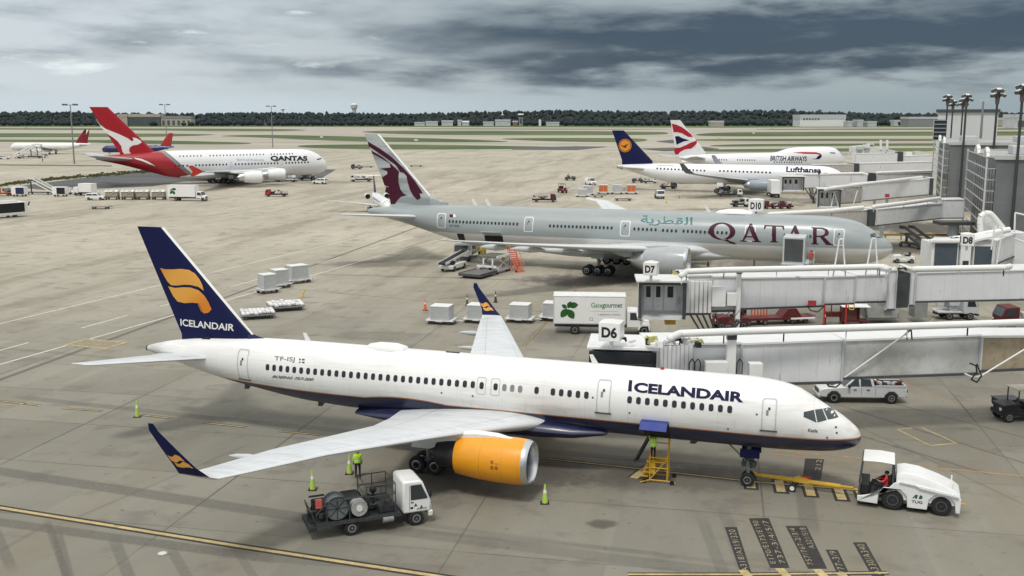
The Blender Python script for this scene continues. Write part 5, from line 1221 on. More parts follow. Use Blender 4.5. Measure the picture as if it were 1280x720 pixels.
def signcube(o, px, py, z, text, w=1.35, h=1.15, lab=None):
    """cube sign on a short post; px,py its centre"""
    p = g(px, py, z); s = empty('gate_sign', 'white cube gate sign reading %s on its jet bridge roof' % text, 'gate sign', (p.x, p.y, z-h/2-.5), radians(-18), z=z-h/2-.5)
    MB().cyl((0, 0, 0), (0, 0, .5), .12, n=10).build('post', WHITE, s)
    c = MB(); c.bb(-w/2, w/2, -w/2, w/2, .5, .5+h); c = c.build('panel_box', WHITE, s, bevel=.03); MB().loft([[(-w/2, -w/2, .5+h), (w/2, -w/2, .5+h), (w/2, w/2, .5+h), (-w/2, w/2, .5+h)], [(-.1, -.1, .65+h), (.1, -.1, .65+h), (.1, .1, .65+h), (-.1, .1, .65+h)]]).build('cap', WHITED, s)
    decal('lettering', BLACK, s, lambda u, v: (u, -w/2-.012, v), text=text, box=(-w*.36, .5+h*.2, w*.36, .5+h*.8), bold=.04)
    decal('lettering', BLACK, s, lambda u, v: (-w/2-.012, -u, v), text=text, box=(-w*.36, .5+h*.2, w*.36, .5+h*.8), bold=.04)
    return s
def clutter(o, at, n, sx, sy, sz, rnd=5, mats=None, name='service_unit'):
    """small cabinets, coils and hoses on a bridge"""
    r = random.Random(rnd)
    for i in range(n):
        b = MB(); p = Vector(at)+Vector((r.uniform(-sx, sx), r.uniform(-sy, sy), 0))
        k = r.random()
        if k < .5: b.box(p+Vector((0, 0, sz*.5)), (r.uniform(.2, .6), r.uniform(.2, .5), sz*r.uniform(.4, 1.2)), rz=r.random())
        else: b.tube([p+Vector((.35*cos(t)*r.uniform(.8, 1.2), .3*sin(t), .1+.1*t/6+.22*abs(sin(t*1.7)))) for t in [j*.7 for j in range(9)]], .055, 6)
        b.build(name if k < .5 else 'hose', (mats or [WHITE, LGREY, paint('drab_yellow_hose', (.42, .40, .14), .7), BLACK])[i % 4], o)
def cabin(o, A, rot, w=3.6, d=3.0, h=2.7, zf=3.9, opening='front', hood=False):
    """bridge head: box open towards local -y, with its back wall doors; A centre of the opening"""
    c = bpy.data.objects.new('cab', None); COL.objects.link(c)
    bpy.data.objects.remove(c)
    R = Matrix.Rotation(rot, 3, 'Z'); T = lambda p: R @ Vector(p)+Vector((A.x, A.y, 0))-o.location
    def bx(mb, x0, x1, y0, y1, z0, z1): mb.box(T(((x0+x1)/2, (y0+y1)/2, (z0+z1)/2)), (x1-x0, y1-y0, z1-z0), rz=rot)
    b = MB(); bx(b, -w/2, -w/2+.12, 0, d, zf, zf+h); bx(b, w/2-.12, w/2, 0, d, zf, zf+h); bx(b, -w/2+.13, w/2-.13, d-.1, d, zf, zf+h); bx(b, -w/2-.1, w/2+.1, -.05, d+.05, zf-.25, zf-.02)
    m = b.build('cab', BW, o)
    b = MB(); bx(b, -w/2-.3, w/2+.3, -.7, d+.2, zf+h+.02, zf+h+.22); b.build('roof', WHITE, m, bevel=.04)
    if hood:
        b = MB(); rings = []
        for i in range(9):
            t = i/8; yy = -.65+.55*cos(t*pi/2)*-1*.8; rings.append([T((-w/2-.15, yy+.2, zf+h-.1-t*1.9)), T((w/2+.15, yy+.2, zf+h-.1-t*1.9)), T((w/2+.15, yy+.6, zf+h-.1-t*1.9)), T((-w/2-.15, yy+.6, zf+h-.1-t*1.9))])
        b.loft(rings); b.build('folding_canopy', paint('canopy_black', (.02, .024, .028), .8, var=.3, scale=5), m, ang=20)
        b = MB()
        for i in range(14):
            z = zf+h-.15-i*.135; bx(b, -w/2-.16, w/2+.16, -.92+abs(i-7)*.03, -.86+abs(i-7)*.03, z-.03, z)
        b.build('canopy_rib', DGREY, m)
    else:
        b = MB(); bx(b, -w/2-.06, -w/2+.22, -.35, 0, zf-.1, zf+h); bx(b, w/2-.22, w/2+.06, -.35, 0, zf-.1, zf+h); bx(b, -w/2+.23, w/2-.23, -.35, 0, zf+h-.25, zf+h); b.build('weather_seal', DGREY, m)
        dm = paint('inner_door', (.82, .83, .83), .5)
        for x0, x1 in ((-w*.36, -w*.16), (-w*.14, w*.06), (w*.10, w*.36)):
            b = MB(); bx(b, x0, x1, d-.2, d-.12, zf+.1, zf+h*.85); dd = b.build('inner_door', dm, m)
            b = MB(); bx(b, x0+(x1-x0)*.25, x0+(x1-x0)*.75, d-.24, d-.21, zf+h*.42, zf+h*.74); b.build('pane', GLASS, dd)
    return m
def drive(o, P, zt, rot=0, label=None):
    """wheeled lifting column"""
    P = Vector((P.x, P.y, 0))-Vector((o.location.x, o.location.y, 0)); b = MB()
    R = Matrix.Rotation(rot, 3, 'Z')
    for s_ in (-1.3, 1.3): v = P+R @ Vector((0, s_, 0)); b.box(v+Vector((0, 0, zt/2+.3)), (.45, .45, zt-.6), rz=rot); b.box(v+Vector((0, 0, zt*.72)), (.6, .6, zt*.45), rz=rot)
    b.box(P+Vector((0, 0, .75)), (.9, 3.0, .4), rz=rot); b.box(P+Vector((0, 0, zt-.2)), (.7, 3.4, .35), rz=rot)
    c = b.build('lifting_column', STEEL, o)
    for s_ in (-.55, .55):
        q = wheel(c, 0, 0, .48, .35, 'drive_wheel'); v = P+R @ Vector((0, s_, 0)); q.location = (v.x, v.y, .48); q.rotation_euler[2] = rot
    return c
def aframe(o, px, pyt, pyb, z, wpx=7, r=.07):
    A = g(px, pyb, z); zt = zat(A.y, pyt); k = wpx*A.y/FPX; b = MB(); L = lambda v: Vector(v)-o.location
    top = Vector((A.x, A.y, zt)); b.tube([L(A+Vector((-k, 0, 0))), L(top+Vector((-.15, 0, 0))), L(top+Vector((.15, 0, 0))), L(A+Vector((k, 0, 0)))], r, 8); b.build('hoist_frame', WHITE, o)
# --- D6, nearest
CORR = fmat('bridge_panel_corrugated', corrm, .6, 0, 0)
o6 = mkbridge('nearest jet bridge, reading D6, its last tunnel section stained brown', g(1000, 479, 3.9))
q, A, B, za, n = tun(o6, (925, 479.5), (1051, 476.3), 3.9, (431.5, 427.2), 3.1)
tun(o6, (1053, 471.5), (1222, 465.5), (4.1, 4.1), (427.0, 420.5), 2.7, CORR); tun(o6, (1224, 462.5), (1330, 458), (4.3, 4.3), (422.3, 422.0), 2.4, BRN)
tun(o6, (812, 484), (925, 480.5), 3.85, (431.5, 430.5), 2.9, paint('bridge_panel_ribbed', (.48, .50, .51), .5, var=.04), name='rotating_head')
for i in range(9):
    P = g(820+i*5.2, 482, 3.9)-o6.location; MB().bb(P.x-.12, P.x+.12, P.y-.22, P.y-.05, 3.9, 6.55).build('shutter_rib', BW, o6)
a6 = g(776, 484, 3.9); cabin(o6, Vector((a6.x+.1, a6.y, 0)), radians(-8), w=3.9, d=3.0, h=2.55, zf=3.9, hood=True)
pipe(o6, [(838, 422), (850, 417), (905, 414.8), (980, 412.5), (1210, 405.5), (1330, 401)], 7.6, .24)
signcube(o6, 764.5, 413, 7.75, 'D6')
clutter(o6, g(838, 432, 6.9)-o6.location, 14, 2.0, .6, .35, 4); clutter(o6, g(792, 428, 6.9)-o6.location, 5, 1.4, .5, .2, 9)
for px, w_, y0, y1 in ((892, 28, 452, 478), (941, 17, 454, 478)):
    P = g(px, 482, 3.9); z0, z1 = zat(P.y-.6, y1), zat(P.y-.6, y0); k = w_/2*P.y/FPX; v = P-o6.location; MB().bb(v.x-k, v.x+k, v.y-.75, v.y-.1, max(z0, 4), z1).build('control_cabinet', WHITE, o6, bevel=.03)
for px in (863, 870, 922):
    P = g(px, 482, 3.9)-o6.location; MB().tube([(P.x-.17, P.y-.3, 4.2), (P.x-.17, P.y-.35, 5.5), (P.x, P.y-.37, 5.75), (P.x+.17, P.y-.35, 5.5), (P.x+.17, P.y-.3, 4.2)], .035, 6).build('cable_loop', BLACK, o6)
for px in (912, 908):
    P = g(px, 482, 3.9)-o6.location
b = MB(); P = g(911, 482, 3.9)-o6.location; b.bb(P.x-.28, P.x+.28, P.y-.5, P.y-.1, 3.9, 7.0); b.build('lift_post', WHITE, o6); MB().bb(P.x-.3, P.x+.3, P.y-.52, P.y-.08, 7.02, 7.45).build('post_cap', DGREY, o6)
for px, py, t in ((1032, 472, 'REMOTE'),):
    P = g(px, py+2, 4.0)-o6.location; s = MB().bb(P.x-.42, P.x+.42, P.y-.1, P.y-.04, 4.15, 4.62).build('warning_plate', paint('plate_red', (.45, .04, .07), .5), o6)
    for k in range(3): MB().bb(P.x-.3, P.x+.25-k*.08, P.y-.125, P.y-.105, 4.22+k*.12, 4.26+k*.12).build('text_line', WHITE, s)
def hung(o, pts, y_off=-.35, r=.055):
    """white hose tube slung outside the near wall; pts (px, py, z)"""
    b = MB(); P = []
    for px, py, z in pts: p = g(px, py, z); P.append(Vector((p.x, p.y+y_off, p.z))-o.location)
    b.tube(P, r, 8); b.build('slung_hose', WHITE, o)
def wallz(px, py, D): d = ray(px, py); t = D/d.y; return Vector((d.x*t, D, CAMH+d.z*t))
def hungD(o, pts, D, r=.055, m=None, name='slung_hose'):
    b = MB(); b.tube([wallz(px, py, D+i*.01)-o.location for i, (px, py) in enumerate(pts)], r, 8); return b.build(name, m or WHITE, o)
D6 = g(1130, 470, 4.1).y-.4
hungD(o6, [(1034, 480), (1041, 481), (1050, 476), (1130, 419), (1137, 412)], D6); hungD(o6, [(1206, 467), (1216, 472), (1226, 470), (1300, 425)], D6)
hungD(o6, [(1212, 454), (1220, 457), (1221, 465), (1214, 474), (1221, 478), (1227, 470), (1221, 455)], D6-.2, .05, BLACK, 'cable_loop'); hungD(o6, [(1134, 424), (1133, 417), (1139, 412), (1140, 424)], D6-.2, .05, BLACK, 'cable_loop')
hungD(o6, [(1032, 477), (1036, 483), (1045, 484), (1052, 478)], D6-.1, .05, BLACK, 'cable_loop')
drive(o6, g(900, 500, 0)+Vector((3.0, 3, 0)), 3.9, radians(70))
# --- D7
o7 = mkbridge('jet bridge reading D7 with its open cab facing the viewer', g(1000, 383, 4.4))
tun(o7, (922, 385.3), (1028, 381.6), 4.4, (348.8, 347.2), 3.1); tun(o7, (1029, 379.6), (1067, 378.4), 4.55, (347.4, 346.4), 2.8); tun(o7, (1068, 377), (1108, 376), 4.65, (345.6, 344.4), 2.6)
q = tun(o7, (1108, 386), (1118, 386), 4.0, (339, 338.6), 3.0, name='rotunda_panel'); tun(o7, (1119, 385), (1135, 384.6), 4.1, (342, 341.6), 2.6, paint('bellows_grey', (.06, .065, .07), .7, var=.2), name='bellows', roof=False); tun(o7, (1136, 381), (1142, 381), 4.3, (338.4, 338.2), 3.0, name='rotunda_panel')
tun(o7, (1143, 376.4), (1330, 372.6), 4.6, (342.2, 337.5), 3.0)
a7 = g(827, 396, 4.0); cabin(o7, Vector((a7.x, a7.y, 0)), radians(-4), w=3.9, d=2.6, h=3.05, zf=4.0)
tun(o7, (856, 392), (888, 391), 4.1, (346, 345.6), 2.9, name='rotating_head')
for i in range(6):
    P = g(859+i*5.4, 391.5, 4.1)-o7.location; MB().bb(P.x-.15, P.x+.15, P.y-.25, P.y-.05, 4.15, 6.95).build('shutter_rib', WHITE, o7, bevel=.03)
tun(o7, (889, 388), (921, 387.4), 4.3, (347, 346.8), 2.8, name='service_bay')
for px, w_, y0, y1 in ((896, 17, 358, 383), (912, 12, 366, 382)):
    P = g(px, 388, 4.3); k = w_/2*P.y/FPX; v = P-o7.location; MB().bb(v.x-k, v.x+k, v.y-.8, v.y-.1, zat(P.y-.6, y1), zat(P.y-.6, y0)).build('control_cabinet', WHITE, o7, bevel=.03)
P = g(921, 388, 4.3)-o7.location; MB().bb(P.x-.18, P.x+.18, P.y-.5, P.y-.1, 2.2, 7.6).build('lift_post', WHITE, o7); MB().bb(P.x-.25, P.x+.25, P.y-.55, P.y-.05, 7.62, 8.05).build('post_cap', DGREY, o7)
pipe(o7, [(852, 344), (858, 339.5), (905, 337.5), (1100, 333.5), (1108, 336)], 8.05, .26); pipe(o7, [(1143, 336.5), (1255, 334.5), (1262, 333)], 8.1, .26)
signcube(o7, 814, 335.5, 8.4, 'D7', w=1.15, h=1.05); clutter(o7, g(868, 343, 7.2)-o7.location, 12, 2.2, .5, .35, 8); clutter(o7, g(1125, 339, 7.6)-o7.location, 8, 1.5, .4, .3, 12)
aframe(o7, 1049, 299, 346, 7.2, 8); aframe(o7, 1089.5, 298, 345, 7.2, 8); aframe(o7, 997, 346, 347, 7.2, 3)
s = MB(); P = wallz(1015, 379, g(1000, 383, 4.4).y-.15)-o7.location; s.bb(P.x-.36, P.x+.36, P.y-.05, P.y, P.z-.2, P.z+.24); s.build('warning_plate', MATS['plate_red'], o7)
D7 = g(1020, 383, 4.4).y-.3; hungD(o7, [(1009, 382), (1013, 388), (1022, 390), (1029, 384), (1031, 380)], D7, .05, BLACK, 'cable_loop'); hungD(o7, [(1060, 380), (1062, 387), (1067, 387), (1068, 380)], D7, .05, YEL, 'cable_loop')
for px in (1031, 1058): P0 = wallz(px, 380, D7); MB().bar(P0-o7.location, Vector((P0.x, P0.y, .1))-o7.location, .12).build('guide_post', RED, o7)
dr = drive(o7, g(1110, 398, 0)+Vector((0, 1.4, 0)), 4.2, radians(70))
b = MB(); P = g(1098, 402, 0)-o7.location; b.loft([[(P.x+x_, P.y+y_, z_) for x_, y_ in ((-w_, -1.), (w_, -1.), (w_, 1.), (-w_, 1.))] for z_, w_ in ((.5, 1.6), (1.7, 1.9), (2.5, 1.5), (2.8, .9))]); b.build('motor_housing', paint('motor_grey', (.34, .35, .34), .7, var=.15, grime=.3), dr, bevel=.12)
MB().cyl((P.x+.1, P.y-1.15, 1.6), (P.x+.9, P.y-1.15, 1.6), .22, n=12).build('motor', WHITED, dr); MB().bb(P.x+3.3, P.x+4.6, P.y-1, P.y+.6, .6, 3.2).build('cable_box', STEEL, dr)
for k in range(5):
    a_ = g(862+k*8, 392, 4.1)-o7.location; MB().bar(a_, (a_.x+2.5-k*.3, a_.y+1.0, .2), .13).build('stair_brace', DGREY, o7)
b = MB(); a_ = g(905, 393, 4.)-o7.location
for i in range(10): b.box((a_.x+.8-i*.28+.2, a_.y-1.2, 3.7-i*.38), (.3, .9, .06))
b.bar((a_.x+1, a_.y-1.6, 3.7), (a_.x-1.7, a_.y-1.6, .1), .08, .2); b.bar((a_.x+1, a_.y-.8, 3.7), (a_.x-1.7, a_.y-.8, .1), .08, .2); b.bar((a_.x+1, a_.y-1.6, 4.7), (a_.x-1.7, a_.y-1.6, 1.1), .05)
b.build('service_stairs', DGREY, o7); MB().box((a_.x-4.6, a_.y+.5, 3.5), (.9, .6, .9)).build('power_reel', YEL, o7)
drive(o7, g(914, 408, 0)+Vector((0, 2, 0)), 4.2, radians(75))
# --- D8, cab seen from the front right
o8 = mkbridge('jet bridge reading D8 with an arched white air pipe over its roof', g(1200, 335, 3.9))
DG8 = paint('bridge_glass_dark', (.07, .09, .11), .5, var=.1); P = g(1200, 334, 4.0)
def box8(x0, x1, ya, yb, D, dep, name, m, bev=.0):
    L = wallz(x0, yb, D); R_ = wallz(x1, ya, D); v = L-o8.location; w = R_-o8.location; return MB().bb(v.x, w.x, v.y, v.y+dep, v.z, w.z).build(name, m, o8, bevel=bev)
D8 = P.y
c = box8(1163, 1199, 303, 338, D8, 3.2, 'cab', WHITE, .03); box8(1167, 1197.5, 304.5, 336, D8-.06, .05, 'cab_shutter', DG8)
box8(1199.2, 1215, 302, 340, D8-.15, 3.2, 'cab_column', WHITE, .03); box8(1203, 1211, 326, 333, D8-.2, .04, 'pane', GLASS)
box8(1215.2, 1242, 306, 338, D8+.1, 2.6, 'cab', WHITE); box8(1217, 1241, 308, 336, D8+.02, .06, 'cab_shutter', DG8)
b = MB(); pts = [wallz(px, py, D8-.4+k)-o8.location for px, py, k in ((1161, 303, 0), (1215, 303, 0), (1243, 297, .3), (1240, 291, 3.2), (1205, 294, 3.2), (1168, 297, 3.2))]
b.add([Vector((p.x, p.y, pts[0].z+(.5 if i in (2, 3) else 0))) for i, p in enumerate(pts)]+[Vector((p.x, p.y, pts[0].z+.22+(.5 if i in (2, 3) else 0))) for i, p in enumerate(pts)], [(0, 1, 2, 3, 4, 5), (11, 10, 9, 8, 7, 6)]+[(i, (i+1) % 6, 6+(i+1) % 6, 6+i) for i in range(6)]); b.build('roof', WHITE, o8)
tun(o8, (1243, 330), (1271, 318), (4.1, 4.3), (302, 291), 3.0)
MB().box(wallz(1268, 312, D8+9)-o8.location, (1.6, 3, 4.5)).build('rotunda', BW, o8, bevel=.05)
b = MB(); Dp = D8+4; b.tube([wallz(px, py, Dp)-o8.location for px, py in ((1187, 303), (1190, 299), (1215, 296), (1232, 292), (1262, 287))], .34, 12); b.build('air_pipe', WHITE, o8)
b = MB(); b.tube([wallz(px, py, Dp+1)-o8.location for px, py in ((1226, 292), (1225, 280), (1226, 271), (1231, 266.5), (1238, 267), (1246, 276), (1254, 288))], .34, 12); b.build('arched_pipe', WHITE, o8)
b = MB(); v0 = wallz(1229, 291, Dp+2)-o8.location; v1 = wallz(1258, 291, Dp+3)-o8.location; b.loft([[(v0.x, v0.y, v0.z), (v0.x, v0.y, v0.z+2.2), (v0.x, v0.y+1.6, v0.z+2.2), (v0.x, v0.y+1.6, v0.z)], [(v0.x+1.2, v0.y, v0.z), (v0.x+1.2, v0.y, v0.z+2.3), (v0.x+1.2, v0.y+1.6, v0.z+2.3), (v0.x+1.2, v0.y+1.6, v0.z)], [(v1.x, v1.y, v0.z), (v1.x, v1.y, v0.z+.5), (v1.x, v1.y+1.6, v0.z+.5), (v1.x, v1.y+1.6, v0.z)]]); b.build('air_unit', WHITED, o8)
hungD(o8, [(1239, 312), (1243, 285), (1246, 284)], D8-.6, .09, WHITE, 'hoist_frame'); hungD(o8, [(1246, 330), (1253, 286), (1249, 284)], D8-.6, .09, WHITE, 'hoist_frame'); hungD(o8, [(1268, 290), (1269, 266), (1300, 273)], D8+6, .1, WHITE, 'hoist_frame'); hungD(o8, [(1268, 298), (1300, 310)], D8+6, .1, WHITE, 'hoist_frame')
signcube(o8, 1209, 299.5, 8.6, 'D8', w=1.25, h=1.2); clutter(o8, wallz(1199, 300, D8+1.5)-o8.location, 8, .9, .4, .4, 21)
box8(1265, 1272, 300, 330, D8+8, 3, 'end_wall', MGREY); drive(o8, Vector((P.x+1, P.y+2, 0)), 4.1, .3)
# --- bridges farther along
o9 = mkbridge('long sloping jet bridge joining the nearest terminal wing, right of the pale grey nose', g(1150, 275, 4.4))
tun(o9, (1095, 281.5), (1176, 272.5), (4.0, 4.3), (262.5, 255), 3.2); tun(o9, (1176.5, 272.3), (1204, 272), (4.3, 4.4), (250.5, 250), 3.4, name='rotunda_panel'); tun(o9, (1086, 281.5), (1094, 281.4), 4.0, (262, 262), 3.0, MATS['bellows_grey'], name='bellows', roof=False)
tun(o9, (1000, 284), (1085, 281.6), 3.9, (267, 263), 2.8, BWD); pipe(o9, [(962, 268), (1040, 263.5), (1078, 259.5)], 7.4, .34); pipe(o9, [(1092, 258.5), (1130, 254), (1174, 248)], 7.5, .34)
P = g(1190, 309); MB().cyl(P-o9.location, Vector((P.x, P.y, 4.2))-o9.location, .85, n=20).build('support_column', LGREY, o9); MB().box(Vector((P.x, P.y, 4.0))-o9.location, (5.5, 3.4, .5)).build('support_head', DGREY, o9)
drive(o9, g(1090, 312, 0), 3.9, 1.2)
aframe(o9, 1113, 238, 252, 7.3, 2, .0001) if 0 else None
o10 = mkbridge('jet bridge with a dark open cab pointing left, below the one covering the blue-lettered nose', g(1100, 248, 4.2))
tun(o10, (1077, 251), (1160, 243), (4.0, 4.2), (231, 224.2), 3.2); tun(o10, (1049, 254), (1076, 252.5), 3.9, (234.5, 233), 3.0, BWD, name='rotating_head'); tun(o10, (1160, 243), (1166, 243), 4.2, (223, 223), 3.2, name='bellows', m=MATS['bellows_grey'])
pipe(o10, [(1032, 236.5), (1072, 231), (1152, 221.5)], 7.9, .34); a_ = g(1036, 258, 3.9); cabin(o10, Vector((a_.x, a_.y, 0)), radians(-12), w=4.2, d=3, h=3.3, zf=3.9); clutter(o10, g(1062, 235, 7.4)-o10.location, 8, 2.5, .6, .5, 31); drive(o10, g(1100, 266, 0), 4, 1.2)
MB().box(wallz(1109, 244.5, g(1100, 250, 4).y-.4)-o10.location, (.9, .1, .7)).build('warning_plate', MATS['plate_red'], o10)
hungD(o10, [(1038, 262), (1043, 240), (1049, 262)], g(1045, 256, 4).y-2, .12, WHITE, 'hoist_frame'); hungD(o10, [(1065, 262), (1072, 238)], g(1065, 254, 4).y-1.5, .12, WHITE, 'hoist_frame')
o11 = mkbridge('jet bridge covering the nose of the blue-finned airliner, its cab doors showing', g(1050, 233, 4.2))
tun(o11, (1024, 234), (1063, 233.5), 4.0, (218.6, 218.2), 3.1); tun(o11, (1063.5, 229.5), (1083.5, 229.5), 4.4, (218.4, 218.2), 2.8); tun(o11, (1084, 230), (1095, 229.5), 4.3, (216.6, 216.4), 2.8, MATS['bellows_grey'], name='bellows', roof=False); tun(o11, (1096, 228.5), (1164, 224), 4.5, (218, 216), 3.0)
tun(o11, (1003.5, 235), (1023.5, 234.4), 4.0, (218.5, 218.6), 3.1, name='rotating_head'); a_ = g(991, 237.5, 3.9); cabin(o11, Vector((a_.x, a_.y, 0)), radians(-6), w=5.0, d=3, h=3.1, zf=3.9)
pipe(o11, [(1036, 217.5), (1078, 216.6), (1084, 218)], 7.9, .3); pipe(o11, [(1096, 216), (1164, 213.5)], 8.3, .3); drive(o11, g(1020, 252, 0), 4, 1.2); clutter(o11, g(1030, 218, 7.2)-o11.location, 4, 2.5, .6, .5, 33)
for k in range(4): a_ = g(1006+k*5, 235, 4.0)-o11.location; MB().bar(a_, (a_.x+3.0-k*1.2, a_.y+1, .2), .2).build('stair_brace', DGREY, o11)
o12 = mkbridge('long level jet bridge above the one covering the blue-finned nose', g(1100, 217, 4.2))
tun(o12, (1074, 217.6), (1166, 214.5), 4.0, (204.8, 202.5), 3.2); tun(o12, (1067, 218), (1073.5, 217.8), 4.0, (204.6, 204.4), 3.2, MATS['bellows_grey'], name='bellows', roof=False); tun(o12, (1015, 217.5), (1066.5, 217.6), 4.1, (206.2, 205.8), 2.8, BWD); drive(o12, g(1050, 229, 0), 4, 1.2)
o13 = mkbridge('farthest jet bridge with cross braced side and two white posts on its head', g(1100, 204, 4.2))
tun(o13, (1069, 205), (1121, 204.6), 4.0, (192.4, 192), 3.2); tun(o13, (1122, 204), (1128.5, 204), 4.0, (190, 190), 3.2, MATS['bellows_grey'], name='bellows', roof=False); tun(o13, (1129, 203), (1166, 202.5), 4.1, (195.5, 194), 2.9)
Dx = g(1090, 204, 4.0).y-.8
hungD(o13, [(1071, 202), (1081, 191), (1090, 202)], Dx, .2, MGREY, 'cross_brace'); hungD(o13, [(1098, 202), (1107, 190), (1116, 202)], Dx, .2, MGREY, 'cross_brace')
for px in (1101, 1109): hungD(o13, [(px, 187), (px, 175)], Dx+6, .45, WHITE, 'roof_post')
b = MB(); v = wallz(1092, 188, Dx+6)-o13.location; b.loft([[(v.x-8, v.y, v.z-2), (v.x-8, v.y+4, v.z-2), (v.x-8, v.y+4, v.z+1.4), (v.x-8, v.y, v.z+1.4)], [(v.x-1, v.y, v.z-2), (v.x-1, v.y+4, v.z-2), (v.x-1, v.y+4, v.z+2.0), (v.x-1, v.y, v.z+2.0)], [(v.x+12, v.y, v.z-2), (v.x+12, v.y+4, v.z-2), (v.x+12, v.y+4, v.z-1), (v.x+12, v.y, v.z-1)]]); b.build('air_unit', WHITED, o13)
for i, (px, py) in enumerate(((1075, 185), (1083, 183), (1088, 181), (1045, 191), (1055, 192), (1135, 192), (1146, 191))): v = wallz(px, py, Dx+5+i)-o13.location; MB().box(v, (2.2, 2, 1.3)).build('service_unit', WHITED if i % 2 else LGREY, o13, bevel=.1)
drive(o13, g(1100, 214, 0), 4, 1.2)
for nm, ob in (('D10', 0),):
    p = g(945.5, 256, 8.5); s = signcube(o10, 945.5, 256.5, 9.4, 'D10', w=1.9, h=1.55)
p = g(948, 268, 0)
# low stand carrying that sign
o_ = empty('sign_gantry', 'slim post frame holding the cube sign reading D10', 'sign post', (s.location.x, s.location.y, 0)); MB().cyl((0, 0, 0), (0, 0, s.location.z-.02), .16, n=10).build('post', LGREY, o_); MB().bar((0, 0, .15), (1.4, 0, .15), .3, .2).build('foot', MGREY, o_)

hm = bpy.data.materials.new('haze_air'); hm.use_nodes = True; hn = hm.node_tree; hn.nodes.clear()
ho = hn.nodes.new('ShaderNodeOutputMaterial'); hv = hn.nodes.new('ShaderNodeVolumePrincipled'); hv.inputs['Density'].default_value = .000005; hv.inputs['Color'].default_value = (.72, .84, .96, 1)
hn.links.new(hv.outputs[0], ho.inputs['Volume'])
tag(MB().bb(-9100, 9100, -320, 12100, -1.1, 90).build('haze', hm), kind='stuff')
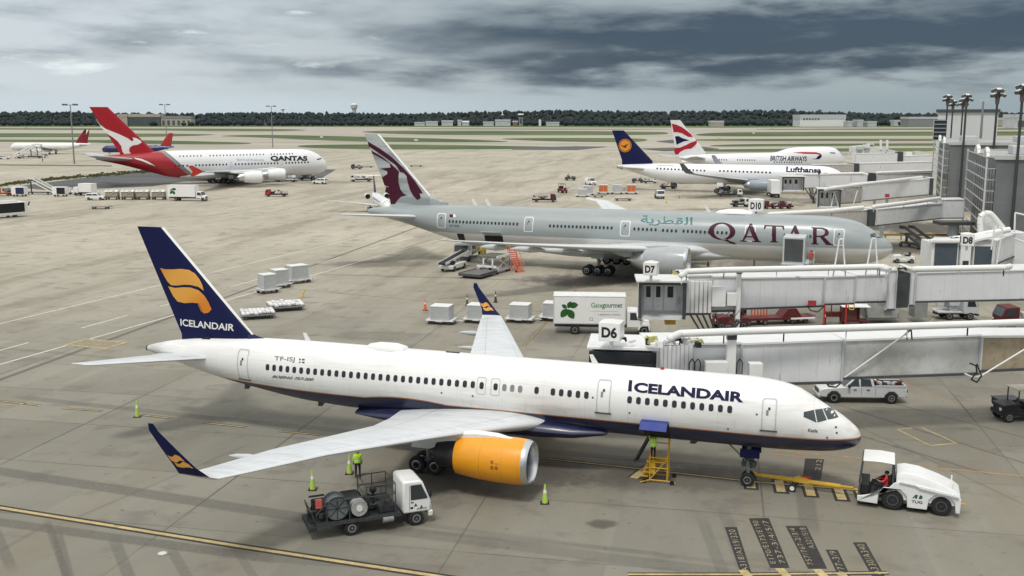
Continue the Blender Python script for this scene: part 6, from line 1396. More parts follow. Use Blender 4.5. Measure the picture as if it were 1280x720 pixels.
# ================================================================ people
PCACHE = {}
REDL = paint('ladder_red', (.62, .13, .07), .6, var=.1)
def rail(o, pts, r=.025, m=LGREY, name='railing'):
    q = MB()
    for a_, b_ in pts: q.cyl(a_, b_, r, n=6)
    return q.build(name, m, o)
def person(label, loc, rz=0, pose='stand', vest=None, top=TROU, legs=TROU, cap=None, z=0, scale=1., hair=BLACK):
    """one skinned body; pose tables give the joints"""
    J = {'pelvis': (0, 0, .95), 'belly': (0, 0, 1.1), 'chest': (0, .0, 1.32), 'neck': (0, 0, 1.49), 'head': (0, .01, 1.60), 'crown': (0, 0, 1.73),
         'hipL': (-.1, 0, .90), 'kneeL': (-.11, .02, .50), 'ankL': (-.12, -.02, .09), 'toeL': (-.13, .14, .04), 'hipR': (.1, 0, .90), 'kneeR': (.11, .02, .50), 'ankR': (.12, -.02, .09), 'toeR': (.13, .14, .04),
         'shL': (-.19, 0, 1.41), 'elL': (-.25, -.02, 1.14), 'wrL': (-.24, .06, .90), 'haL': (-.23, .09, .82), 'shR': (.19, 0, 1.41), 'elR': (.25, -.02, 1.14), 'wrR': (.24, .06, .90), 'haR': (.23, .09, .82)}
    if pose == 'walk': J.update(kneeL=(-.1, .18, .52), ankL=(-.1, .20, .12), toeL=(-.1, .34, .06), kneeR=(.1, -.02, .50), ankR=(.1, -.22, .13), toeR=(.1, -.10, .04), elL=(-.25, -.12, 1.16), wrL=(-.25, -.04, .92), haL=(-.25, 0, .85), wrR=(.24, .18, .96), haR=(.24, .23, .90))
    if pose == 'reach': J.update(elL=(-.22, .2, 1.5), wrL=(-.18, .36, 1.66), haL=(-.17, .40, 1.74), elR=(.22, .2, 1.45), wrR=(.18, .40, 1.55), haR=(.17, .46, 1.60), chest=(0, .05, 1.32), neck=(0, .08, 1.48), head=(0, .11, 1.59), crown=(0, .11, 1.72))
    if pose == 'sit': J.update(kneeL=(-.13, .42, .98), ankL=(-.14, .50, .58), toeL=(-.14, .64, .53), kneeR=(.13, .42, .98), ankR=(.14, .50, .58), toeR=(.14, .64, .53), elL=(-.26, .16, 1.18), wrL=(-.2, .38, 1.22), haL=(-.19, .46, 1.23), elR=(.26, .16, 1.18), wrR=(.2, .38, 1.22), haR=(.19, .46, 1.23))
    if pose == 'bend': J.update(belly=(0, .08, 1.08), chest=(0, .24, 1.22), neck=(0, .36, 1.33), head=(0, .44, 1.40), crown=(0, .52, 1.49), shL=(-.19, .27, 1.27), shR=(.19, .27, 1.27), elL=(-.24, .42, 1.05), wrL=(-.2, .58, .96), haL=(-.19, .66, .94), elR=(.24, .42, 1.05), wrR=(.2, .58, .96), haR=(.19, .66, .94))
    R = {'pelvis': .155, 'belly': .15, 'chest': .165, 'neck': .06, 'head': .105, 'crown': .075, 'hip': .105, 'knee': .068, 'ank': .05, 'toe': .045, 'sh': .075, 'el': .05, 'wr': .036, 'ha': .045}
    key = pose
    if key not in PCACHE:
        E_ = [('pelvis', 'belly'), ('belly', 'chest'), ('chest', 'neck'), ('neck', 'head'), ('head', 'crown')]
        for s in 'LR': E_ += [('pelvis', 'hip'+s), ('hip'+s, 'knee'+s), ('knee'+s, 'ank'+s), ('ank'+s, 'toe'+s), ('chest', 'sh'+s), ('sh'+s, 'el'+s), ('el'+s, 'wr'+s), ('wr'+s, 'ha'+s)]
        names = list(J); verts = [J[n] for n in names]; edges = [(names.index(a), names.index(b_)) for a, b_ in E_]; rad = [R[n.rstrip('LR') if n not in R else n] for n in names]
        for s, sx in (('L', -1), ('R', 1)):                                    # fingers and thumb
            h = Vector(J['ha'+s]); w = Vector(J['wr'+s]); d = (h-w).normalized()
            side = Vector((0, 1, 0)) if abs(d.y) < .7 else Vector((1, 0, 0)); side = (side-d*side.dot(d)).normalized(); curl = d.cross(side)*.35*sx
            for i, (o_, L) in enumerate(((-.028, .07), (-.009, .085), (.01, .08), (.028, .062))):
                k = len(verts); verts += [tuple(h+side*o_+d*.02), tuple(h+side*o_+d*L*.6+curl*.03), tuple(h+side*o_+d*L+curl*.08)]; rad += [.013, .011, .009]; edges += [(names.index('ha'+s), k), (k, k+1), (k+1, k+2)]
            k = len(verts); verts += [tuple(w.lerp(h, .55)+side*.045), tuple(h+side*.065+d*.01)]; rad += [.014, .011]; edges += [(names.index('ha'+s), k), (k, k+1)]
        me = bpy.data.meshes.new('body'); me.from_pydata(verts, edges, []); ob = bpy.data.objects.new('body', me); COL.objects.link(ob)
        m = ob.modifiers.new('s', 'SKIN'); m.use_smooth_shade = True
        for i, r_ in enumerate(rad): me.skin_vertices[0].data[i].radius = (r_, r_*(.75 if i in (0, 1, 2) else 1))
        me.skin_vertices[0].data[0].use_root = True
        ob.modifiers.new('d', 'SUBSURF').levels = 1
        dg = bpy.context.evaluated_depsgraph_get(); dg.update(); m2 = bpy.data.meshes.new_from_object(ob.evaluated_get(dg))
        bpy.data.objects.remove(ob); m2.shade_smooth(); PCACHE[key] = m2
    me = PCACHE[key].copy(); me.materials.clear()
    for m in (top, legs, SKIN, BLACK): me.materials.append(m)
    hd = Vector(J['head']); nk = Vector(J['neck'])
    for f in me.polygons:
        c = f.center; k = 0
        if c.z < J['pelvis'][2]+.02 or (pose == 'sit' and c.y > .12 and c.z < 1.06): k = 1
        if min((c-Vector(J['ank'+s])).length for s in 'LR') < .13 and min((c-Vector(J['toe'+s])).length for s in 'LR') < .17: k = 3
        if (c-hd).length < .19 and (c-nk).dot(hd-nk) > 0: k = 2
        if min((c-Vector(J['ha'+s])).length for s in 'LR') < .11: k = 2
        f.material_index = k
    o = bpy.data.objects.new('person', me); COL.objects.link(o); o.location = (loc[0], loc[1], z); o.rotation_euler[2] = rz; o.scale = (scale,)*3; tag(o, label, 'person')
    b = MB()                                                                   # face
    fw = Vector((0, 1, 0)); b.ball(hd+Vector((0, .105, .0)), .02, 6); b.build('nose', SKIN, o)
    for s in (-1, 1): MB().ball(hd+Vector((s*.035, .095, .03)), .011, 6).build('eye', BLACK, o); MB().ball(hd+Vector((s*.105, 0, 0)), .022, 6, sq=(.5, 1, 1.3)).build('ear', SKIN, o)
    MB().box(hd+Vector((0, .098, -.045)), (.045, .01, .01)).build('mouth', DRED, o)
    MB().ball(hd+Vector((0, -.018, .065)), .118, 12, sq=(1, 1.05, .85)).build('hair' if not cap else 'cap', cap or hair, o)
    if vest:
        b = MB(); P, C = Vector(J['belly']), Vector(J['chest']); up = (C-P).normalized(); x = Vector((1, 0, 0)); y = up.cross(x)
        rings = [[q+x*cos(2*pi*i/16)*w_+y*sin(2*pi*i/16)*d_ for i in range(16)] for q, w_, d_ in ((P-up*.14, .205, .16), (P, .20, .155), (C-up*.08, .225, .165), (C+up*.06, .235, .16), (C+up*.13, .17, .12))]
        b.loft(rings, False, False); v = b.build('hi_vis_vest', vest, o)
        b = MB(); b.loft([[q+x*cos(2*pi*i/16)*w_+y*sin(2*pi*i/16)*d_ for i in range(16)] for q, w_, d_ in ((P-up*.02, .207, .162), (P+up*.03, .208, .163))], False, False); b.build('reflective_band', WHITE, v)
    return o
# ================================================================ small ramp things
def cone(px, py, lab, mat=None, h=.9, group=None):
    p = g(px, py); mat = mat or LIME; o = empty('safety_cone', lab, 'cone', p)
    MB().bb(-.24, .24, -.24, .24, 0, .05).build('base', BLACK, o, bevel=.01)
    MB().lathe([(.05, .17), (h*.95, .045), (h, .03)], (0, 0, 0), 'z', 14, False, True).build('cone_body', mat, o)
    MB().lathe([(h*.55, .104), (h*.72, .082)], (0, 0, 0), 'z', 14).build('reflective_band', WHITE if mat is LIME else WHITED, o)
    return o
cone(172, 521, 'green cone standing at the end of the dashed line, left of the near winglet', h=1.2)
cone(391, 612, 'green cone beside the left end of the servicing truck', h=1.15)
cone(437, 592, 'green cone right behind the servicing truck, beside the worker', h=1.15)
cone(681, 629, 'green cone alone on the concrete in front of the yellow engine', h=1.1)
cone(531.5, 388, 'orange cone left of the row of silver containers', ORCONE, 1.3); cone(584, 382, 'dark orange cone between two silver containers', paint('cone_dark', (.12, .09, .03), .7), 1.3)
cone(619.5, 378, 'dark cone just right of the far winglet tip', paint('cone_darkest', (.09, .03, .02), .7), 1.3); cone(885, 333, 'dark cone on the ramp behind the D7 bridge cab', MATS['cone_darkest'], 1.4)
cone(849, 248, 'tiny red cone in front of the blue-finned airliner', ORCONE, 1.6); cone(833, 254, 'tiny yellow ball-like beacon cone in front of the blue-finned airliner', YEL, 1.2)
cone(672, 238, 'tiny dark cone on the open ramp', MATS['cone_dark'], 1.2) if 0 else None
def hd(px0, py0, px1, py1):
    a, b_ = g(px0, py0), g(px1, py1); return atan2((a-b_).y, (a-b_).x)
def veh(name, lab, cat, px, py, h, group=None): return empty(name, lab, cat, g(px, py), h, group)
CHROME = SILVER
def lights(o, x, ys, z, front=True, s=.16):
    for y in ys: MB().box((x, y, z), (.05, s*1.2, s)).build('headlight' if front else 'tail_light', paint('lamp_glass', (.75, .75, .72), .2) if front else RED, o, bevel=.01)
def boxtruck(lab, px, py, h, L=8.2, H=3.6, W_=2.45, bm=WHITE, logo=None, cabm=WHITE, conv=True, name='box_truck', cat='truck', sc=1.):
    o = veh(name, lab, cat, px, py, h); bl = L*.73; x0 = -L/2
    MB().bb(x0, x0+bl, -W_/2, W_/2, 1.12, H).build('cargo_box', bm, o, bevel=.04); b_ = o.children[0] if o.children else None
    bx = [c for c in kids(o)][0]
    MB().bb(x0-.02, x0+bl+.02, -W_/2-.03, W_/2+.03, H+.005, H+.07).build('roof', WHITED, bx, bevel=.02)
    q = MB()
    for x in (x0+.03, x0+bl-.03):
        for y in (-W_/2, W_/2): q.bb(x-.05, x+.05, y-.025, y+.025, 1.1, H)
    q.bb(x0, x0+bl, -W_/2-.03, -W_/2, 1.06, 1.18); q.bb(x0, x0+bl, W_/2, W_/2+.03, 1.06, 1.18); q.build('trim', LGREY, bx)
    q = MB(); q.bb(x0+.1, L/2-.4, -.45, .45, .62, .9); q.bb(x0+bl*.25, x0+bl*.35, -1.1, 1.1, .5, 1.0); 
    if conv: q.bar((x0+.4, -.8, .9), (x0+bl*.6, -.8, 1.1), .12); q.bar((x0+.4, .8, 1.1), (x0+bl*.6, .8, .9), .12)
    q.build('chassis', DGREY, o)
    xc = x0+bl+.12; cw = W_/2-.12
    cb = MB().prism([(xc, .75), (xc+1.45, .75), (xc+1.5, 1.55), (xc+1.15, 2.35), (xc+.05, 2.42), (xc, 2.3)], -cw, cw).build('cab', cabm, o, bevel=.06)
    MB().prism([(xc+1.52, 1.5), (xc+1.58, 1.52), (xc+1.23, 2.28), (xc+1.17, 2.28)], -cw*.9, cw*.9).build('windscreen', CABG, cb)
    for s in (-1, 1):
        d = MB().prism([(xc+.3, 1.5), (xc+1.38, 1.5), (xc+1.08, 2.2), (xc+.3, 2.2)], s*(cw+.0), s*(cw+.02)).build('side_window', GLASS, cb)
        MB().bar((xc+1.3, s*(cw+.25), 1.5), (xc+1.3, s*(cw+.25), 1.95), .1, .18).build('mirror', BLACK, cb)
    if L > 7:
        hood = MB().prism([(xc+1.46, .7), (xc+2.2, .7), (xc+2.25, 1.15), (xc+2.1, 1.42), (xc+1.5, 1.52)], -cw*.8, cw*.8).build('hood', cabm, o, bevel=.07)
        fx = xc+2.27; q = MB(); q.bb(fx-.15, fx+.05, -cw, cw, .45, .68); q.build('bumper', CHROME, o); MB().bb(fx-.03, fx+.02, -cw*.5, cw*.5, .75, 1.15).build('grille', DGREY, hood); lights(hood, fx+.01, (-cw*.65, cw*.65), .95); ax = xc+1.7
        q = MB()
        for s in (-1, 1): q.prism([(ax-.62, .55), (ax-.55, .95), (ax-.25, 1.12), (ax+.25, 1.12), (ax+.5, .95), (ax+.55, .55), (ax+.48, .5), (ax+.35, .9), (ax-.35, .9), (ax-.48, .55)], s*(cw-.28), s*(cw+.02))
        q.build('fender', cabm, o)
    else: ax = xc+.8; lights(cb, xc+1.52, (-cw*.7, cw*.7), .95); MB().bb(xc+1.4, xc+1.6, -cw, cw, .45, .72).build('bumper', DGREY, o)
    for s in (-1, 1): wheel(o, ax, s*(cw-.12), .46, .26); wheel(o, x0+bl*.30, s*(W_/2-.25), .46, .42)
    if sc != 1: o.scale = sc if hasattr(sc, "__len__") else (sc,)*3
    return o, bx, x0, bl, W_, H
GREENL = paint('leaf_green', (.02, .10, .02), .5); GREEND = paint('lettering_dark_green', (.03, .10, .06), .5)
def leaflogo(bx, x0, bl, W_, H, s=-1, flip=False, text=True):
    fn = lambda u, v: (u, s*(W_/2+.015), v)
    def leaf(cx, cz, L, a, w=.32):
        pts = []
        for i in range(13):
            t = i/12; pts.append((t*L, w*L*sin(pi*t)**.8))
        for i in range(11, 0, -1):
            t = i/12; pts.append((t*L, -w*L*sin(pi*t)**.8))
        return [(cx+p*cos(a)-q*sin(a), cz+p*sin(a)+q*cos(a)) for p, q in pts]
    X = x0+bl*.2; Zc = 1.15+(H-1.15)*.52
    for L, a, dx_, dz_ in ((1.05, -2.2, -.05, .05), (1.1, -1.0, 0, .0), (.75, 1.15, 0, .1), (.95, .12, .05, .35), (.6, 2.5, -.1, .1)):
        decal('leaf_emblem', GREENL, bx, fn, polys=[leaf(X+dx_, Zc+dz_, L, a)])
    if text:
        decal('lettering', paint('lettering_mid_green', (.10, .32, .12), .5), bx, fn, text='Gate', box=(x0+bl*.52, 1.15+(H-1.15)*.60, x0+bl*.675, 1.15+(H-1.15)*.78), bold=.01)
        decal('lettering', GREEND, bx, fn, text='gourmet', box=(x0+bl*.675, 1.15+(H-1.15)*.545, x0+bl*.95, 1.15+(H-1.15)*.76), bold=.01)
        decal('lettering', GREEND, bx, fn, text='a gategroup member', box=(x0+bl*.62, 1.15+(H-1.15)*.30, x0+bl*.93, 1.15+(H-1.15)*.37))
        MB().bb(x0+bl*.5, x0+bl*.9, s*(W_/2+.012), s*(W_/2+.016), 1.15+(H-1.15)*.46, 1.15+(H-1.15)*.465).build('thin_line', MGREY, bx)
        decal('lettering', MGREY, bx, fn, text='CL', box=(x0+bl*.50, 1.15+(H-1.15)*.10, x0+bl*.56, 1.15+(H-1.15)*.22))
t = boxtruck('white catering box truck with green leaves on its side, behind the far winglet', 753, 415.5, hd(805, 414, 700, 412.5), L=9.6, H=3.75); leaflogo(*t[1:])
t = boxtruck('white catering box truck with green leaves, far left in front of the double deck airliner', 236, 251, hd(260, 250.5, 212, 250), L=10.2, H=3.9); leaflogo(*t[1:], text=False)
# white catering lift truck at the pale grey airliner's forward door: body raised
def hilift(lab, px, py, h, z0=3.4, H=3.0, L=5.2, m=WHITE, dark=True, sc=1):
    o = veh('catering_truck', lab, 'truck', px, py, h); W_ = 2.5
    bx = MB().bb(-L/2, L/2, -W_/2, W_/2, z0, z0+H).build('cargo_box', m, o, bevel=.04)
    if dark: MB().bb(-L/2-.03, -L/2+.02, -W_/2+.2, W_/2-.2, z0+.15, z0+H-.2).build('open_door', DGREY, bx)
    q = MB()
    for y in (-.9, .9): q.bar((-L*.4, y, .95), (L*.4, y, z0), .14); q.bar((L*.4, y, .95), (-L*.4, y, z0), .14)
    q.build('scissor_lift', DGREY, o); MB().bb(-L/2, L/2+1.9, -.9, .9, .6, .9).build('chassis', DGREY, o)
    xc = L/2+.25; cb = MB().prism([(xc, .7), (xc+1.7, .7), (xc+1.7, 1.5), (xc+1.35, 2.35), (xc, 2.35)], -1.1, 1.1).build('cab', m, o, bevel=.06); MB().prism([(xc+1.72, 1.5), (xc+1.76, 1.5), (xc+1.41, 2.25), (xc+1.36, 2.25)], -1, 1).build('windscreen', CABG, cb)
    MB().bb(-L/2-1.2, -L/2-.02, -W_/2, W_/2, z0-.12, z0).build('platform', LGREY, o)
    for s in (-1, 1): wheel(o, xc+.8, s*1.0, .46, .28); wheel(o, -L*.28, s*1.0, .46, .4)
    if sc != 1: o.scale = sc if hasattr(sc, "__len__") else (sc,)*3
    return o
hilift('raised catering truck docked at the forward door of the pale grey airliner, dark interior showing', 991.5, 355, radians(71), z0=2.85, H=3.0, L=4.4, m=LGREY, sc=1.06)
_c = [c for c in bpy.data.objects if c.name.startswith('catering_truck')][0]; MB().bb(-2.2, 1.2, -2.3, -1.27, 2.75, 2.88).build('side_platform', LGREY, _c); rail(_c, [((x_, -2.25, 2.88), (x_, -2.25, 3.9)) for x_ in (-2.1, -.5, 1.1)]+[((-2.1, -2.25, 3.9), (1.1, -2.25, 3.9))], .04, LGREY, 'railing')
hilift('tall white box truck parked by the nose of the blue-finned airliner', 967, 246, radians(85), z0=1.2, H=3.3, L=6.5, dark=False)
hilift('tall white box truck beside the white sport utility car at left', 110, 244.5, radians(165), z0=1.0, H=2.3, L=4.0, dark=False)
# ---- pickup, cars, vans
def car(name, lab, cat, px, py, h, kind='suv', m=WHITE, sc=1.):
    o = veh(name, lab, cat, px, py, h)
    if kind == 'pickup':
        L = 5.9; body = [(-2.95, .48), (-2.98, 1.12), (-.75, 1.16), (-.75, 1.16), (1.35, 1.18), (2.75, 1.06), (2.98, .92), (3.0, .5), (2.5, .42), (2.45, .62), (2.2, .85), (1.85, .85), (1.6, .62), (1.55, .42), (-1.45, .42), (-1.5, .62), (-1.75, .85), (-2.1, .85), (-2.35, .62), (-2.4, .44)]
        roof = [(-.78, 1.17), (-.62, 1.82), (.55, 1.86), (1.32, 1.19)]; ax = (2.02, -1.92); w = .95; wr = .42
    elif kind == 'van':
        body = [(-2.6, .45), (-2.62, 1.3), (1.6, 1.3), (2.4, 1.15), (2.6, .9), (2.6, .45), (2.1, .42), (1.9, .75), (1.5, .75), (1.3, .42), (-1.3, .42), (-1.5, .75), (-1.9, .75), (-2.1, .42)]
        roof = [(-2.6, 1.31), (-2.5, 2.15), (.9, 2.2), (1.65, 1.31)]; ax = (1.7, -1.7); w = .95; wr = .36
    else:
        body = [(-2.3, .45), (-2.35, 1.1), (1.1, 1.14), (2.15, 1.02), (2.32, .8), (2.3, .45), (1.85, .42), (1.7, .74), (1.25, .74), (1.1, .42), (-1.1, .42), (-1.25, .74), (-1.7, .74), (-1.85, .42)]
        roof = [(-2.3, 1.11), (-2.0, 1.72), (.45, 1.76), (1.15, 1.15)]; ax = (1.48, -1.48); w = .92; wr = .36
    b_ = MB().prism(body, -w, w).build('body', m, o, bevel=.06)
    r = MB(); lo = [(x, y*s, z) for s in (1,) for x, z in roof for y in (1,)]
    def ring(k, s): return [(x, s*w*(.97 if z < 1.4 else .80), z) for x, z in roof]
    r.loft([ring(0, -1), ring(0, 1)]); r.build('roof', m, o, bevel=.06)
    x0, x1 = roof[1][0], roof[2][0]; zl, zh = roof[0][1]+.08, roof[1][1]-.1
    for s in (-1, 1):
        n = 2 if kind != 'van' else 1; xa_, xb_ = roof[0][0]+(x0-roof[0][0])*.3+.12, roof[3][0]-.18
        if kind == 'van': xa_ = .1
        for k in range(n):
            a0 = xa_+(xb_-xa_)*k/n+.05; a1 = xa_+(xb_-xa_)*(k+1)/n-.05; q = MB()
            t0 = a1 if k < n-1 else a1; t1 = a1 if k < n-1 else a1-.5
            q.loft([[(a0, s*(w*.955+d), zl), (t0, s*(w*.955+d), zl), (t1, s*(w*.825+d), zh), (a0+(.05 if k else .12), s*(w*.825+d), zh)] for d in (.0, .025)]); q.build('side_window', GLASS, o)
    q = MB(); a, c = roof[2], roof[3]; q.loft([[(c[0]-.03+d, -w*.85, c[1]+.06), (c[0]-.03+d, w*.85, c[1]+.06), (a[0]+.08+d, w*.72, a[1]-.08), (a[0]+.08+d, -w*.72, a[1]-.08)] for d in (0, .04)]); q.build('windscreen', CABG, o)
    q = MB(); a, c = roof[1], roof[0]; q.loft([[(c[0]+.03-d, -w*.8, c[1]+.1), (c[0]+.03-d, w*.8, c[1]+.1), (a[0]-.03-d, w*.7, a[1]-.1), (a[0]-.03-d, -w*.7, a[1]-.1)] for d in (0, .04)]); q.build('rear_window', GLASS, o)
    fx = max(p[0] for p in body); rx = min(p[0] for p in body); lights(o, fx-.03, (-w*.75, w*.75), .86); lights(o, rx+.0, (-w*.88, w*.88), .95, False, .22)
    MB().bb(fx-.02, fx+.04, -w*.5, w*.5, .66, .92).build('grille', DGREY, b_); MB().bb(fx-.1, fx+.09, -w*.95, w*.95, .42, .60).build('bumper', LGREY, b_, bevel=.03); MB().bb(rx-.08, rx+.1, -w*.9, w*.9, .45, .6).build('bumper', LGREY, b_, bevel=.03)
    for x in ax:
        for s in (-1, 1): wheel(o, x, s*(w-.1), wr, .25)
    if kind == 'pickup':
        MB().bb(-2.85, -.85, -.78, .78, 1.17, 1.19).build('bed_floor', BLACK, b_)
        q = MB(); q.bb(-2.9, -.8, -.95, -.83, 1.16, 1.3); q.bb(-2.9, -.8, .83, .95, 1.16, 1.3); q.bb(-2.95, -2.85, -.9, .9, 1.16, 1.3); q.build('bed_rail', LGREY, b_)
        for i in range(9): MB().box((-1.0-i*.2, -.2+.2*(i % 3), 1.32), (.12, .9, .2), rz=.3*i).build('cargo_item', (DRED, WHITED, DGREY, DGREY)[i % 4], b_)
        q = MB()
        for s in (-1, 1): q.bb(-.4, -.2, s*.98-.02, s*.98+.02, .98, 1.03); q.bb(.5, .7, s*.98-.02, s*.98+.02, .98, 1.03)
        q.build('door_handle', DGREY, o)
        for s in (-1, 1): MB().box((1.05, s*1.1, 1.28), (.15, .22, .2)).build('mirror', BLACK, o, bevel=.02)
        q = MB()
        for s in (-1, 1): q.bb(-.82, -.80, s*.955, s*.957, .55, 1.15); q.bb(.16, .18, s*.955, s*.957, .55, 1.15)
        q.build('panel_gap', DGREY, b_)
    if sc != 1: o.scale = sc if hasattr(sc, "__len__") else (sc,)*3
    return o
PICK = paint('silver_white_paint', (.62, .63, .64), .3, coat=.5)
car('pickup_truck', 'silver white crew cab pickup parked under the D6 bridge', 'pickup', 1074, 500, hd(1035, 499, 1112, 500), 'pickup', PICK, 1.06)
car('utility_car', 'white sport utility car in front of the luggage carts at far left', 'car', 120, 250, hd(131, 250, 112, 250), 'suv', sc=1.02)
car('utility_car', 'white sport utility car below the nose of the double deck airliner', 'car', 400, 230, hd(391, 229.5, 410, 230), 'suv', sc=1.02)
car('panel_van', 'small white van driving on the ramp behind the pale grey airliner, left of orange containers', 'van', 738, 231, radians(-70), 'van', sc=1.0)
car('utility_car', 'white car at the extreme left beside the distant stairs', 'car', 6, 199, radians(10), 'suv', sc=1.1)
car('utility_car', 'small white car next to the distant passenger stairs at left', 'car', 24, 197.5, radians(160), 'suv', sc=1.1)
# ---- pushback tug with driver
o = veh('pushback_tug', 'white pushback tug with open cab hitched to the towbar of the navy-finned airliner', 'tug', 1133, 631.5, hd(1192, 641, 1082, 627.5))
TW = paint('tug_white', (.76, .77, .76), .4, var=.04, coat=.3, grime=.1)
side = [(2.6, .28), (2.62, 1.08), (2.35, 1.30), (.9, 1.52), (-.45, 1.66), (-.72, 1.55), (-1.2, .98), (-2.3, .66), (-2.55, .62), (-2.55, .32), (-1.5, .28), (-1.46, .88), (-1.2, 1.22), (-.38, 1.22), (-.06, .9), (.0, .28), (.98, .28), (1.06, .86), (1.32, 1.14), (2.02, 1.14), (2.32, .86), (2.38, .28)]
bd = MB().prism(side, -1.12, -1.0); bd.prism(side, 1.0, 1.12); bd = bd.build('side_panel', TW, o, bevel=.03)
hood = MB(); hood.loft([[(x, -w, .6), (x, -w, z-.28), (x, -w*.84, z), (x, w*.84, z), (x, w, z-.28), (x, w, .6)] for x, z, w in ((-.62, 2.02, .99), (-.2, 2.12, .99), (.5, 2.06, .99), (1.4, 1.78, .99), (2.3, 1.42, .99), (2.58, 1.22, .97))]); hood = hood.build('hood', TW, o, bevel=.04)
b = MB(); b.loft([[(-.5, -1.16, 1.50), (-.5, -.99, 1.58), (-.5, .99, 1.58), (-.5, 1.16, 1.50)], [(.9, -1.16, 1.34), (.9, -.99, 1.42), (.9, .99, 1.42), (.9, 1.16, 1.34)], [(2.4, -1.16, 1.14), (2.4, -.99, 1.2), (2.4, .99, 1.2), (2.4, 1.16, 1.14)], [(2.4, -1.16, 1.02), (2.4, -.99, 1.0), (2.4, .99, 1.0), (2.4, 1.16, 1.02)], [(-.5, -1.16, 1.36), (-.5, -.99, 1.3), (-.5, .99, 1.3), (-.5, 1.16, 1.36)]]) if 0 else b
b.bar((-.45, -1.135, 1.64), (.35, -1.135, 1.55), .12, .06); b.bar((.35, -1.135, 1.55), (.55, -1.135, 1.44), .12, .06); b.bar((.55, -1.135, 1.44), (2.5, -1.135, 1.16), .16, .06); b.build('grey_stripe', LGREY, o)
MB().bb(-2.4, 2.4, -.99, .99, .45, .62).build('chassis', DGREY, o)
MB().bb(-2.45, -.72, -.95, .95, .62, .68).build('cab_floor', BLACK, o)
MB().loft([[(x, -.98, z), (x, -.98, z+.1), (x, .98, z+.1), (x, .98, z)] for x, z in ((-2.35, 2.52), (-1.5, 2.56), (-.72, 2.5))]).build('cab_roof', WHITE, o, bevel=.05)
b = MB()
for x in (-2.35, -.78):
    for y in (-.95, .95): b.bar((x-(.15 if x < -2 else 0), y, .65), (x, y, 2.52), .09)
b.bar((-2.45, -.95, 1.5), (-2.45, .95, 1.5), .06); b.build('cab_post', DGREY, o); MB().box((-2.42, 0, 2.0), (.03, 1.7, .8), ry=.05).build('windscreen', CABG, o); MB().bb(-.75, -.70, -.9, .9, .7, 2.4).build('cab_back', BLACK, o)
MB().bb(-1.35, -.85, -.85, -.2, .68, 1.15).build('seat', BLACK, o, bevel=.06); MB().bb(-.98, -.86, -.85, -.2, 1.16, 1.7).build('seat_back', BLACK, o, bevel=.05); MB().bar((-1.95, -.5, .7), (-1.8, -.5, 1.45), .08).build('steering_column', BLACK, o); MB().bb(-2.38, -1.95, -.9, .9, .68, 1.25).build('dashboard', BLACK, o, bevel=.04)
for s in (-1, 1): [q_.__setitem__('x', 0) or q_.__delitem__('x') or [setattr(c_.material_slots[0], 'link', 'OBJECT') or setattr(c_.material_slots[0], 'material', DGREY) for c_ in kids(q_)] for q_ in (wheel(o, -.75, s*.86, .58, .42), wheel(o, 1.68, s*.86, .54, .40))]
b = MB(); b.cyl((-2.75, 0, .55), (-2.5, 0, .55), .07); b.cyl((2.6, -.3, .55), (2.95, -.3, .55), .04); b.build('tow_hook', YEL, o)
lights(o, 2.58, (-.8, .8), .85); MB().bar((2.2, -.7, 1.3), (2.2, -.7, 1.75), .07).build('rear_marker', WHITE, o); MB().bar((2.2, .7, 1.3), (2.2, .7, 1.75), .07).build('rear_marker', WHITE, o)
fn = lambda u, v: (u, -1.128, v)
decal('lettering', GREEND, o, fn, polys=[[(.22, .84), (.38, 1.06), (.50, 1.06), (.46, .84), (.36, .84), (.38, .90), (.32, .90), (.29, .84)], [(.54, .84), (.60, 1.06), (.72, 1.04), (.74, .90), (.66, .84)]]); decal('lettering', BLACK, o, fn, text='TUG', box=(.2, .58, .74, .74), bold=.03); decal('lettering', LGREY, hood, lambda u, v: (u, -.985, v), text='103', box=(-.25, 1.58, .25, 1.72), bold=.02)
TUG = o; p = o.location; a = o.rotation_euler[2]; T = lambda x, y: (p.x+x*cos(a)-y*sin(a), p.y+x*sin(a)+y*cos(a))
person('person in a red top seated in the open cab of the pushback tug', T(-1.1, -.5), a+pi/2, 'sit', top=REDCL, z=.24, legs=TROU)
# towbar
A, B = g(941, 603), g(1066, 621); c = (A+B)/2; o = empty('towbar', 'yellow towbar on two small white wheels between the nose gear and the tug', 'towbar', c, hd(1066, 621, 941, 603)); L = (B-A).length/2
b = MB(); b.cyl((-L, 0, .5), (-L*.45, 0, .5), .09, .12, 10); b.cyl((-L*.45, 0, .5), (L*.75, 0, .5), .135, .135, 12); b.cyl((L*.75, 0, .5), (L, 0, .52), .08, .07, 10); b.build('bar', YEL, o)
b = MB(); b.box((-L, 0, .5), (.3, .55, .12)); b.loft([[(x, -w_, .45), (x, w_, .45), (x, w_*.6, .45+h_), (x, -w_*.6, .45+h_)] for x, w_, h_ in ((-.7, .05, .12), (-.2, .2, .3), (.15, .2, .3), (.7, .05, .12))]); b.build('bracket', YEL, o)
b = MB(); b.cyl((-.45, -.6, .24), (-.45, .6, .24), .04); b.bar((-.45, 0, .24), (-.2, 0, .5), .08); ax_ = b.build('axle', DGREY, o)
for s in (-1, 1): q = MB().lathe([(-.07, .12), (-.07, .22), (.07, .22), (.07, .12)], (0, 0, 0), 'y', 20, True, True).build('tyre', RUBBER, o); q.location = (-.45, s*.62, .23); MB().lathe([(-.08, .02), (-.08, .13), (.08, .13), (.08, .02)], (0, 0, 0), 'y', 16, True, True).build('hub', WHITE, q)
q = MB(); q.bb(-.1, .5, -.04, .04, .62, .8); q.build('release_lever', RED, o)
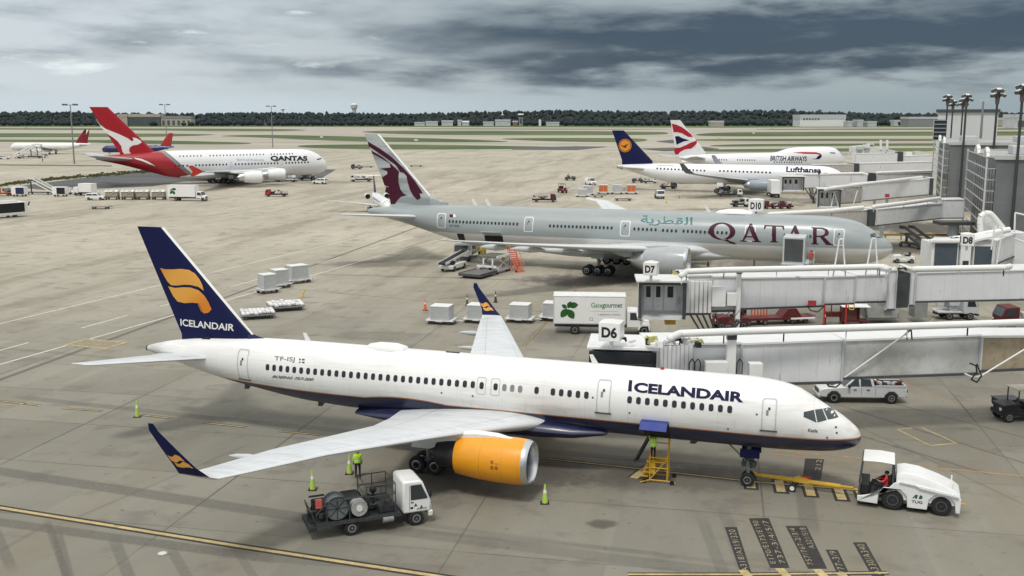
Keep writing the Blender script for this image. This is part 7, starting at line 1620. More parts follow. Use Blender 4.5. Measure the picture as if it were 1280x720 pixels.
# chocks by the tug
for px, py, k in ((1115, 633, 'front'), (1150.5, 637, 'rear')):
    c = empty('wheel_chock', 'black rectangular wheel chock frame beside the %s wheel of the tug' % k, 'chock', g(px, py), a); q = MB(); q.bb(-.3, .3, -.22, -.14, 0, .08); q.bb(-.3, .3, .14, .22, 0, .08); q.build('rail', BLACK, c); q = MB(); q.bb(-.3, -.2, -.14, .14, 0, .12); q.build('block', BLACK, c); MB().bb(.2, .3, -.14, .14, 0, .12).build('block', BLACK, c)
# ---- servicing truck (hydrant dispenser)
hh = hd(513, 650.5, 444, 661); o = veh('fuel_dispenser_truck', 'white cab servicing truck with dark pipework, hose reel and railed platform', 'truck', 462, 656.5, hh)
p = o.location; W_ = 1.0
cb = MB().prism([(1.55, .72), (3.0, .72), (3.05, 1.25), (2.62, 2.32), (2.45, 2.42), (1.62, 2.45), (1.55, 2.35)], -.98, .98).build('cab', WHITE, o, bevel=.09)
MB().prism([(3.05, 1.32), (3.08, 1.35), (2.70, 2.28), (2.64, 2.26)], -.86, .86).build('windscreen', GLASS, cb)
for s in (-1, 1):
    MB().prism([(1.95, 1.42), (2.85, 1.42), (2.82, 1.55), (2.52, 2.22), (1.95, 2.22)], s*.975, s*.995).build('side_window', GLASS, cb); MB().box((2.95, s*1.15, 1.75), (.1, .16, .38)).build('mirror', BLACK, cb, bevel=.02)
    q = MB(); q.bb(1.88, 1.9, s*.98, s*.985, .85, 2.2); q.build('door_gap', DGREY, cb); MB().bb(1.95, 2.1, s*.985, s*1.01, 1.28, 1.32).build('door_handle', BLACK, cb)
MB().bb(2.9, 3.14, -.98, .98, .42, .72).build('bumper', WHITED, o, bevel=.04); lights(cb, 3.06, (-.75, .75), .95, s=.2)
for k, (x0, z0) in enumerate(((2.0, 1.0), (2.2, 1.12), (2.5, .98))): decal('lettering', BLACK, cb, lambda u, v: (u, -.985, v), polys=[rrect(x0, z0, .16, .12, .05)] if k == 0 else [[(x0-.1, z0-.1), (x0+.02, z0+.12), (x0+.12, z0-.1), (x0+.03, z0-.03)]])
decal('lettering', BLACK, cb, lambda u, v: (u, -.985, v), text='ASIG', box=(2.25, .86, 2.8, .96), bold=.02)
FR = paint('truck_frame_dark', (.028, .03, .033), .6, .1, var=.3, scale=4, grime=.4); PIPEG = paint('truck_pipe_grey', (.06, .065, .068), .5, .3, var=.3, scale=4, grime=.35)
MB().bb(-3.1, 2.9, -.42, .42, .55, .78).build('chassis', FR, o); MB().bb(-2.95, 1.4, -1.05, 1.05, .80, .88).build('deck', FR, o)
q = MB(); q.bb(-2.95, 1.4, -1.08, -1.02, .72, .9); q.build('deck_rail', PIPEG, o)
def reel(x, y, r, w, m1, m2):
    q = MB(); q.lathe([(-w/2, .05), (-w/2, r), (-w/2+.04, r), (-w/2+.04, r*.82), (w/2-.04, r*.82), (w/2-.04, r), (w/2, r), (w/2, .05)], (x, y, .92+r), 'y', 28, True, True); a_ = q.build('hose_reel', m1, o)
    q = MB()
    for i in range(8): q.bar((x, y-w/2-.01, .92+r), (x+cos(i*pi/4)*r*.9, y-w/2-.01, .92+r+sin(i*pi/4)*r*.9), .03)
    q.lathe([(-w/2-.04, r*.97), (-w/2-.04, r*1.02), (-w/2, r*1.02)], (x, y, .92+r), 'y', 28); q.build('spoke', m2, a_)
reel(-1.85, -.45, .60, .9, paint('reel_grey', (.14, .16, .17), .55, .1, var=.15, grime=.3), FR)
q = MB(); q.lathe([(-.5, .12), (-.5, .42), (.0, .42), (.0, .12)], (-.75, -.55, 1.42), 'y', 24, True, True)
for i in range(14): a_ = i*2*pi/14; q.cyl((-.75+cos(a_)*.38, -1.09, 1.42+sin(a_)*.38), (-.75+cos(a_)*.38, -1.02, 1.42+sin(a_)*.38), .035, n=6)
q.build('filter_vessel', paint('vessel_grey', (.42, .43, .42), .5, .3, var=.15, scale=4, grime=.3), o); MB().cyl((-.75, -1.1, 1.42), (-.75, -1.05, 1.42), .16, n=12).build('vessel_hub', WHITED, o)
for k_, (x0_, x1_, h_) in enumerate(((-2.85, -1.5, 1.55), (-1.4, -.45, 1.75), (-.3, 1.2, 1.35))): MB().bb(x0_, x1_, -.25 if k_ else .0, .9, .88, h_).build('tank_body', FR, o, bevel=.08)
r_ = random.Random(8)
for i in range(48):                                                            # pipes and valves
    x = r_.uniform(-2.9, .9); y = r_.uniform(-.85, .9); z = r_.uniform(.95, 1.9); q = MB(); k = i % 4
    if k == 0: q.cyl((x-.4, y, z), (x+.4, y, z), r_.uniform(.035, .08), n=8)
    elif k == 1: q.cyl((x, y, .9), (x, y, z), r_.uniform(.03, .07), n=8)
    elif k == 2: q.tube([(x+.3*cos(t_)*1.0, y+.12*sin(t_*2), 1.1+.3*sin(t_)+.2) for t_ in [j*.63 for j in range(11)]], .04, 6)
    else: q.box((x, y, z*.8), (r_.uniform(.12, .4),)*3, rz=r_.random())
    q.build(('pipe', 'standpipe', 'hose', 'valve_box')[k], (PIPEG, FR, FR, PIPEG)[k], o)
rail(o, [((-.35+x, y, .9), (-.35+x, y, 2.45)) for x in (0, .75, 1.5) for y in (-.95, .95)]+[((-.35, y, z), (1.15, y, z)) for y in (-.95, .95) for z in (1.9, 2.45)]+[((x, -.95, z), (x, .95, z)) for x in (-.35, 1.15) for z in (1.9, 2.45)], .03, PIPEG, 'platform_railing')
rail(o, [((-2.4, -1.0, 1.95), (-.5, -1.0, 2.0)), ((-2.4, -1.0, .9), (-2.4, -1.0, 1.95)), ((-2.9, -.9, 1.3), (-2.4, -1.0, 1.95)), ((-1.25, -1.02, .9), (-1.25, -1.02, 1.98)), ((-2.95, -.9, .8), (-3.15, -.9, 1.5)), ((-2.95, .9, .8), (-3.15, .9, 1.5)), ((-3.15, -.9, 1.5), (-3.15, .9, 1.5))], .035, PIPEG, 'guard_rail')
MB().bb(.3, 1.2, -.8, .8, .92, 1.25).build('step_box', FR, o); MB().bb(-3.3, -2.9, -1., 1., .5, .72).build('rear_bumper', FR, o); MB().box((-2.7, -.5, 1.75), (.3, .2, .45)).build('warning_board', paint('dull_coral', (.6, .12, .10), .6), o); MB().cyl((.45, -1.0, .62), (1.0, -1.0, .62), .17, n=14).build('air_tank', MGREY, o)
q = MB(); q.cyl((.15, -.3, .92), (.15, -.3, 2.0), .05); q.ball((.15, -.3, 2.05), .2, 10); q.build('gauge', BLACK, o)
for s in (-1, 1): wheel(o, 2.25, s*.86, .40, .24); wheel(o, -1.15, s*.82, .40, .40)
person('worker in a green hi-vis vest standing under the wing behind the servicing truck', g(447.5, 597.5), radians(12), 'stand', vest=HIVIS, top=HIVIS, scale=1.0, cap=HIVIS)
MB() if 0 else None
# ---- yellow loading stand with a worker
p = g(824, 600); o = empty('loading_stand', 'yellow wheeled steel stand under the open blue cargo door', 'loading stand', p, radians(-15))
rail(o, [((x, y, .1), (x, y, 2.6 if y > -.5 else 1.5)) for x in (-.5, .5) for y in (-.5, .5)]+[((-.5, -.5, z), (.5, -.5, z)) for z in (.15, .9, 1.5)]+[((-.5, .5, z), (.5, .5, z)) for z in (.15, .9, 1.6, 2.1, 2.6)]+[((x, -.5, .15), (x, .5, .15)) for x in (-.5, .5)]+[((x, -.5, 1.5), (x, .5, 2.6)) for x in (-.5, .5)]+[((x, -.5, .15), (x, .5, 1.5)) for x in (-.5, .5)]+[((-.5, -.5, .15), (.5, -.5, 1.5)), ((-.5, .5, .15), (.5, .5, 1.5)), ((.5, .5, .15), (-.5, .5, 1.5)), ((-.5, -.5, .15), (-1.0, -.9, .1)), ((.5, -.5, .15), (1.0, -.6, .1)), ((.5, .5, 2.6), (.5, -.2, 2.6)), ((.5, -.2, 1.5), (.5, -.2, 2.6))], .035, YEL, 'frame')
MB().bb(-.7, .5, -.45, .5, 1.18, 1.25).build('platform', YEL, o); MB().bb(-.55, -.2, -.45, .45, .5, 1.3).build('side_panel', YEL, o)
q = MB()
for i in range(5): q.bb(-.9+i*.1-.12, -.62+i*.1, -.35, .35, .25+i*.26, .29+i*.26)
q.build('step', YEL, o)
for x, y in ((-.5, -.5), (.5, -.5), (-.5, .5), (.5, .5)): q = MB().lathe([(-.05, .02), (-.05, .13), (.05, .13), (.05, .02)], (0, 0, 0), 'y', 16, True, True).build('castor', BLACK, o); q.location = (x*1.6, y*1.3, .13)
q = person('worker in a green hi-vis top on the yellow stand at the cargo hold', (p.x-.42, p.y-.22), radians(10), 'reach', vest=HIVIS, top=HIVIS, z=1.26, scale=.88)
a0, b0 = g(806, 575), g(832, 570); o = empty('conveyor_belt', 'thin dark conveyor leaning up to the cargo hold beside the yellow stand', 'conveyor', (a0.x, a0.y, 0)); MB().bar((-.55, -.2, .1), (1.0, .6, 2.6), .28, .08).build('belt', BLACK, o); MB().bar((-.7, -.25, 0), (-.3, -.1, .5), .1).build('foot', DGREY, o)
# ---- containers on dollies
CONT = paint('container_silver', (.52, .54, .55), .42, .35, var=.08, scale=.8, grime=.12)
def uldcart(lab, px, py, h, m=CONT, sc=1., group=None, H=1.65, first={}):
    k = (m.name, H)
    if k in first: return dup(first[k], g(px, py), h, lab, group, sc)
    o = veh('container_dolly', lab, 'container dolly', px, py, h, group)
    c = MB().prism([(-.80, .62), (.80, .62), (.80, .62+H), (-.80, .62+H)], -.78, .78).build('container', m, o, bevel=.03)
    MB().bb(-.84, .84, -.82, .82, .63+H, .68+H).build('top', WHITE, c); q = MB()
    for x in (-.8, .8):
        for y in (-.78, .78): q.bb(x-.035, x+.035, y-.035, y+.035, .62, .62+H)
    for z in (.65, .6+H): q.bb(-.82, .82, -.815, -.78, z-.04, z+.04); q.bb(-.82, .82, .78, .815, z-.04, z+.04)
    q.bb(-.02, .02, -.81, -.78, .65, .6+H); q.build('edge_frame', LGREY, c)
    q = MB(); q.bb(-1.15, 1.15, -.9, .9, .45, .58); q.bb(-.3, .3, -1.0, -.9, .4, .6); q.bar((1.15, 0, .5), (1.9, 0, .42), .08); q.build('deck', WHITED, o, bevel=.02); q = MB()
    for x in (-1.18, 1.18): q.box((x, 0, .52), (.12, 1.7, .22))
    q.build('bumper', LGREY, o)
    for x in (-.85, .85):
        for y in (-.7, .7): wheel(o, x, y, .21, .13)
    first[k] = o
    if sc != 1: o.scale = sc if hasattr(sc, "__len__") else (sc,)*3
    return o
G1 = 'silver containers on dollies in a row by the far winglet'
hc = radians(-14)
uldcart('silver container on a dolly, leftmost of the row beside the orange cone', 552.5, 404, hc, sc=(1.2, 1.1, .82), group=G1); uldcart('silver container on a dolly half hidden behind the far winglet', 598, 402.5, hc, sc=(1.2, 1.1, .82), group=G1); uldcart('silver container on a dolly just right of the far winglet', 650.5, 402, hc, sc=(1.2, 1.1, .82), group=G1); uldcart('silver container on a dolly squeezed behind the tail of the leafed catering truck', 692, 400, hc, sc=(1.2, 1.1, .82), group=G1)
G2 = 'tall silver containers by the white lane lines'
hc = radians(40)
uldcart('tall silver container closest to the blue fin of the three by the lane lines', 334.5, 366, hc, sc=(1.0, 1.0, 1.0), group=G2); uldcart('middle one of three silver containers standing by the white lane lines', 349.5, 359.5, hc, sc=(1.05, 1.05, 1.0), group=G2); uldcart('silver container farthest from the blue fin of the three by the lane lines', 371.5, 353.5, hc, sc=(1.45, 1.1, 1.0), group=G2)
ORC = paint('container_orange', (.55, .15, .05), .55, var=.1)
for px, py, m, lab in ((735, 244, CONT, 'pale container on a dolly, leftmost in the row behind the grey airliner'), (754, 242.5, ORC, 'orange container, left one of two, behind the pale grey airliner'), (771, 242.5, CONT, 'pale container standing between two orange containers'), (789, 242.5, ORC, 'orange container, right one of two, behind the pale grey airliner'), (728, 246, CONT, 'low pale container at the left end of the row, just above the far wing tip')):
    uldcart(lab, px, py, radians(-5), m, sc=(1.5, 1.5, 1.1) if px != 728 else (1.5, 1.4, .9), group='containers waiting in front of the blue-finned airliner')
# covered baggage carts at far left
def bagcart(lab, px, py, first=[]):
    if first: return dup(first[0], g(px, py), radians(-3), lab, 'loaded baggage carts in line by the white car', (1.12,)*3)
    o = veh('baggage_cart', lab, 'baggage cart', px, py, radians(-3), 'loaded baggage carts in line by the white car'); MB().bb(-1.6, 1.6, -.8, .8, .5, .62).build('deck', DGREY, o)
    MB().bb(-1.45, 1.45, -.7, .7, .62, 1.7).build('load', paint('netted_load', (.30, .27, .21), .85, var=.35, scale=3.), o, bevel=.1)
    r = random.Random(5)
    for i in range(14): MB().box((r.uniform(-1.3, 1.3), r.uniform(-.5, .5), .62+r.uniform(.3, 1.3)), (r.uniform(.5, .9), r.uniform(.5, .7), r.uniform(.35, .6)), rz=r.uniform(-.4, .4)).build('parcel', (LGREY, paint('parcel_tan', (.35, .30, .22), .8), WHITED, MGREY)[i % 4], o, bevel=.05)
    MB().loft([[(x, -.8, 1.9), (x, 0, 2.25), (x, .8, 1.9), (x, .8, 1.8), (x, -.8, 1.8)] for x in (-1.5, 1.5)]).build('cover', WHITED, o)
    for x in (-1.2, 1.2):
        for y in (-.65, .65): wheel(o, x, y, .25, .15)
    o.scale = (1.12,)*3; first.append(o); return o
for px, lab in ((141, 'loaded baggage cart nearest the white sport utility car'), (161, 'loaded baggage cart, second from the white sport utility car'), (179, 'loaded baggage cart, third from the white sport utility car'), (199, 'loaded baggage cart directly behind the far leafed catering truck')): bagcart(lab, px, 249.5)
# flat pallets with netted freight
def pallet(lab, px, py, h, seed, sc=1.):
    o = veh('freight_pallet', lab, 'freight pallet', px, py, h, 'low loaded pallets beside the blue fin'); q = MB(); q.bb(-1.5, 1.5, -1.1, 1.1, .35, .48); q.build('deck', MGREY, o); r = random.Random(seed)
    for i in range(40): MB().box((-1.3+(i % 8)*.37, -.9+(i//8)*.45, .55+r.uniform(0, .12)), (.34, .40, .2), rz=r.uniform(-.2, .2)).build('pack', WHITED if r.random() < .8 else LGREY, o, bevel=.05)
    for x in (-1.1, 1.1):
        for y in (-.9, .9): wheel(o, x, y, .18, .12)
    if seed == 2: MB().bar((1.4, .6, .5), (1.9, .9, 1.5), .08).build('handle', YEL, o)
    o.scale = (sc,)*3; return o
pallet('low pallet of white packs just right of the blue fin edge', 322, 397, radians(20), 1, 1.15); pallet('low pallet of white packs with a yellow handle, right of the other pallet', 357, 387, radians(22), 2, 1.25)
def flatdolly(lab, px, py, h, L=3.4, sc=1., m=MGREY):
    o = veh('flat_dolly', lab, 'flat dolly', px, py, h); MB().bb(-L/2, L/2, -.9, .9, .42, .56).build('deck', m, o); q = MB()
    for i in range(5): q.cyl((-L*.4+i*L*.2, -.8, .6), (-L*.4+i*L*.2, .8, .6), .06, n=8)
    q.build('roller', LGREY, o); MB().bar((L/2, 0, .45), (L/2+.8, 0, .35), .07).build('drawbar', DGREY, o)
    for x in (-L*.35, L*.35):
        for y in (-.75, .75): wheel(o, x, y, .22, .14)
    o.scale = (sc,)*3; return o
flatdolly('empty flat dolly alone on the ramp below the white sport utility car', 126, 261, radians(4), 3.6, 1.15, paint('dolly_tan', (.3, .27, .22), .7)); flatdolly('long flat dolly between the containers and the pale grey fuselage', 779, 251, radians(-4), 4.4, 1.0, BLACK); flatdolly('small flat dolly beside the left container of the row', 748, 246.5, radians(-4), 2.6, 1.0)
flatdolly('line of small flat dollies far behind the maroon-marked fin, left part', 458, 209.5, radians(0), 5, 1.1, DGREY); flatdolly('flat dolly far behind the maroon-marked fin, right of it', 520, 208.5, radians(0), 5, 1.1, DGREY); flatdolly('low trolley under the nose bridge of the blue-finned airliner', 858, 229.5, radians(0), 4, 1.4); flatdolly('low trolley in shade under the blue-finned airliner belly', 870, 229, radians(0), 4, 1.2, LGREY)
# ---- small tractors
def tractor(lab, px, py, h, m=DRED, roof=True, sc=1., driver=None, roofm=None, cat='baggage tractor'):
    o = veh('baggage_tractor', lab, cat, px, py, h); MB().prism([(-1.4, .35), (-1.4, .95), (-.2, .95), (-.15, .6), (.25, .6), (.35, 1.15), (1.35, 1.05), (1.45, .4)], -.65, .65).build('body', m, o, bevel=.05)
    MB().bb(-.75, -.2, -.5, .5, .96, 1.12).build('seat', BLACK, o); MB().bb(-.85, -.75, -.5, .5, 1.1, 1.5).build('seat_back', BLACK, o); MB().bar((.35, 0, 1.1), (.05, 0, 1.35), .05).build('steering_column', BLACK, o)
    if roof:
        for x in (-.95, .4):
            for y in (-.58, .58): MB().bar((x, y, .9), (x, y, 1.95), .06).build('roof_post', DGREY, o)
        MB().bb(-1.05, .55, -.66, .66, 1.95, 2.03).build('canopy', roofm or m, o, bevel=.02)
    lights(o, 1.43, (-.45, .45), .8); MB().bb(-1.55, -1.4, -.2, .2, .4, .6).build('hitch', DGREY, o)
    for x in (-.95, .95):
        for y in (-.58, .58): wheel(o, x, y, .33, .22)
    o.scale = (sc,)*3
    if driver: a_ = h; person(driver, (o.location.x-.5*cos(a_)*sc, o.location.y-.5*sin(a_)*sc), a_-pi/2, 'sit', vest=HIVIS, z=.15*sc, scale=sc*.95)
    return o
tractor('small dark red tractor with canopy, alone on the ramp, the lower of two', 703, 241, radians(-70), DRED, sc=1.25); tractor('small dark tractor driving without canopy, the upper of two on the ramp', 713, 225.5, radians(-10), DGREY, False, 1.25, driver='driver on the small dark tractor driving across the open ramp')
tractor('dark tractor left of the white dolly under the blue-finned tail', 797, 228.5, radians(170), DGREY, False, 1.3); tractor('small tractor with pale hood and black wheels right of the grey airliner nose', 1124, 328, radians(-10), WHITED, False, 1.15) if 0 else None
tractor('beige roofed utility cart cut by the right edge', 1272, 524, radians(185), BLACK, True, 1.15, roofm=paint('beige_canopy', (.62, .58, .48), .6), cat='utility cart')
t = veh('cargo_bed', 'dark cargo bed attached before the beige roofed cart at the right edge', 'cargo bed', 1257, 514, radians(185)); MB().bb(-.8, .8, -.6, .6, .55, .95).build('box', BLACK, t, bevel=.03); MB().bb(-.85, .85, -.65, .65, .96, 1.02).build('rim', DGREY, t); wheel(t, 0, -.5, .25, .15); wheel(t, 0, .5, .25, .15)
t = tractor('white tractor unit parked between the grey airliner nose and the D8 bridge', 1129, 328.5, radians(172), WHITED, False, 1.05)
def minitruck(lab, px, py, h, m=WHITE, sc=1.3, load=DGREY, name='service_truck', bedm=DGREY, L=5.0):
    """small flat-nosed truck with an equipment bed"""
    o = veh(name, lab, 'truck', px, py, h); cb = MB().prism([(L/2-1.4, .6), (L/2, .6), (L/2+.02, 1.2), (L/2-.3, 2.0), (L/2-1.4, 2.05)], -.92, .92).build('cab', m, o, bevel=.07)
    MB().prism([(L/2+.03, 1.25), (L/2+.06, 1.25), (L/2-.23, 1.9), (L/2-.28, 1.9)], -.82, .82).build('windscreen', GLASS, cb)
    for s in (-1, 1): MB().prism([(L/2-1.05, 1.3), (L/2-.2, 1.3), (L/2-.42, 1.88), (L/2-1.05, 1.88)], s*.92, s*.94).build('side_window', GLASS, cb)
    MB().bb(-L/2, L/2-.1, -.4, .4, .45, .65).build('chassis', BLACK, o); MB().bb(-L/2, L/2-1.5, -.95, .95, .7, .82).build('bed', bedm, o); r = random.Random(int(px))
    for i in range(9): MB().box((r.uniform(-L/2+.4, L/2-2), r.uniform(-.6, .6), .85+r.uniform(.2, .8)), (r.uniform(.4, 1.1), r.uniform(.3, .8), r.uniform(.3, .7)), rz=r.uniform(-.2, .2)).build('equipment', (load, MGREY, LGREY)[i % 3], o, bevel=.04)
    lights(cb, L/2+.02, (-.7, .7), .85); MB().bb(L/2-.1, L/2+.1, -.9, .9, .4, .58).build('bumper', DGREY, o)
    for x in (L/2-.75, -L/2+1.1):
        for y in (-.8, .8): wheel(o, x, y, .38, .28)
    o.scale = (sc,)*3; return o
minitruck('white cab service truck with dark equipment parked under the wing engine of the blue-finned airliner', 912, 245.5, radians(-8), sc=.95, L=7); minitruck('white service truck facing the viewer under the rear of the grey airliner', 586, 323, radians(-105), sc=1.25, L=6.2)
minitruck('small white tug-like truck facing the viewer, in front of the blue-finned airliner', 824, 248, radians(-88), sc=1.1, L=4.2); minitruck('truck with orange and dark load below the blue-finned rear fuselage', 835, 236, radians(15), DGREY, 1.0, ORC, L=5); minitruck('white vehicle pair member with black ends under the blue-finned tail', 806+6, 229, radians(0), WHITE, .9, WHITE, L=5)
minitruck('pushback vehicle under the nose of the double deck airliner', 384, 225, radians(0), WHITED, 1.05, MGREY, L=5.5); minitruck('white ground power truck with black doors left of the double deck nose gear', 358, 227.5, radians(180), WHITE, 1.15, WHITE, L=6.2, bedm=WHITE)
minitruck('small red truck with red load, below the double deck airliner', 346, 245.5, radians(182), RED, .95, DRED, L=6.2, bedm=DRED); minitruck('white tank-like truck between stairs and tall box truck at far left', 94, 243, radians(180), WHITED, .9, WHITE, L=5, bedm=WHITED); minitruck('orange red truck at the far left edge', 5, 244.5, radians(180), ORC, 1.05, DRED, L=5, bedm=ORC)
minitruck('dark truck with white tank behind the regional jet tail', 452, 227, radians(180), WHITED, 1.1, WHITE, L=6.5); minitruck('small dark truck with white top far behind, left of the maroon-marked fin', 446, 211.5, radians(180), DGREY, 1.0, WHITE, L=4.5); minitruck('brown low truck seen over the grey fuselage top', 680, 252.5, radians(0), DRED, 1.0, DRED, L=6, bedm=DRED)
minitruck('white truck with hoses at the left of the D10 sign', 925, 258.5, radians(5), WHITED, 1.0, BLACK, L=4.5); minitruck('small yellow vehicle between the bridge column and the D8 pipe', 1206, 303, radians(180), YEL, .85, YEL, L=4.4, bedm=YEL)
for px, lab in ((963, 'dark red equipment trolley just right of the D10 sign'), (982, 'dark red equipment trolley, second to the right of the D10 sign')): minitruck(lab, px, 261, radians(180), DRED, .9, DRED, L=3.8, bedm=DRED, name='equipment_trolley')
minitruck('dark service vehicle under the sloping bridge near the terminal lattice', 1150, 262, radians(180), MGREY, 1.1, DGREY, L=6.5); minitruck('long grey van-like vehicle in shadow beside the terminal wall', 1135, 264, radians(180), LGREY, 1.0, MGREY, L=4.2)
minitruck('grey vehicle with a black wheel under the D7 tunnel right of its column', 1192, 398, radians(0), LGREY, 1.1, LGREY, L=3.8, bedm=LGREY); minitruck('dark red vehicle cut by the right edge between the D7 and D6 bridges', 1283, 412, radians(180), DRED, 1.2, DRED, L=5, bedm=DRED)
# blue and white boxes at far left
for px, lab in ((25, 'white container cart with a dark blue curtain, left of the mobile stairs at far left'), (76, 'white container cart with a dark curtain, right of the mobile stairs at far left')):
    o = veh('curtain_cart', lab, 'container cart', px, 245.5, radians(-3)); MB().bb(-2.3, 2.3, -1.3, 1.3, .7, 3.3).build('box', WHITE, o, bevel=.05); MB().bb(-.7, 2.2, -1.36, -1.31, .9, 3.1).build('curtain', paint('curtain_blue', (.02, .03, .08), .7) if px == 25 else BLACK, o)
    for x in (-1.5, 1.5):
        for y in (-1, 1): wheel(o, x, y, .35, .25)
    o.scale = (.78,)*3
# mobile stairs
def stairs(lab, px, py, h, L=7, H=4.2, W_=1.6, m=WHITED, sc=1., n=14, dark=True):
    o = veh('mobile_stairs', lab, 'mobile stairs', px, py, h); q = MB()
    for i in range(n): q.box((-L/2+L*.75*(i+.5)/n, 0, .6+(H-.6)*(i+1)/n), (L*.75/n, W_, .07))
    q.build('tread', DGREY, o); q = MB()
    for s in (-1, 1): q.bar((-L/2, s*W_/2, .5), (L*.25, s*W_/2, H), .08, .4)
    q.build('stringer', m, o); q = MB()
    for s in (-1, 1): q.bar((-L/2, s*W_/2, 1.5), (L*.25, s*W_/2, H+1), .06, .5); q.bar((L*.25, s*W_/2, H+1), (L*.5, s*W_/2, H+1), .06, .5)
    q.build('side_rail', m, o); MB().bb(L*.25, L*.5, -W_/2, W_/2, H-.1, H).build('landing', DGREY, o); q = MB(); q.bar((L*.35, 0, .8), (L*.35, 0, H), .3); q.bb(-L*.4, L*.5, -.5, .5, .5, .8); q.build('undercarriage', DGREY if dark else m, o)
    for x in (-L*.3, L*.4):
        for y in (-W_/2, W_/2): wheel(o, x, y, .35, .22)
    o.scale = (sc,)*3; return o
stairs('grey mobile stairs vehicle between the two curtained carts at far left', 52, 243, radians(175), 9, 4, 2.2, sc=.9); stairs('low dark stair unit standing beyond the tractor, right of the grey airliner nose', 1143, 310, radians(110), 5.5, 2.2, 1.8, DGREY)
stairs('distant white passenger stairs in front of the far left airliner, nearer one', 35, 198, radians(20), 10, 4.5, 2.2, WHITE, sc=1.3); stairs('distant white passenger stairs in front of the far left airliner, farther right', 47, 197, radians(160), 10, 4, 2.2, WHITED, sc=1.2)
# bus cut by the left edge
o = veh('apron_bus', 'white apron bus with dark windows cut by the left edge', 'bus', -12, 273.5, hd(30, 271, -40, 277)); o.scale = (1.08,)*3; MB().prism([(-7, .45), (6.8, .45), (7, 1.2), (6.7, 3.0), (-7, 3.0)], -1.4, 1.4).build('body', WHITE, o, bevel=.12); MB().bb(-6.8, 6.3, -1.43, -1.405, 1.0, 2.82).build('side_glass', BLACK, o); MB().prism([(7.02, 1.1), (7.05, 1.1), (6.76, 2.85), (6.72, 2.85)], -1.25, 1.25).build('windscreen', BLACK, o); MB().bar((6.9, -1.7, 2.2), (7.2, -1.7, 2.9), .2).build('mirror', BLACK, o)
q = MB()
for s in (-1, 1):
    for x in (-4.3, 4.3): wheel(o, x, s*1.2, .5, .3)
q = MB(); q.bb(-6, 5.5, -.6, .6, 3.02, 3.3); q.build('roof_pod', WHITED, o, bevel=.06)
# red ladder stairs at the grey airliner's cargo door
o = veh('access_ladder', 'orange red access ladder stairs below the open rear cargo door of the grey airliner', 'ladder', 645, 339, radians(120)); H = 2.5
q = []
for s in (-.55, .55): q += [((-1.3, s, 0), (.9, s, H)), ((-1.3, s, 1.0), (.9, s, H+1)), ((.9, s, 0), (.9, s, H+1)), ((1.3, s, H), (1.3, s, H+1)), ((.9, s, H+1), (1.3, s, H+1)), ((-1.3, s, 0), (.9, s, 0)), ((.9, s, 0), (-.2, s, H*.5))]
for i in range(11): z = i*H/10; x = -1.3+2.2*z/H; q.append(((x, -.55, z), (x, .55, z)))
for z in (0, 1.4, 2.8, H): q.append(((.9, -.55, z), (.9, .55, z)))
rail(o, q, .06, REDL, 'frame'); MB().bb(.85, 1.35, -.55, .55, H-.05, H).build('platform', REDL, o)
for x in (-1.1, .8): q = MB().lathe([(-.06, .02), (-.06, .16), (.06, .16), (.06, .02)], (0, 0, 0), 'y', 14, True, True).build('castor', BLACK, o); q.location = (x, .6, .16)
# belt loader
o = veh('belt_loader', 'white belt loader with a black belt under the rear of the grey airliner', 'belt loader', 567, 337, hd(600, 322, 552, 336)); MB().prism([(-2.2, .35), (-2.3, .8), (-1.2, .95), (2.0, .95), (2.1, .35)], -.95, .95).build('body', WHITE, o, bevel=.05); MB().bar((-3.2, .1, 1.15), (3.6, .1, 2.0), .95, .22).build('belt', BLACK, o); q = MB()
for s in (-.5, .65): q.bar((-3.2, s, 1.2), (3.6, s, 2.05), .08, .3)
q.build('belt_rail', WHITED, o); MB().bb(-1.9, -1.3, -.9, -.4, .96, 1.4).build('seat', BLACK, o)
for x in (-1.5, 1.4):
    for y in (-.85, .85): wheel(o, x, y, .38, .25)
o.scale = (1.05,)*3
# container loader
o = veh('cargo_loader', 'dark cargo loader with a low platform at the rear cargo door of the grey airliner', 'cargo loader', 607, 343, radians(62)); MB().bb(-4.2, .2, -1.6, 1.6, .45, .62).build('rear_platform', paint('loader_deck', (.16, .16, .15), .5, .3, var=.3, scale=2), o); q = MB(); q.bb(-4.25, .25, -1.7, -1.6, .3, .7); q.bb(-4.25, .25, 1.6, 1.7, .3, .7); q.bb(-4.3, -4.2, -1.7, 1.7, .3, .6); q.build('platform_rail', DGREY, o)
MB().bb(.5, 4.2, -1.5, 1.5, 2.2, 2.4).build('front_platform', MATS['loader_deck'], o); q = MB()
for s in (-1.4, 1.4): q.bar((.6, s, .6), (4.1, s, 2.2), .14); q.bar((4.1, s, .6), (.6, s, 2.2), .14); q.bb(.3, 4.3, s-.1, s+.1, .35, .65)
q.build('scissor_lift', LGREY, o); q = MB(); q.bb(.26, .34, -1.5, 1.5, .9, 1.2); q.bb(.26, .34, -1.0, -.8, .9, 2.1); q.bb(.26, .34, .4, .6, .9, 2.1); q.build('white_frame', WHITE, o); MB().bb(.4, 4.2, -1.6, -1.45, 2.2, 2.5).build('guide', WHITE, o)
rail(o, [((x, 1.9, 2.4), (x, 1.9, 3.5)) for x in (1, 2, 3)]+[((1, 1.9, 3.5), (3, 1.9, 3.5)), ((1, 1.9, 2.9), (3, 1.9, 2.9))], .04, YEL, 'operator_railing'); MB().bb(1, 3, 1.55, 2.1, 2.3, 2.4).build('operator_platform', DGREY, o); MB().bb(2.4, 3, 1.6, 2.0, 2.4, 3.3).build('control_box', paint('drab_yellow', (.30, .27, .06), .6), o)
for x in (-3.4, .9, 3.6):
    for y in (-1.3, 1.3): wheel(o, x, y, .32, .25)
a_ = o.rotation_euler[2]; c_ = o.location
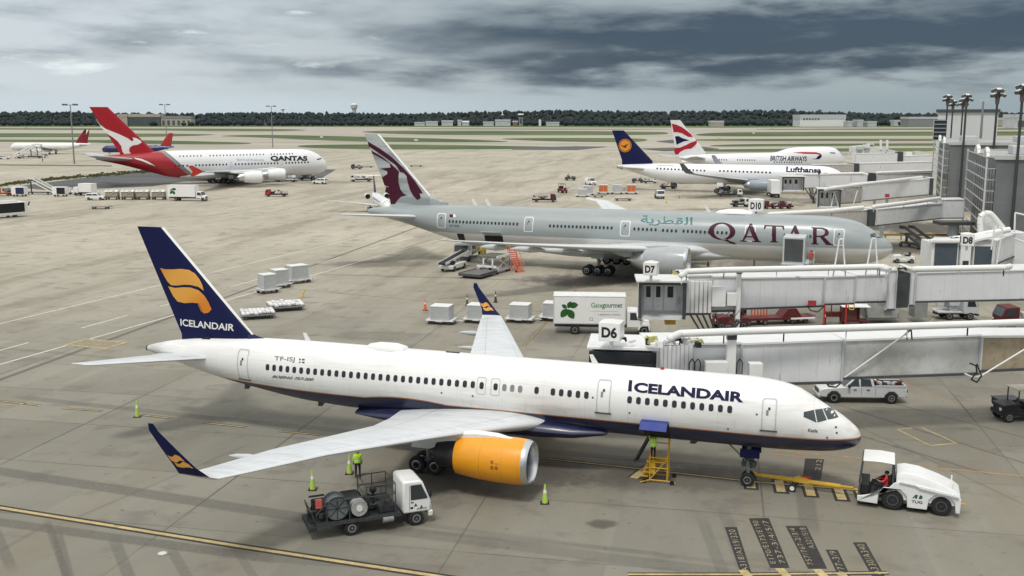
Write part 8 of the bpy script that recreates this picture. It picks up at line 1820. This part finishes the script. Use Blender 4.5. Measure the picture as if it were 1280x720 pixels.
person('worker standing at the controls of the dark cargo loader', (c_.x+1.5*cos(a_)-1.85*sin(a_)*-1*-1, c_.y+1.5*sin(a_)+1.85*cos(a_)*-1), radians(20), 'stand', vest=paint('olive_vest', (.32, .33, .04), .8), z=2.4, legs=paint('khaki_cloth', (.16, .14, .06), .8)) if 0 else person('worker in an olive vest beside the dark cargo loader', g(629, 336), radians(200), 'reach', vest=paint('olive_vest', (.32, .33, .04), .8), legs=paint('khaki_cloth', (.16, .14, .06), .8), scale=1.05)
person('worker in dull red top on the platform of the raised catering truck', g(1013.5, 331.5, 2.88), radians(160), 'stand', top=REDCL, legs=paint('khaki_cloth', (.16, .14, .06), .8), scale=1.05, z=2.88)
o_ = None
person('person beside the D10 sign in dark clothes', g(940.5, 261), radians(150), 'stand', scale=1.15)
person('tiny person walking in front of the far left airliner', g(53.5, 203), radians(90), 'walk', scale=1.2)
# red ramp equipment below the D7 bridge
o = veh('baggage_trailer', 'long dark red flat trailer train under the D7 bridge', 'trailer', 968, 404, hd(1018, 402, 918, 406)); MB().bb(-3.8, 3.6, -.9, .9, .5, .75).build('deck', DRED, o); MB().prism([(.4, .76), (1.1, 1.6), (2.0, 1.6), (2.6, .76)], -.8, .8).build('hump', DRED, o); MB().bb(1.3, 3.9, -1.15, -.95, .55, .7).build('white_edge', WHITE, o)
q = MB()
for i in range(6): q.bar((-2.4+i*.33, .3, .75), (-2.4+i*.33, .3, 2.1), .12)
q.build('stake', REDL, o)
for x in (-3.2, -1.4, 1.6, 3.0):
    for y in (-.8, .8): wheel(o, x, y, .3, .2)
MB().box((3.9, 0, .75), (.5, 1.5, .08)).build('end_rail', DRED, o); MB().bb(-4.3, -3.7, -.7, .7, .5, 1.9).build('end_box', DRED, o)
person('worker bending in green vest behind the dark red trailer under the D7 bridge', g(931, 398), radians(-60), 'bend', vest=HIVIS, scale=1.05)
t = tractor('dark red tractor at the left end of the red trailer, under the D7 service bay', 912, 410, radians(190), DRED, False, 1.2)
o = veh('equipment_cabinet', 'dark red open sided cart with a white top under the D7 joint', 'equipment cart', 1067, 406, radians(-5)); q = MB(); q.bb(-1.3, 1.3, -.7, .7, .4, .55); q.bb(-1.3, -1.15, -.7, .7, .55, 1.9); q.bb(.3, .4, -.7, .7, .55, 1.9); q.build('body', DRED, o); MB().bb(-1.4, 1.4, -.85, .85, 1.92, 2.05).build('top', WHITE, o, bevel=.04); MB().bb(-1.1, .25, -.3, .7, .56, 1.85).build('inner_box', paint('box_brown', (.14, .06, .05), .7), o)
for x in (-.9, .9):
    for y in (-.6, .6): wheel(o, x, y, .25, .15)
o = veh('step_rack', 'low red rack with a single post left of the white topped cart', 'rack', 1042, 405, 0); MB().bb(-.9, .7, -.3, .3, .8, 1.3).build('panel', DRED, o); rail(o, [((-.85, 0, 0), (-.85, 0, .8)), ((.65, 0, 0), (.65, 0, .8)), ((-.3, 0, 1.3), (-.3, 0, 3.2))], .06, DRED, 'post')
cone(1030.5, 406, 'dark cone standing left of the low red rack under the D7 bridge', MATS['cone_darkest'], 1.5)
# yellow barrier rail and carts beyond the grey nose
o = veh('yellow_barrier', 'long low yellow barrier in the shade beyond the grey airliner nose', 'barrier', 1160, 300, radians(-2)); q = MB(); q.bar((-10, 0, .9), (9, 0, .9), .3, .35)
for i in range(8): q.bar((-10+i*2.7, 0, 0), (-10+i*2.7, 0, .9), .18)
q.build('rail', paint('dull_yellow', (.30, .20, .04), .7), o); q = MB()
for i in range(7): q.box((4+i*.9, -.6, .8), (.7, .6, 1.2+.4*(i % 2)), rz=i)
q.build('equipment', paint('drab_olive', (.10, .11, .06), .8), o)
print('MESHES', len(bpy.data.meshes), 'OBJ', len(bpy.data.objects))
